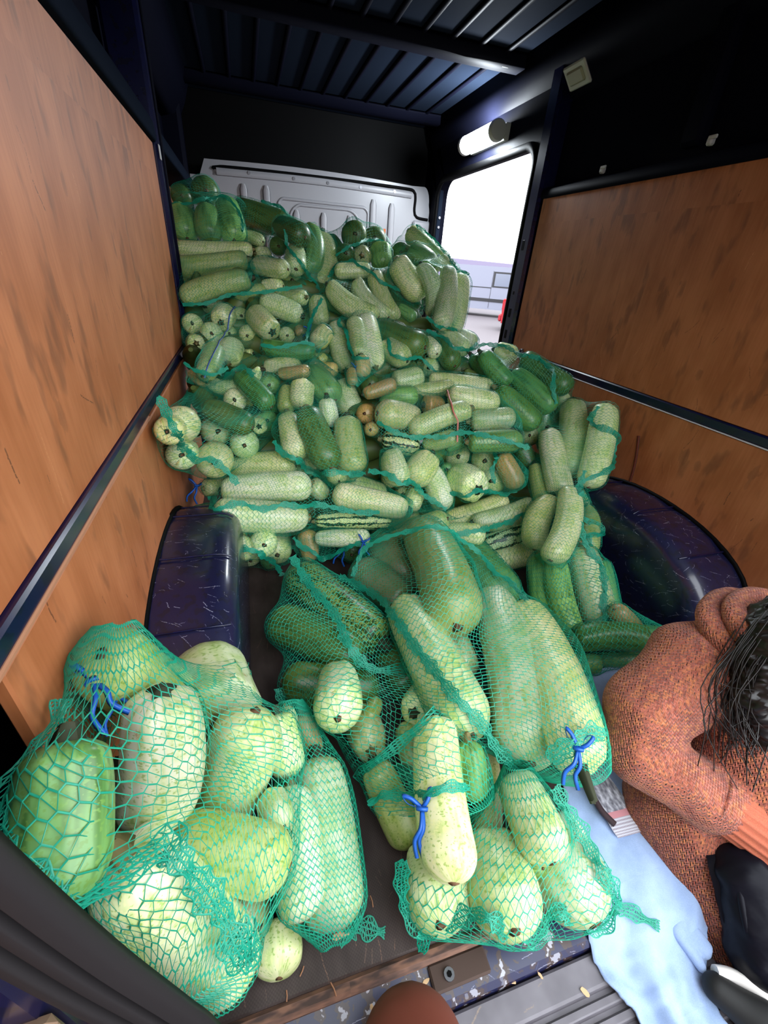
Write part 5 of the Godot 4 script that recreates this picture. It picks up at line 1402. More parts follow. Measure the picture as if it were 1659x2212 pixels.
	zu("pale green zucchini, low, in the low sack on the left wheel arch", "p", Vector3(-0.648, 0.035, -1.364), Vector3(-0.635, 0.037, -1.151), 0.078)
	zu("mid green zucchini, lowest, in shadow, in the low sack on the left wheel arch", "m", Vector3(-0.565, 0.030, -1.331), Vector3(-0.564, 0.032, -1.118), 0.067)
	var b27 := sack("green net sack of round ends slumped against the left wheel arch", Vector3(0.866, -0.281, 0.414), Vector3(0.040, 0.630, 0.780), 0.014, 0.0115)
	seam(b27, [Vector3(-0.859, 0.163, -1.225), Vector3(-0.815, 0.172, -1.204), Vector3(-0.767, 0.161, -1.157), Vector3(-0.703, 0.178, -1.077), Vector3(-0.646, 0.204, -0.997), Vector3(-0.596, 0.184, -0.991), Vector3(-0.554, 0.081, -1.068), Vector3(-0.532, 0.026, -1.078)], 0.026, Vector3(0.040, 0.630, 0.780))
	seam(b27, [Vector3(-0.536, 0.014, -1.103), Vector3(-0.531, 0.007, -1.097), Vector3(-0.527, 0.001, -1.092), Vector3(-0.526, -0.010, -1.085), Vector3(-0.524, -0.021, -1.078)], 0.043, Vector3(0.040, 0.630, 0.780))
	# the small sack with the blue knot
	zu("zucchini, brownish, upright, in the small sack with the blue knot", "t", Vector3(-0.417, 0.046, -1.097), Vector3(-0.427, 0.150, -1.160), 0.072)
	zu("whitish zucchini, lying across the top, in the small sack with the blue knot", "w", Vector3(-0.399, 0.141, -1.107), Vector3(-0.215, 0.177, -1.024), 0.063)
	zu("zucchini, dark round end, in the small sack with the blue knot", "d", Vector3(-0.218, 0.038, -1.277), Vector3(-0.268, 0.071, -1.071), 0.084)
	var b28 := sack("small green net sack with a blue knot on the floor before the heap", Vector3(0.964, -0.117, 0.241), Vector3(-0.140, 0.640, 0.750), 0.014, 0.0115)
	seam(b28, [Vector3(-0.477, 0.138, -1.131), Vector3(-0.464, 0.125, -1.115), Vector3(-0.451, 0.113, -1.099), Vector3(-0.428, 0.111, -1.084), Vector3(-0.403, 0.102, -1.079), Vector3(-0.366, 0.099, -1.086), Vector3(-0.332, 0.111, -1.071), Vector3(-0.307, 0.123, -1.058), Vector3(-0.286, 0.151, -1.023), Vector3(-0.261, 0.170, -1.004), Vector3(-0.233, 0.180, -0.996)], 0.023, Vector3(-0.140, 0.640, 0.750))
	tie(b28, Vector3(-0.297, 0.094, -1.089), 0.05, Vector3(-0.140, 0.640, 0.750))
	tie(b28, Vector3(-0.248, 0.183, -0.995), 0.04, Vector3(-0.140, 0.640, 0.750))
	# the lowest sack in front of the right column
	zu("yellow-green zucchini, left, yellow-green, in the lowest sack in front of the right column", "y", Vector3(-0.162, 0.082, -1.179), Vector3(0.024, 0.176, -1.168), 0.079)
	zu("yellow-green zucchini, second from left in the lowest sack in front of the right column", "y", Vector3(-0.102, 0.098, -1.118), Vector3(0.059, 0.255, -0.982), 0.081)
	zu("pale green zucchini, brown nick, in the lowest sack in front of the right column", "p", Vector3(0.135, 0.136, -1.147), Vector3(0.404, 0.218, -1.139), 0.089)
	zu("pale green zucchini, fifth from left in the lowest sack in front of the right column", "p", Vector3(0.211, 0.172, -1.062), Vector3(0.481, 0.231, -1.060), 0.085, Vector3(0.003, -0.013, 0.009))
	zu("pale green zucchini, third from left in the lowest sack in front of the right column", "p", Vector3(0.069, 0.181, -1.010), Vector3(0.194, 0.204, -0.928), 0.079)
	zu("zucchini, pale striped, in the lowest sack in front of the right column", "s", Vector3(0.265, 0.071, -1.030), Vector3(0.451, 0.140, -1.006), 0.093)
	zu("pale green zucchini, lowest right, in the lowest sack in front of the right column", "p", Vector3(0.237, 0.050, -0.948), Vector3(0.438, 0.078, -0.946), 0.083)
	var b29 := sack("green net sack of long zucchini lowest in the middle of the heap", Vector3(0.963, 0.058, 0.262), Vector3(-0.420, 0.590, 0.690), 0.014, 0.0115)
	seam(b29, [Vector3(0.050, 0.202, -0.957), Vector3(0.078, 0.209, -0.946), Vector3(0.104, 0.219, -0.933), Vector3(0.135, 0.232, -0.919), Vector3(0.177, 0.234, -0.920), Vector3(0.254, 0.210, -0.968), Vector3(0.317, 0.204, -0.991), Vector3(0.379, 0.192, -1.007), Vector3(0.422, 0.197, -0.997)], 0.026, Vector3(-0.420, 0.590, 0.690))
	# the dark floor sack left of centre
	zu("zucchini, speckled, tan patch, topmost, in the dark floor sack left of centre", "k", Vector3(-0.287, 0.113, -0.598), Vector3(-0.495, 0.129, -0.940), 0.129)
	zu("zucchini, dark, in the middle left, in the dark floor sack left of centre", "d", Vector3(-0.357, 0.125, -0.547), Vector3(-0.571, 0.093, -0.775), 0.118)
	zu("zucchini, dark, lower left, in the dark floor sack left of centre", "d", Vector3(-0.319, 0.058, -0.493), Vector3(-0.565, 0.083, -0.558), 0.102)
	zu("pale green zucchini, big pale round end, in the dark floor sack left of centre", "p", Vector3(-0.428, 0.136, -0.502), Vector3(-0.463, 0.228, -0.327), 0.099)
	zu("zucchini, narrow green sliver, in the dark floor sack left of centre", "y", Vector3(-0.343, 0.102, -0.439), Vector3(-0.386, 0.115, -0.380), 0.039)
	zu("zucchini, dark, in the hollow, in the dark floor sack left of centre", "d", Vector3(-0.232, 0.048, -0.473), Vector3(-0.268, 0.048, -0.627), 0.101)
	zu("pale green zucchini, white fluted stem end, in the dark floor sack left of centre", "p", Vector3(-0.280, 0.143, -0.358), Vector3(-0.184, 0.066, -0.461), 0.083)
	zu("pale green zucchini, brown stained stem end, in the dark floor sack left of centre", "p", Vector3(-0.392, 0.122, -0.308), Vector3(-0.385, 0.039, -0.447), 0.086)
	zu("zucchini, yellow-tipped, poking out past the blue tie, in the dark floor sack left of centre", "y", Vector3(-0.397, 0.139, -0.272), Vector3(-0.347, 0.033, -0.155), 0.070)
	zu("zucchini, bare-ended, poking far out of its net, in the dark floor sack left of centre", "c", Vector3(-0.266, 0.218, -0.286), Vector3(-0.336, 0.202, -0.032), 0.089)
	zu("zucchini, green, right of the cream one, in the dark floor sack left of centre", "m", Vector3(-0.219, 0.215, -0.231), Vector3(-0.221, 0.128, -0.162), 0.059)
	zu("zucchini, pale, under the seam, in the dark floor sack left of centre", "p", Vector3(-0.286, 0.070, -0.374), Vector3(-0.302, 0.087, -0.272), 0.061)
	var b30 := sack("large green net sack with dark speckled zucchini on the floor left of centre", Vector3(0.130, -0.414, 0.901), Vector3(-0.170, 0.860, 0.470), 0.017, 0.0125)
	seam(b30, [Vector3(-0.498, 0.221, -0.902), Vector3(-0.478, 0.199, -0.847), Vector3(-0.443, 0.177, -0.762), Vector3(-0.406, 0.178, -0.643), Vector3(-0.391, 0.184, -0.539), Vector3(-0.345, 0.126, -0.500), Vector3(-0.295, 0.080, -0.457), Vector3(-0.302, 0.095, -0.385), Vector3(-0.322, 0.124, -0.285), Vector3(-0.311, 0.047, -0.234)], 0.035, Vector3(-0.170, 0.860, 0.470))
	seam(b30, [Vector3(-0.572, 0.091, -0.533), Vector3(-0.555, 0.075, -0.515), Vector3(-0.538, 0.057, -0.498), Vector3(-0.514, 0.030, -0.474), Vector3(-0.490, 0.004, -0.449), Vector3(-0.470, -0.036, -0.419), Vector3(-0.450, -0.075, -0.388), Vector3(-0.430, -0.092, -0.371), Vector3(-0.411, -0.110, -0.353), Vector3(-0.395, -0.133, -0.334), Vector3(-0.378, -0.156, -0.315)], 0.029, Vector3(-0.170, 0.860, 0.470))
	seam(b30, [Vector3(-0.424, 0.118, -0.211), Vector3(-0.409, 0.130, -0.210), Vector3(-0.397, 0.152, -0.204), Vector3(-0.371, 0.168, -0.189), Vector3(-0.353, 0.204, -0.166), Vector3(-0.351, 0.241, -0.149), Vector3(-0.345, 0.262, -0.139), Vector3(-0.329, 0.277, -0.133), Vector3(-0.310, 0.279, -0.133), Vector3(-0.292, 0.270, -0.131), Vector3(-0.270, 0.248, -0.135)], 0.020, Vector3(-0.170, 0.860, 0.470))
	tie(b30, Vector3(-0.357, 0.237, -0.130), 0.05, Vector3(-0.170, 0.860, 0.470))
	# the front sack at the sill
	zu("cream zucchini, slim, upright behind the cream tip, in the front sack at the sill", "c", Vector3(-0.114, 0.045, -0.283), Vector3(-0.207, 0.028, -0.101), 0.058)
	zu("pale green zucchini, topmost, blossom scar facing front, in the front sack at the sill", "p", Vector3(-0.138, 0.165, -0.171), Vector3(-0.149, 0.164, -0.024), 0.089)
	zu("pale green zucchini, left, in the front sack at the sill", "p", Vector3(-0.319, 0.052, -0.121), Vector3(-0.352, 0.103, -0.015), 0.109)
	zu("pale green zucchini, middle, in the front sack at the sill", "p", Vector3(-0.214, 0.070, -0.106), Vector3(-0.246, 0.131, 0.029), 0.114)
	zu("whitish zucchini, right, in the front sack at the sill", "w", Vector3(-0.086, 0.062, -0.117), Vector3(-0.080, 0.062, 0.046), 0.129)
	zu("zucchini, green sliver between two, in the front sack at the sill", "m", Vector3(-0.158, 0.042, -0.103), Vector3(-0.147, 0.115, -0.035), 0.036)
	var b31 := sack("green net sack of fat pale zucchini at the front sill with a scalloped hem", Vector3(-0.075, -0.745, 0.663), Vector3(-0.310, 0.920, 0.220), 0.017, 0.0105)
	seam(b31, [Vector3(-0.393, 0.159, -0.096), Vector3(-0.401, 0.119, -0.074), Vector3(-0.394, 0.080, -0.045), Vector3(-0.369, 0.074, -0.022), Vector3(-0.339, 0.101, -0.015), Vector3(-0.307, 0.132, -0.009), Vector3(-0.285, 0.157, 0.010), Vector3(-0.252, 0.118, 0.024), Vector3(-0.202, 0.080, 0.030), Vector3(-0.168, 0.080, 0.019), Vector3(-0.142, 0.096, 0.020), Vector3(-0.102, 0.056, 0.035), Vector3(-0.060, 0.039, 0.045), Vector3(-0.030, 0.065, 0.038)], 0.032, Vector3(-0.310, 0.920, 0.220), true)
	seam(b31, [Vector3(-0.100, 0.217, -0.112), Vector3(-0.092, 0.202, -0.100), Vector3(-0.083, 0.186, -0.087), Vector3(-0.073, 0.169, -0.073), Vector3(-0.067, 0.159, -0.057), Vector3(-0.059, 0.144, -0.038), Vector3(-0.058, 0.139, -0.016), Vector3(-0.059, 0.138, 0.003), Vector3(-0.045, 0.110, 0.017), Vector3(-0.037, 0.092, 0.027), Vector3(-0.028, 0.073, 0.038)], 0.038, Vector3(-0.310, 0.920, 0.220))
	seam(b31, [Vector3(-0.003, 0.021, 0.029), Vector3(0.011, 0.018, 0.035), Vector3(0.025, 0.016, 0.041), Vector3(0.036, 0.009, 0.049), Vector3(0.048, 0.008, 0.057), Vector3(0.055, 0.008, 0.064), Vector3(0.063, 0.008, 0.070)], 0.032, Vector3(-0.310, 0.920, 0.220))
	seam(b31, [Vector3(-0.365, 0.074, -0.024), Vector3(-0.369, 0.066, -0.020), Vector3(-0.374, 0.057, -0.016), Vector3(-0.377, 0.049, -0.012), Vector3(-0.381, 0.040, -0.008)], 0.032, Vector3(-0.310, 0.920, 0.220))
	# the big centre foreground sack
	zu("zucchini, greyish, upper of two at the left, in the big centre foreground sack", "q", Vector3(-0.089, 0.062, -0.882), Vector3(-0.173, 0.136, -1.071), 0.130)
	zu("zucchini, greyish, lower of two at the left, in the big centre foreground sack", "q", Vector3(-0.157, 0.080, -0.761), Vector3(-0.279, 0.089, -0.974), 0.135)
	zu("zucchini, dark, topmost, scarred tip, in the big centre foreground sack", "y", Vector3(-0.041, 0.212, -0.991), Vector3(-0.120, 0.232, -0.502), 0.161, Vector3(0.015, 0.006, 0.001))
	zu("mid green zucchini, under stretched net, at the back right, in the big centre foreground sack", "m", Vector3(0.136, 0.085, -1.091), Vector3(0.162, 0.085, -0.678), 0.179)
	zu("pale green zucchini, left, yellow-tinged, in the big centre foreground sack", "p", Vector3(-0.196, 0.154, -0.688), Vector3(-0.195, 0.193, -0.246), 0.126)
	zu("pale green zucchini, long, central, in the big centre foreground sack", "p", Vector3(0.096, 0.140, -0.684), Vector3(-0.096, 0.161, -0.180), 0.137, Vector3(0.017, 0.005, 0.003))
	zu("cream zucchini, right, fluted cream end and long stem, in the big centre foreground sack", "c", Vector3(-0.044, 0.239, -0.122), Vector3(0.174, 0.125, -0.621), 0.117, Vector3(0.019, 0.008, 0.002))
	zu("pale green zucchini, half hidden below the dark one, in the big centre foreground sack", "p", Vector3(-0.051, 0.070, -0.658), Vector3(-0.082, 0.080, -0.471), 0.084)
	var b32 := sack("large green net sack of long zucchini slanting through the centre foreground", Vector3(0.337, -0.522, 0.783), Vector3(-0.350, 0.740, 0.580), 0.014, 0.0115)
	seam(b32, [Vector3(-0.345, 0.100, -0.923), Vector3(-0.303, 0.107, -0.871), Vector3(-0.258, 0.137, -0.760), Vector3(-0.251, 0.209, -0.595), Vector3(-0.247, 0.231, -0.485), Vector3(-0.238, 0.252, -0.384), Vector3(-0.228, 0.271, -0.292), Vector3(-0.197, 0.250, -0.254), Vector3(-0.161, 0.208, -0.219), Vector3(-0.129, 0.185, -0.187), Vector3(-0.082, 0.149, -0.164)], 0.032, Vector3(-0.350, 0.740, 0.580))
	seam(b32, [Vector3(-0.306, 0.119, -0.891), Vector3(-0.252, 0.199, -0.937), Vector3(-0.130, 0.274, -0.896), Vector3(-0.035, 0.295, -0.847), Vector3(0.095, 0.224, -0.824), Vector3(0.129, 0.184, -0.690), Vector3(0.110, 0.199, -0.574)], 0.020, Vector3(-0.350, 0.740, 0.580))
	seam(b32, [Vector3(-0.105, 0.257, -0.140), Vector3(-0.087, 0.280, -0.139), Vector3(-0.068, 0.301, -0.139), Vector3(-0.048, 0.304, -0.141), Vector3(-0.023, 0.301, -0.145), Vector3(-0.003, 0.288, -0.146), Vector3(0.013, 0.283, -0.143)], 0.043, Vector3(-0.350, 0.740, 0.580))
	tie(b32, Vector3(-0.062, 0.292, -0.130), 0.05, Vector3(-0.350, 0.740, 0.580))
	tie(b32, Vector3(0.231, -0.144, -0.239), 0.05, Vector3(-0.350, 0.740, 0.580))
	# the big front left sack
	zu("yellow-green zucchini, ribbed, topmost, in the big front left sack", "y", Vector3(-0.755, 0.323, -0.376), Vector3(-0.791, 0.557, -0.278), 0.098)
	zu("pale green zucchini, dark scar on its upper end, in the big front left sack", "p", Vector3(-0.682, 0.237, -0.369), Vector3(-0.726, 0.218, -0.560), 0.151)
	zu("zucchini, white, dark stem, pink blemishes, in the big front left sack", "b", Vector3(-0.721, 0.512, -0.239), Vector3(-0.757, 0.324, -0.173), 0.102)
	zu("pale green zucchini, leaning, scar at its top, in the big front left sack", "p", Vector3(-0.692, 0.168, -0.230), Vector3(-0.612, 0.334, -0.310), 0.123)
	zu("pale green zucchini, at the right rim, in the big front left sack", "p", Vector3(-0.580, 0.246, -0.355), Vector3(-0.564, 0.184, -0.261), 0.065)
	zu("mid green zucchini, huge and green, against the wall, in the big front left sack", "m", Vector3(-0.783, 0.579, -0.142), Vector3(-0.783, 0.494, -0.027), 0.086)
	zu("yellow-green zucchini, ribbed yellow-green, across the middle, in the big front left sack", "y", Vector3(-0.744, 0.267, -0.179), Vector3(-0.576, 0.257, -0.098), 0.085)
	zu("cream zucchini, huge and cream, lowest in front, in the big front left sack", "c", Vector3(-0.760, 0.415, -0.099), Vector3(-0.662, 0.143, -0.039), 0.103)
	zu("pale green zucchini, short, under the wide seam, in the big front left sack", "p", Vector3(-0.700, 0.077, -0.163), Vector3(-0.632, 0.098, -0.089), 0.073)
	zu("zucchini, grey, deep inside, in the big front left sack", "q", Vector3(-0.812, 0.352, -0.254), Vector3(-0.809, 0.189, -0.212), 0.055)
	zu("pale green zucchini, small, at the right, in the big front left sack", "p", Vector3(-0.602, 0.223, -0.218), Vector3(-0.582, 0.241, -0.158), 0.049)
	var b33 := sack("largest green net sack slumped in the front left corner with a blue ribbon tie", Vector3(0.015, -0.765, 0.644), Vector3(0.120, 0.910, 0.400), 0.017, 0.0105)
	seam(b33, [Vector3(-0.807, 0.522, -0.254), Vector3(-0.803, 0.499, -0.239), Vector3(-0.782, 0.468, -0.208), Vector3(-0.756, 0.441, -0.169), Vector3(-0.724, 0.419, -0.127), Vector3(-0.696, 0.430, -0.076), Vector3(-0.677, 0.381, -0.060), Vector3(-0.656, 0.329, -0.040), Vector3(-0.648, 0.279, -0.023), Vector3(-0.631, 0.250, -0.015)], 0.043, Vector3(0.120, 0.910, 0.400))
	seam(b33, [Vector3(-0.651, 0.306, -0.040), Vector3(-0.645, 0.290, -0.036), Vector3(-0.640, 0.274, -0.031), Vector3(-0.632, 0.264, -0.031), Vector3(-0.624, 0.260, -0.030)], 0.072, Vector3(0.120, 0.910, 0.400))
	tie(b33, Vector3(-0.800, 0.532, -0.256), 0.05, Vector3(0.120, 0.910, 0.400))
	tie(b33, Vector3(-0.779, 0.500, -0.252), 0.035, Vector3(0.120, 0.910, 0.400))
	# the narrow frilled front sack
	zu("zucchini, big, white, fluted neck, in the narrow frilled front sack", "w", Vector3(-0.511, 0.159, -0.303), Vector3(-0.515, 0.055, -0.064), 0.104)
	zu("whitish zucchini, left of the big white one, in the narrow frilled front sack", "w", Vector3(-0.566, 0.203, -0.239), Vector3(-0.570, 0.124, -0.071), 0.070)
	zu("zucchini, green round end poking out low, in the narrow frilled front sack", "p", Vector3(-0.605, 0.035, -0.106), Vector3(-0.609, 0.043, -0.037), 0.074)
	zu("pale green zucchini, slim, brown stem, in the narrow frilled front sack", "p", Vector3(-0.563, 0.205, -0.398), Vector3(-0.551, 0.090, -0.294), 0.045)
	zu("zucchini, cream stem stub, in the narrow frilled front sack", "t", Vector3(-0.530, 0.166, -0.398), Vector3(-0.508, 0.115, -0.328), 0.043)
	var b34 := sack("narrow green net sack with a frilled end beside the front left sack", Vector3(-0.059, -0.559, 0.827), Vector3(-0.010, 0.940, 0.350), 0.012, 0.008)
	seam(b34, [Vector3(-0.613, 0.008, -0.147), Vector3(-0.602, 0.008, -0.136), Vector3(-0.591, 0.008, -0.125), Vector3(-0.573, 0.008, -0.115), Vector3(-0.555, 0.008, -0.105), Vector3(-0.534, 0.008, -0.097), Vector3(-0.514, 0.008, -0.089), Vector3(-0.493, 0.008, -0.083), Vector3(-0.472, 0.008, -0.077)], 0.072, Vector3(-0.010, 0.940, 0.350), true)
	seam(b34, [Vector3(-0.476, 0.008, -0.078), Vector3(-0.464, 0.008, -0.071), Vector3(-0.452, 0.008, -0.064), Vector3(-0.440, 0.008, -0.058), Vector3(-0.428, 0.008, -0.053)], 0.043, Vector3(-0.010, 0.940, 0.350))
	zu(HID, "d", Vector3(-0.257, 0.233, -1.473), Vector3(-0.483, 0.223, -1.491), 0.099, Vector3.ZERO, true)
	zu(HID, "m", Vector3(0.620, 0.281, -1.455), Vector3(0.619, 0.317, -1.164), 0.089, Vector3.ZERO, true)
	zu(HID, "d", Vector3(0.078, 0.746, -2.141), Vector3(-0.126, 0.857, -2.084), 0.099, Vector3.ZERO, true)
	zu(HID, "d", Vector3(0.005, 0.926, -2.140), Vector3(-0.054, 0.948, -2.390), 0.106, Vector3.ZERO, true)
	zu(HID, "m", Vector3(0.231, 0.542, -1.788), Vector3(-0.008, 0.571, -1.806), 0.091, Vector3.ZERO, true)
	zu(HID, "d", Vector3(-0.581, 1.125, -2.634), Vector3(-0.342, 1.195, -2.702), 0.103, Vector3.ZERO, true)
	zu(HID, "d", Vector3(0.300, 0.179, -1.298), Vector3(0.032, 0.187, -1.238), 0.113, Vector3.ZERO, true)
	zu(HID, "m", Vector3(0.311, 0.468, -1.613), Vector3(0.106, 0.498, -1.451), 0.107, Vector3.ZERO, true)
	zu(HID, "d", Vector3(-0.680, 0.366, -1.742), Vector3(-0.720, 0.295, -1.541), 0.092, Vector3.ZERO, true)
	zu(HID, "d", Vector3(-0.683, 0.874, -2.226), Vector3(-0.571, 0.938, -2.065), 0.086, Vector3.ZERO, true)
	zu(HID, "m", Vector3(-0.319, 0.356, -1.357), Vector3(-0.394, 0.498, -1.539), 0.106, Vector3.ZERO, true)
	zu(HID, "d", Vector3(0.266, 0.836, -2.348), Vector3(0.377, 0.934, -2.138), 0.110, Vector3.ZERO, true)
	zu(HID, "d", Vector3(0.395, 0.540, -1.776), Vector3(0.570, 0.589, -1.575), 0.096, Vector3.ZERO, true)
	zu(HID, "d", Vector3(0.306, 0.187, -1.481), Vector3(0.102, 0.218, -1.407), 0.095, Vector3.ZERO, true)
	zu(HID, "d", Vector3(-0.185, 0.966, -2.449), Vector3(-0.317, 1.104, -2.319), 0.112, Vector3.ZERO, true)
	zu(HID, "d", Vector3(-0.610, 0.221, -1.452), Vector3(-0.767, 0.222, -1.592), 0.087, Vector3.ZERO, true)
	zu(HID, "m", Vector3(-0.024, 0.601, -1.798), Vector3(-0.200, 0.694, -1.935), 0.106, Vector3.ZERO, true)
	zu(HID, "d", Vector3(-0.417, 0.231, -1.367), Vector3(-0.212, 0.259, -1.387), 0.090, Vector3.ZERO, true)
	zu(HID, "m", Vector3(0.282, 0.084, -1.349), Vector3(0.405, 0.088, -1.119), 0.098, Vector3.ZERO, true)
	zu(HID, "d", Vector3(-0.435, 1.015, -2.508), Vector3(-0.640, 1.017, -2.403), 0.114, Vector3.ZERO, true)
	zu(HID, "d", Vector3(-0.282, 0.972, -2.326), Vector3(-0.238, 0.782, -2.442), 0.086, Vector3.ZERO, true)
	zu(HID, "d", Vector3(0.606, 0.612, -1.755), Vector3(0.498, 0.575, -1.995), 0.098, Vector3.ZERO, true)
	zu(HID, "d", Vector3(-0.421, 0.501, -1.804), Vector3(-0.304, 0.676, -1.834), 0.094, Vector3.ZERO, true)
	zu(HID, "m", Vector3(0.172, 0.484, -1.369), Vector3(0.004, 0.393, -1.451), 0.086, Vector3.ZERO, true)
	zu(HID, "d", Vector3(0.060, 0.064, -1.191), Vector3(-0.026, 0.094, -1.393), 0.103, Vector3.ZERO, true)
	zu(HID, "d", Vector3(0.270, 1.008, -2.168), Vector3(0.120, 0.892, -2.278), 0.096, Vector3.ZERO, true)
	zu(HID, "d", Vector3(-0.107, 0.473, -1.765), Vector3(-0.265, 0.470, -1.561), 0.112, Vector3.ZERO, true)
	zu(HID, "d", Vector3(-0.270, 0.839, -2.120), Vector3(-0.067, 0.705, -2.048), 0.105, Vector3.ZERO, true)
	zu(HID, "d", Vector3(0.452, 0.469, -1.320), Vector3(0.224, 0.508, -1.430), 0.085, Vector3.ZERO, true)
	zu(HID, "d", Vector3(0.039, 0.553, -1.595), Vector3(0.292, 0.534, -1.643), 0.096, Vector3.ZERO, true)
	zu(HID, "d", Vector3(-0.521, 0.899, -2.252), Vector3(-0.353, 0.816, -2.133), 0.111, Vector3.ZERO, true)
	zu(HID, "m", Vector3(0.238, 0.396, -1.399), Vector3(0.058, 0.305, -1.312), 0.088, Vector3.ZERO, true)
	zu(HID, "d", Vector3(0.495, 0.555, -1.548), Vector3(0.329, 0.490, -1.718), 0.099, Vector3.ZERO, true)
	zu(HID, "d", Vector3(-0.091, 0.109, -1.310), Vector3(-0.273, 0.141, -1.204), 0.101, Vector3.ZERO, true)
	zu(HID, "m", Vector3(0.376, 0.471, -1.439), Vector3(0.605, 0.474, -1.429), 0.085, Vector3.ZERO, true)
	zu(HID, "d", Vector3(-0.583, 0.258, -1.553), Vector3(-0.468, 0.312, -1.375), 0.099, Vector3.ZERO, true)
	zu(HID, "d", Vector3(-0.020, 1.036, -2.503), Vector3(-0.275, 1.050, -2.492), 0.107, Vector3.ZERO, true)
	zu(HID, "d", Vector3(-0.056, 0.865, -2.037), Vector3(0.203, 0.812, -2.088), 0.085, Vector3.ZERO, true)
	zu(HID, "d", Vector3(-0.104, 0.538, -1.868), Vector3(-0.264, 0.558, -1.693), 0.103, Vector3.ZERO, true)
	zu(HID, "m", Vector3(-0.402, 0.506, -1.670), Vector3(-0.484, 0.341, -1.831), 0.104, Vector3.ZERO, true)
	zu(HID, "m", Vector3(0.732, 0.502, -1.563), Vector3(0.501, 0.534, -1.490), 0.085, Vector3.ZERO, true)
	zu(HID, "d", Vector3(-0.026, 0.336, -1.470), Vector3(-0.002, 0.513, -1.604), 0.085, Vector3.ZERO, true)
	zu(HID, "m", Vector3(-0.451, 0.204, -1.354), Vector3(-0.698, 0.224, -1.303), 0.111, Vector3.ZERO, true)
	zu(HID, "m", Vector3(0.127, 0.476, -1.631), Vector3(-0.121, 0.380, -1.643), 0.103, Vector3.ZERO, true)
	zu(HID, "m", Vector3(-0.651, 0.554, -1.769), Vector3(-0.436, 0.562, -1.848), 0.087, Vector3.ZERO, true)
	zu(HID, "d", Vector3(0.432, 0.676, -1.842), Vector3(0.221, 0.712, -1.850), 0.097, Vector3.ZERO, true)
	zu(HID, "d", Vector3(-0.498, 0.776, -2.145), Vector3(-0.450, 0.616, -1.951), 0.087, Vector3.ZERO, true)
	zu(HID, "m", Vector3(0.558, 0.075, -1.217), Vector3(0.420, 0.132, -1.070), 0.102, Vector3.ZERO, true)
	zu(HID, "m", Vector3(0.558, 0.266, -1.348), Vector3(0.422, 0.057, -1.367), 0.098, Vector3.ZERO, true)
	zu(HID, "m", Vector3(0.405, 1.110, -2.559), Vector3(0.307, 0.994, -2.384), 0.086, Vector3.ZERO, true)
	zu(HID, "d", Vector3(0.317, 0.579, -1.712), Vector3(0.394, 0.604, -1.917), 0.093, Vector3.ZERO, true)

# what fills the heap behind the sacks that show: more squash, joined into one
func heap_core() -> void:
	var py := [0.0, 0.15, 0.3, 0.45, 0.58, 0.68, 0.78, 0.9, 1.05]
	var pz := [-1.04, -1.12, -1.2, -1.32, -1.48, -1.68, -1.86, -2.0, -2.2]
	var st := SurfaceTool.new()
	st.begin(Mesh.PRIMITIVE_TRIANGLES)
	var prof := PackedFloat32Array([0.15, 0.55, 0.85, 0.97, 1.0, 1.0, 0.98, 0.9, 0.7, 0.2])
	for k in py.size() - 1:
		for half in 2:
			var f := half * 0.5
			var y: float = lerpf(py[k], py[k + 1], f) + 0.045
			var z: float = lerpf(pz[k], pz[k + 1], f)
			for ix in 13:
				var x := -0.78 + 0.13 * ix + rng.randf_range(-0.03, 0.03)
				var ymax := 1.0 if x < 0.2 else (0.78 if x < 0.4 else (0.52 if x < 0.6 else 0.36))
				if y > ymax or (y < 0.4 and absf(x) > 0.56): continue
				var c := Vector3(x, y, z + 0.13 * x - 0.20 + rng.randf_range(-0.02, 0.02))
				var dir := Vector3(rng.randfn(), rng.randfn() * 0.25, rng.randfn() * 0.35).normalized() * rng.randf_range(0.10, 0.14)
				if absf(x + dir.x) > 0.80: dir.x = 0.0
				var path := PackedVector3Array(); var sc := PackedFloat32Array()
				for i in prof.size():
					path.append(c + dir * (float(i) / (prof.size() - 1) * 2.0 - 1.0)); sc.append(prof[i])
				st.append_from(sweep(path, ring2(rng.randf_range(0.042, 0.055), 10), Vector3(0.1, 1, 0.3), false, sc), 0, Transform3D())
	var o := put("heaped_zucchini", st.commit(), std(Color(0.34, 0.42, 0.20), 0.5))
	tag(o, "green zucchini packed inside the heap behind the sacks that show", "zucchini", "", "stuff")

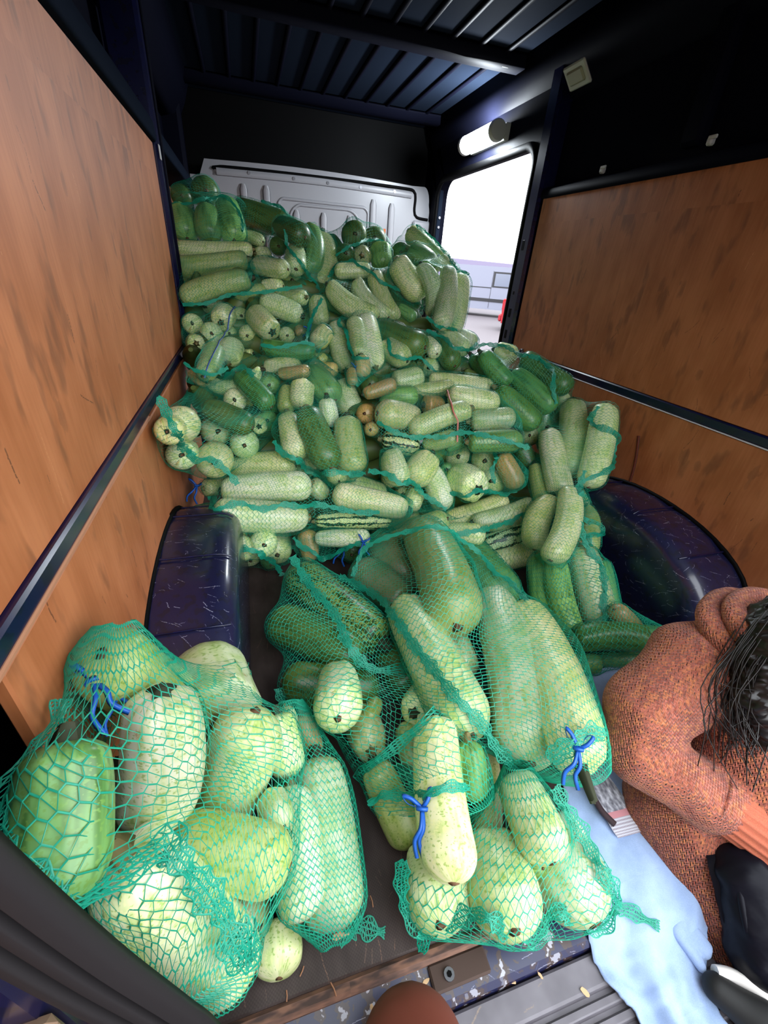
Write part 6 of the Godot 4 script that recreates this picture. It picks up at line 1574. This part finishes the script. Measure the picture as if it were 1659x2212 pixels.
# ---------------------------------------------------------------- surface nets over smoothly joined tapered bones
# bones: [from, to, radius at from, radius at to]
func skinned(bones: Array, cell: float, soft: float, bump := 0.0, bump_f := 20.0) -> ArrayMesh:
	var lo := Vector3.ONE * 1e9; var hi := -lo
	for b in bones:
		var m: float = maxf(b[2], b[3]) + cell * 3.0 + bump
		for e in [b[0], b[1]]:
			lo = lo.min(e - Vector3.ONE * m); hi = hi.max(e + Vector3.ONE * m)
	var nx := int((hi.x - lo.x) / cell) + 2; var ny := int((hi.y - lo.y) / cell) + 2; var nz := int((hi.z - lo.z) / cell) + 2
	var acc := PackedFloat32Array(); acc.resize(nx * ny * nz)
	for b in bones:
		var p: Vector3 = b[0]; var q: Vector3 = b[1]
		var pq := q - p
		var l2 := maxf(pq.length_squared(), 1e-9)
		var m2: float = maxf(b[2], b[3]) + soft * 5.0 + cell * 2.0
		var a := ((p.min(q) - Vector3.ONE * m2 - lo) / cell).max(Vector3.ZERO)
		var z := ((p.max(q) + Vector3.ONE * m2 - lo) / cell).min(Vector3(nx - 1, ny - 1, nz - 1))
		for k in range(int(a.z), int(z.z) + 1):
			for j in range(int(a.y), int(z.y) + 1):
				var at := (k * ny + j) * nx
				for i in range(int(a.x), int(z.x) + 1):
					var x := lo + Vector3(i, j, k) * cell
					var t := clampf((x - p).dot(pq) / l2, 0.0, 1.0)
					var dd := x.distance_to(p + pq * t) - lerpf(b[2], b[3], t)
					if dd < soft * 5.0: acc[at + i] += exp(-dd / soft)
	var nf := noise(bump_f, 5, 2)
	for k in acc.size():
		if acc[k] <= 0.0: acc[k] = 1.0
		else:
			acc[k] = -soft * log(acc[k])
			if bump > 0.0 and absf(acc[k]) < bump + cell * 2.0:
				var i := k % nx; var j := (k / nx) % ny; var kk := k / (nx * ny)
				acc[k] += bump * nf.get_noise_3d(lo.x + i * cell, lo.y + j * cell, lo.z + kk * cell)
	var v := PackedVector3Array(); var n := PackedVector3Array(); var idx := PackedInt32Array()
	var where := PackedInt32Array(); where.resize(acc.size()); where.fill(-1)
	var sx := 1; var sy := nx; var sz := nx * ny
	var offs := [0, sx, sy, sx + sy, sz, sx + sz, sy + sz, sx + sy + sz]
	var corner := [Vector3(0, 0, 0), Vector3(1, 0, 0), Vector3(0, 1, 0), Vector3(1, 1, 0), Vector3(0, 0, 1), Vector3(1, 0, 1), Vector3(0, 1, 1), Vector3(1, 1, 1)]
	var edges := [[0, 1], [2, 3], [4, 5], [6, 7], [0, 2], [1, 3], [4, 6], [5, 7], [0, 4], [1, 5], [2, 6], [3, 7]]
	for k in nz - 1:
		for j in ny - 1:
			for i in nx - 1:
				var at := k * sz + j * sy + i
				var a0 := acc[at]
				if absf(a0) > cell * 2.0: continue
				var mask := 0
				for c in 8:
					if acc[at + offs[c]] < 0.0: mask |= 1 << c
				if mask == 0 or mask == 255: continue
				var s := Vector3.ZERO; var cnt := 0
				for e in edges:
					var f0 := acc[at + offs[e[0]]]; var f1 := acc[at + offs[e[1]]]
					if (f0 < 0.0) != (f1 < 0.0):
						s += (corner[e[0]] as Vector3).lerp(corner[e[1]], f0 / (f0 - f1)); cnt += 1
				where[at] = v.size()
				v.append(lo + (Vector3(i, j, k) + s / cnt) * cell)
				n.append(Vector3(acc[at + sx] - a0 + acc[at + offs[7]] - acc[at + offs[6]], acc[at + sy] - a0 + acc[at + offs[7]] - acc[at + offs[5]], acc[at + sz] - a0 + acc[at + offs[7]] - acc[at + offs[3]]).normalized())
	for k in range(1, nz - 1):
		for j in range(1, ny - 1):
			for i in range(1, nx - 1):
				var at := k * sz + j * sy + i
				var inside := acc[at] < 0.0
				for ax in 3:
					var st: int = [sx, sy, sz][ax]
					if inside == (acc[at + st] < 0.0): continue
					var s1: int = [sy, sz, sx][ax]; var s2: int = [sz, sx, sy][ax]
					var q0 := where[at]; var q1 := where[at - s1]; var q2 := where[at - s1 - s2]; var q3 := where[at - s2]
					if q0 < 0 or q1 < 0 or q2 < 0 or q3 < 0: continue
					if inside: idx.append_array([q0, q2, q1, q0, q3, q2])
					else: idx.append_array([q0, q1, q2, q0, q2, q3])
	return arrays(v, n, idx)

func make_person() -> void:
	var t := thing("person", "person in a rust orange knitted sweater kneeling at the right, bent over and turned away", "person", Vector3(0.34, 0.0, 0.0))
	var o := t.position
	var B := func(list: Array) -> Array:
		var r := []
		for b in list: r.append([b[0] - o, b[1] - o, b[2], b[3]])
		return r
	# body: trunk, neck, head, arms, legs in one surface
	var body := [
		[Vector3(0.34, 0.08, 0.02), Vector3(0.36, 0.28, -0.14), 0.115, 0.105], [Vector3(0.36, 0.28, -0.14), Vector3(0.37, 0.38, -0.17), 0.105, 0.07], [Vector3(0.37, 0.38, -0.17), Vector3(0.37, 0.44, -0.12), 0.05, 0.048],
		[Vector3(0.36, 0.475, -0.095), Vector3(0.395, 0.445, -0.045), 0.080, 0.062],
		[Vector3(0.26, 0.345, -0.18), Vector3(0.13, 0.215, -0.145), 0.05, 0.042], [Vector3(0.13, 0.215, -0.145), Vector3(0.280, 0.154, 0.055), 0.04, 0.027], [Vector3(0.280, 0.154, 0.055), Vector3(0.335, 0.140, 0.105), 0.028, 0.026],
		[Vector3(0.48, 0.34, -0.13), Vector3(0.56, 0.17, 0.02), 0.05, 0.042], [Vector3(0.56, 0.17, 0.02), Vector3(0.46, 0.12, 0.14), 0.04, 0.028], [Vector3(0.46, 0.12, 0.14), Vector3(0.42, 0.11, 0.18), 0.03, 0.026],
		[Vector3(0.31, 0.08, 0.03), Vector3(0.50, 0.075, -0.20), 0.085, 0.06], [Vector3(0.50, 0.075, -0.20), Vector3(0.33, 0.03, 0.10), 0.055, 0.035], [Vector3(0.40, 0.08, 0.05), Vector3(0.62, 0.075, -0.12), 0.085, 0.06], [Vector3(0.62, 0.075, -0.12), Vector3(0.44, 0.03, 0.14), 0.055, 0.035]]
	for hand in [[Vector3(0.335, 0.140, 0.105), Vector3(0.05, -0.01, 0.05)], [Vector3(0.42, 0.11, 0.18), Vector3(-0.05, -0.01, 0.045)]]:
		var f: Vector3 = hand[1].normalized()
		var s := f.cross(Vector3.UP).normalized()
		for k in 4:
			var r0: Vector3 = hand[0] + f * 0.025 + s * (0.017 * (k - 1.5))
			var le: float = [0.034, 0.040, 0.037, 0.028][k]
			body.append([r0, r0 + f * le + Vector3(0, -0.006, 0), 0.0085, 0.008])
			body.append([r0 + f * le + Vector3(0, -0.006, 0), r0 + f * le * 1.5 + Vector3(0, -0.028, 0), 0.008, 0.007])
		body.append([hand[0] - s * 0.022, hand[0] - s * 0.045 + f * 0.03, 0.011, 0.009])
	put("body", skinned(B.call(body), 0.0095, 0.009), M.flesh, t)
	# knitted sweater
	var sw := [
		[Vector3(0.355, 0.05, 0.03), Vector3(0.385, 0.27, -0.15), 0.150, 0.135], [Vector3(0.385, 0.27, -0.15), Vector3(0.385, 0.35, -0.18), 0.135, 0.10],
		[Vector3(0.355, 0.05, 0.03), Vector3(0.335, -0.06, 0.10), 0.160, 0.150], [Vector3(0.25, 0.05, -0.07), Vector3(0.29, -0.055, 0.115), 0.115, 0.125],
		[Vector3(0.38, 0.35, -0.185), Vector3(0.265, 0.345, -0.195), 0.10, 0.090],
		[Vector3(0.265, 0.345, -0.195), Vector3(0.150, 0.265, -0.175), 0.090, 0.078], [Vector3(0.150, 0.265, -0.175), Vector3(0.122, 0.207, -0.140), 0.077, 0.068],
		[Vector3(0.122, 0.207, -0.140), Vector3(0.222, 0.170, -0.026), 0.068, 0.055],
		[Vector3(0.38, 0.35, -0.17), Vector3(0.50, 0.33, -0.11), 0.10, 0.08], [Vector3(0.50, 0.33, -0.11), Vector3(0.57, 0.17, 0.02), 0.08, 0.06], [Vector3(0.57, 0.17, 0.02), Vector3(0.47, 0.12, 0.13), 0.06, 0.05]]
	put("sweater", skinned(B.call(sw), 0.010, 0.005, 0.007, 7.0), M.knit, t).set_meta("label", "rust orange heather knitted sweater")
	# ribbed cuff
	var cuff := PackedVector2Array()
	for k in 60: cuff.append(Vector2(cos(TAU * k / 60.0), sin(TAU * k / 60.0)) * (0.043 + [0.0, 0.005, 0.005][k % 3]))
	put("cuff", sweep(spline([Vector3(0.206, 0.176, -0.044) - o, Vector3(0.222, 0.170, -0.026) - o, Vector3(0.256, 0.160, 0.020) - o, Vector3(0.284, 0.152, 0.060) - o], 0.008), cuff, Vector3.UP, false, PackedFloat32Array(), false), M.rib, t)
	var cuff_seam := []
	for k in 17:
		var a := TAU * k / 16.0
		var ax := Vector3(0.57, -0.10, 0.81).normalized()
		var s1 := ax.cross(Vector3.UP).normalized()
		cuff_seam.append(Vector3(0.220, 0.171, -0.029) - o + (s1 * cos(a) + s1.cross(ax) * sin(a)) * 0.053)
	put("cuff_seam", tube(cuff_seam, 0.0055, 0.01, 8), M.knit, t)
	# cowl neck: two soft rolls of knit
	var nc := Vector3(0.372, 0.415, -0.165) - o
	var nax := Vector3(0.10, 0.72, 0.42).normalized()
	var n1 := nax.cross(Vector3(0, 0, 1)).normalized(); var n2 := nax.cross(n1)
	for q in [[0.100, -0.012, 0.034], [0.093, 0.030, 0.027]]:
		var lp := PackedVector3Array(); var sc := PackedFloat32Array()
		for k in 40:
			var a := TAU * k / 40.0
			lp.append(nc + (n1 * cos(a) + n2 * sin(a)) * (q[0] + 0.008 * sin(a * 3.0)) + nax * (q[1] + 0.010 * sin(a * 2.0 + 1.0)))
			sc.append(1.0 + 0.12 * sin(a * 5.0))
		put("collar", sweep(lp, ring2(q[2], 14, q[2] * 0.8), nax, true, sc), M.knit, t)
	# dark hair falling over the collar
	put("hair", skinned(B.call([[Vector3(0.352, 0.482, -0.108), Vector3(0.365, 0.465, -0.08), 0.096, 0.092], [Vector3(0.31, 0.45, -0.125), Vector3(0.272, 0.39, -0.095), 0.062, 0.042], [Vector3(0.272, 0.39, -0.095), Vector3(0.278, 0.325, -0.045), 0.040, 0.022]]), 0.008, 0.012, 0.010, 40.0), M.hair, t)
	var st := SurfaceTool.new()
	st.begin(Mesh.PRIMITIVE_TRIANGLES)
	for k in 170:
		var a0 := Vector3(0.315 + rng.randfn() * 0.03, 0.50 + rng.randfn() * 0.02, -0.175 + rng.randf() * 0.06) - o
		var l := [a0, a0 + Vector3(-0.045 + rng.randfn() * 0.012, -0.07, 0.02), a0 + Vector3(-0.055 + rng.randfn() * 0.016, -0.135, 0.05 + rng.randfn() * 0.01), a0 + Vector3(-0.045 + rng.randfn() * 0.02, -0.20 + rng.randfn() * 0.03, 0.085 + rng.randfn() * 0.015)]
		st.append_from(tube(l, 0.0010, 0.02, 5), 0, Transform3D())
	put("hair_strands", st.commit(), M.hair, t).set_meta("kind", "stuff")

	# shoulder bag
	var bag := thing("shoulder_bag", "black nylon bag hanging at the hip of the rust sweater", "bag", Vector3(0.205, 0.06, 0.10))
	var bo := bag.position
	put("pouch", skinned([[Vector3(0.222, 0.098, 0.066) - bo, Vector3(0.205, 0.03, 0.145) - bo, 0.052, 0.056], [Vector3(0.25, 0.08, 0.10) - bo, Vector3(0.235, 0.0, 0.17) - bo, 0.05, 0.05]], 0.006, 0.010, 0.007, 15.0), M.nylon, bag)
	var stp := PackedVector2Array([Vector2(-0.010, -0.001), Vector2(-0.010, 0.001), Vector2(0.010, 0.001), Vector2(0.010, -0.001)])
	put("strap", sweep(spline([Vector3(0.262, 0.17, -0.06) - bo, Vector3(0.215, 0.115, -0.004) - bo, Vector3(0.195, 0.105, 0.018) - bo, Vector3(0.178, 0.100, 0.040) - bo, Vector3(0.172, 0.085, 0.062) - bo, Vector3(0.170, 0.05, 0.10) - bo, Vector3(0.178, 0.0, 0.15) - bo], 0.006), stp, Vector3(-0.8, 0.5, 0.2)), M.nylon, bag)
	for k in 4:
		var x0 := 0.012 * k
		put("fold", tube([Vector3(0.180 + x0, 0.112 - 0.008 * k, 0.080) - bo, Vector3(0.165 + x0, 0.075, 0.125) - bo, Vector3(0.168 + x0, 0.02, 0.175) - bo], 0.006, 0.01, 8), M.nylon, bag)
	# shoe on the bumper step
	var shoe := thing("shoe", "black shoe with a thick white sole on the bumper step", "shoe", Vector3(0.155, -0.045, 0.185))
	var so := shoe.position
	put("upper", skinned([[Vector3(0.108, -0.012, 0.158) - so, Vector3(0.150, -0.012, 0.215) - so, 0.022, 0.028], [Vector3(0.150, -0.012, 0.215) - so, Vector3(0.20, -0.010, 0.29) - so, 0.028, 0.032]], 0.005, 0.010), M.shoe, shoe)
	put("sole", sweep(spline([Vector3(0.120, -0.008, 0.142) - so, Vector3(0.142, -0.006, 0.152) - so, Vector3(0.163, -0.004, 0.172) - so, Vector3(0.180, -0.004, 0.200) - so, Vector3(0.205, -0.004, 0.25) - so], 0.006), ring2(0.010, 10, 0.016), Vector3.UP), M.sole, shoe)

	# the photographer's knee on the step, right under the camera
	var kn := thing("person", "rounded rust-brown knee of the photographer poking in at the bottom edge", "person", Vector3(-0.437, 0.06, 0.10))
	var ko := kn.position
	var K := func(list: Array) -> Array:
		var r := []
		for q in list: r.append([q[0] - ko, q[1] - ko, q[2], q[3]])
		return r
	put("body", skinned(K.call([[Vector3(-0.42, 1.04, 0.80), Vector3(-0.42, 0.99, 0.77), 0.085, 0.06], [Vector3(-0.42, 0.94, 0.80), Vector3(-0.41, 0.82, 0.80), 0.05, 0.07], [Vector3(-0.41, 0.80, 0.80), Vector3(-0.43, 0.42, 0.64), 0.11, 0.10],
		[Vector3(-0.57, 0.80, 0.78), Vector3(-0.66, 0.76, 0.54), 0.045, 0.036], [Vector3(-0.66, 0.76, 0.54), Vector3(-0.655, 0.96, 0.315), 0.034, 0.026], [Vector3(-0.26, 0.80, 0.78), Vector3(-0.36, 0.76, 0.54), 0.045, 0.036], [Vector3(-0.36, 0.76, 0.54), Vector3(-0.475, 0.96, 0.315), 0.034, 0.026],
		[Vector3(-0.41, 0.40, 0.56), Vector3(-0.437, 0.085, 0.10), 0.07, 0.045], [Vector3(-0.437, 0.085, 0.10), Vector3(-0.47, 0.06, 0.46), 0.045, 0.035], [Vector3(-0.54, 0.38, 0.62), Vector3(-0.58, -0.08, 0.56), 0.07, 0.045], [Vector3(-0.58, -0.08, 0.56), Vector3(-0.58, -0.50, 0.62), 0.045, 0.035]]), 0.012, 0.012), M.flesh, kn)
	put("jacket", skinned(K.call([[Vector3(-0.41, 0.78, 0.80), Vector3(-0.44, 0.42, 0.66), 0.150, 0.140], [Vector3(-0.53, 0.80, 0.79), Vector3(-0.66, 0.76, 0.55), 0.072, 0.058], [Vector3(-0.66, 0.76, 0.55), Vector3(-0.657, 0.935, 0.345), 0.053, 0.042], [Vector3(-0.30, 0.80, 0.79), Vector3(-0.36, 0.76, 0.55), 0.072, 0.058], [Vector3(-0.36, 0.76, 0.55), Vector3(-0.46, 0.935, 0.345), 0.053, 0.042]]), 0.015, 0.012), M.black, kn)
	put("hair", skinned(K.call([[Vector3(-0.42, 1.07, 0.83), Vector3(-0.42, 1.0, 0.85), 0.098, 0.07]]), 0.012, 0.01), M.hair, kn)
	put("trousers", skinned(K.call([[Vector3(-0.437, 0.082, 0.098), Vector3(-0.47, 0.06, 0.46), 0.066, 0.055], [Vector3(-0.437, 0.088, 0.100), Vector3(-0.42, 0.40, 0.54), 0.066, 0.095], [Vector3(-0.42, 0.42, 0.62), Vector3(-0.52, 0.42, 0.63), 0.13, 0.13], [Vector3(-0.54, 0.38, 0.62), Vector3(-0.58, -0.08, 0.56), 0.10, 0.072], [Vector3(-0.58, -0.08, 0.56), Vector3(-0.58, -0.48, 0.62), 0.07, 0.055]]), 0.012, 0.012), M.trouser, kn)

# ---------------------------------------------------------------- blanket, paper, litter
func make_blanket() -> void:
	var rows := [
		[Vector3(0.266, 0.030, -0.440), Vector3(0.62, 0.030, -0.42)], [Vector3(0.19, 0.020, -0.36), Vector3(0.55, 0.022, -0.33)], [Vector3(0.084, 0.014, -0.279), Vector3(0.42, 0.018, -0.24)],
		[Vector3(0.020, 0.012, -0.136), Vector3(0.30, 0.020, -0.10)], [Vector3(-0.050, 0.014, -0.029), Vector3(0.22, 0.022, 0.01)], [Vector3(-0.060, 0.004, 0.022), Vector3(0.185, 0.006, 0.072)],
		[Vector3(-0.066, -0.030, 0.062), Vector3(0.142, -0.016, 0.112)], [Vector3(-0.060, -0.038, 0.100), Vector3(0.118, -0.030, 0.138)], [Vector3(-0.040, -0.040, 0.140), Vector3(0.100, -0.036, 0.176)], [Vector3(-0.045, -0.040, 0.19), Vector3(0.105, -0.036, 0.225)], [Vector3(-0.045, -0.075, 0.275), Vector3(0.115, -0.07, 0.285)], [Vector3(-0.04, -0.20, 0.290), Vector3(0.12, -0.20, 0.300)]]
	var nu := 40
	var per := 8
	var v := PackedVector3Array(); var n := PackedVector3Array(); var idx := PackedInt32Array()
	var nf := noise(1.0, 21, 2)
	var nr := (rows.size() - 1) * per + 1
	for i in nr:
		var a := mini(i / per, rows.size() - 2); var f := float(i - a * per) / per
		var am := maxi(a - 1, 0); var ap := mini(a + 2, rows.size() - 1)
		var l: Vector3 = rows[a][0].cubic_interpolate(rows[a + 1][0], rows[am][0], rows[ap][0], f)
		var r: Vector3 = rows[a][1].cubic_interpolate(rows[a + 1][1], rows[am][1], rows[ap][1], f)
		for j in nu + 1:
			var s := float(j) / nu
			var p := l.lerp(r, s)
			var fold := 0.012 * exp(-pow((s - 0.45 - 0.10 * sin(i * 0.05)) / 0.13, 2)) * clampf((i - 28) / 14.0, 0, 1) + 0.008 * exp(-pow((s - 0.86) / 0.08, 2))
			p.y += fold + 0.005 * nf.get_noise_2d(s * 3.0, i * 0.07) + 0.003 * sin(s * 19.0 + i * 0.12) * clampf((i - 30) / 20.0, 0, 1)
			p.x += 0.004 * nf.get_noise_2d(i * 0.3, 9.0)
			v.append(p); n.append(Vector3.ZERO)
	var w := nu + 1
	var top := v.size()
	for k in top: v.append(v[k] - Vector3(0, 0.004, 0)); n.append(Vector3.ZERO)
	for i in nr - 1:
		for j in nu:
			var a := i * w + j
			idx.append_array([a, a + 1, a + w, a + 1, a + w + 1, a + w])
			idx.append_array([top + a, top + a + w, top + a + 1, top + a + 1, top + a + w, top + a + w + 1])
	for i in nr - 1:
		for j in [0, nu]:
			var a: int = i * w + j
			idx.append_array([a, a + w, top + a, a + w, top + a + w, top + a])
	for k in range(0, idx.size(), 3):
		var fn := (v[idx[k + 2]] - v[idx[k]]).cross(v[idx[k + 1]] - v[idx[k]])
		for e in 3: n[idx[k + e]] += fn
	for k in n.size(): n[k] = n[k].normalized()
	tag(put("blanket", arrays(v, n, idx), M.fleece), "pale blue fleece blanket draped over the rear sill under the kneeling person", "blanket")
	var fl := thing("blanket", "loose torn corner of pale blue fleece sticking out below the sweater hem", "blanket", Vector3(0.13, -0.02, 0.10))
	put("flap", skinned([[Vector3(-0.02, 0.010, -0.045), Vector3(0.0, 0.004, 0.018), 0.010, 0.008], [Vector3(0.0, 0.012, -0.03), Vector3(0.012, 0.006, 0.012), 0.010, 0.007], [Vector3(-0.03, 0.008, -0.02), Vector3(-0.022, 0.002, 0.03), 0.010, 0.008]], 0.004, 0.006), M.fleece, fl)
	# folded newspaper with a grey picture and a pink line, a dry stalk on it
	var im := Image.create(128, 128, false, Image.FORMAT_RGB8)
	im.fill(Color(0.80, 0.80, 0.84))
	var nf2 := noise(0.05, 33, 3)
	for y in 128:
		for x in 128:
			if y < 92:
				var k := nf2.get_noise_2d(x, y) * 0.35
				im.set_pixel(x, y, Color(0.62 + k, 0.62 + k, 0.66 + k))
			elif y < 104: im.set_pixel(x, y, Color(0.80, 0.55, 0.58))
			elif (y / 3) % 2 == 0 and (x / 2) % 3 != 0: im.set_pixel(x, y, Color(0.55, 0.5, 0.55))
	var pm := std(Color.WHITE, 0.8)
	im.generate_mipmaps()
	pm.albedo_texture = ImageTexture.create_from_image(im)
	var pv := PackedVector3Array([Vector3(0.082, 0.030, -0.200), Vector3(0.145, 0.034, -0.205), Vector3(0.150, 0.030, -0.065), Vector3(0.078, 0.027, -0.070)])
	var st := SurfaceTool.new()
	st.begin(Mesh.PRIMITIVE_TRIANGLES)
	for layer in 3:
		var q := []
		for k in 4: q.append([pv[k] + Vector3(0.002 * layer, -0.0022 * layer, 0.004 * layer), [Vector2(0, 0), Vector2(1, 0), Vector2(1, 1), Vector2(0, 1)][k]])
		for k in [0, 1, 2, 0, 2, 3]:
			st.set_normal(Vector3.UP); st.set_uv(q[k][1]); st.add_vertex(q[k][0])
	tag(put("newspaper", st.commit(), pm), "folded grey newspaper page on the blue blanket beside the centre sack", "newspaper")
	tag(put("dry_stalk", tube([Vector3(0.060, 0.055, -0.178), Vector3(0.070, 0.048, -0.145), Vector3(0.073, 0.040, -0.110), Vector3(0.086, 0.034, -0.082)], 0.0065, 0.006, 7), std(Color(0.20, 0.13, 0.15), 0.8)), "dark dry stalk lying along the newspaper edge", "stalk")

func make_litter() -> void:
	var places := [[Vector3(-0.500, 0.002, -0.073), 0.019], [Vector3(-0.225, -0.045, 0.050), 0.010], [Vector3(-0.283, -0.044, 0.046), 0.013], [Vector3(-0.105, -0.046, 0.098), 0.010], [Vector3(-0.17, -0.045, 0.060), 0.006], [Vector3(-0.40, -0.018, 0.030), 0.006], [Vector3(-0.43, -0.019, 0.028), 0.007], [Vector3(-0.375, -0.014, 0.018), 0.007], [Vector3(-0.470, -0.016, 0.022), 0.006]]
	var words := ["largest tan husk flake, on the dark floor left of the front sack", "oval tan husk flake on the flat of the bumper step", "tan husk flake at the rear edge of the step, left of the oval one", "tan husk flake on the ridges of the bumper step", "tiny dark husk flake on the step between the larger ones", "small tan flake on the blue sill beside the striker plate", "small tan flake on the blue sill further left", "tan flake against the striker plate", "leftmost small tan flake on the blue sill"]
	for k in places.size():
		var s: float = places[k][1]
		var v := PackedVector3Array([Vector3.ZERO]); var n := PackedVector3Array([Vector3.UP]); var idx := PackedInt32Array()
		var m := 9
		for e in m:
			var a := TAU * e / m
			v.append(Vector3(cos(a) * s * 0.45 * rng.randf_range(0.7, 1.2), 0.002 * rng.randf(), sin(a) * s * rng.randf_range(0.7, 1.1)))
			n.append(Vector3.UP)
		v[0] = Vector3(0, 0.0025, 0)
		for e in m: idx.append_array([0, 1 + e, 1 + (e + 1) % m])
		var o := put("husk_flake", arrays(v, n, idx), std(Color(0.80, 0.66, 0.50), 0.8), null, places[k][0] + Vector3(0, 0.002, 0))
		o.rotation.y = rng.randf() * TAU
		tag(o, words[k], "husk", "husk flakes at the rear sill")
	for k in 5:
		var a: Vector3 = [Vector3(-0.60, 0.003, -0.03), Vector3(-0.57, 0.003, -0.05), Vector3(-0.48, 0.003, -0.16), Vector3(-0.44, 0.003, -0.11), Vector3(-0.53, 0.003, -0.02)][k]
		var d := Vector3(rng.randf_range(-0.01, 0.01), 0.0005, rng.randf_range(0.010, 0.018))
		tag(put("straw", tube([a, a + d * 0.5 + Vector3(0.001, 0.001, 0), a + d], 0.0011, 0.006, 5), M.ply_edge), "pale splinter of straw lying on the dark floor by the front left sacks", "straw", "straws on the dark floor")
	var pk := thing("plastic_scrap", "crumpled pink plastic scrap under the front left sack", "plastic scrap", Vector3(-0.728, 0.145, -0.045))
	put("film", skinned([[Vector3(-0.02, 0, 0), Vector3(0.022, 0.004, 0.006), 0.014, 0.010], [Vector3(0.0, 0.004, -0.01), Vector3(0.01, -0.012, 0.016), 0.012, 0.008]], 0.004, 0.004, 0.010, 60.0), std(Color(0.80, 0.30, 0.46), 0.3), pk)
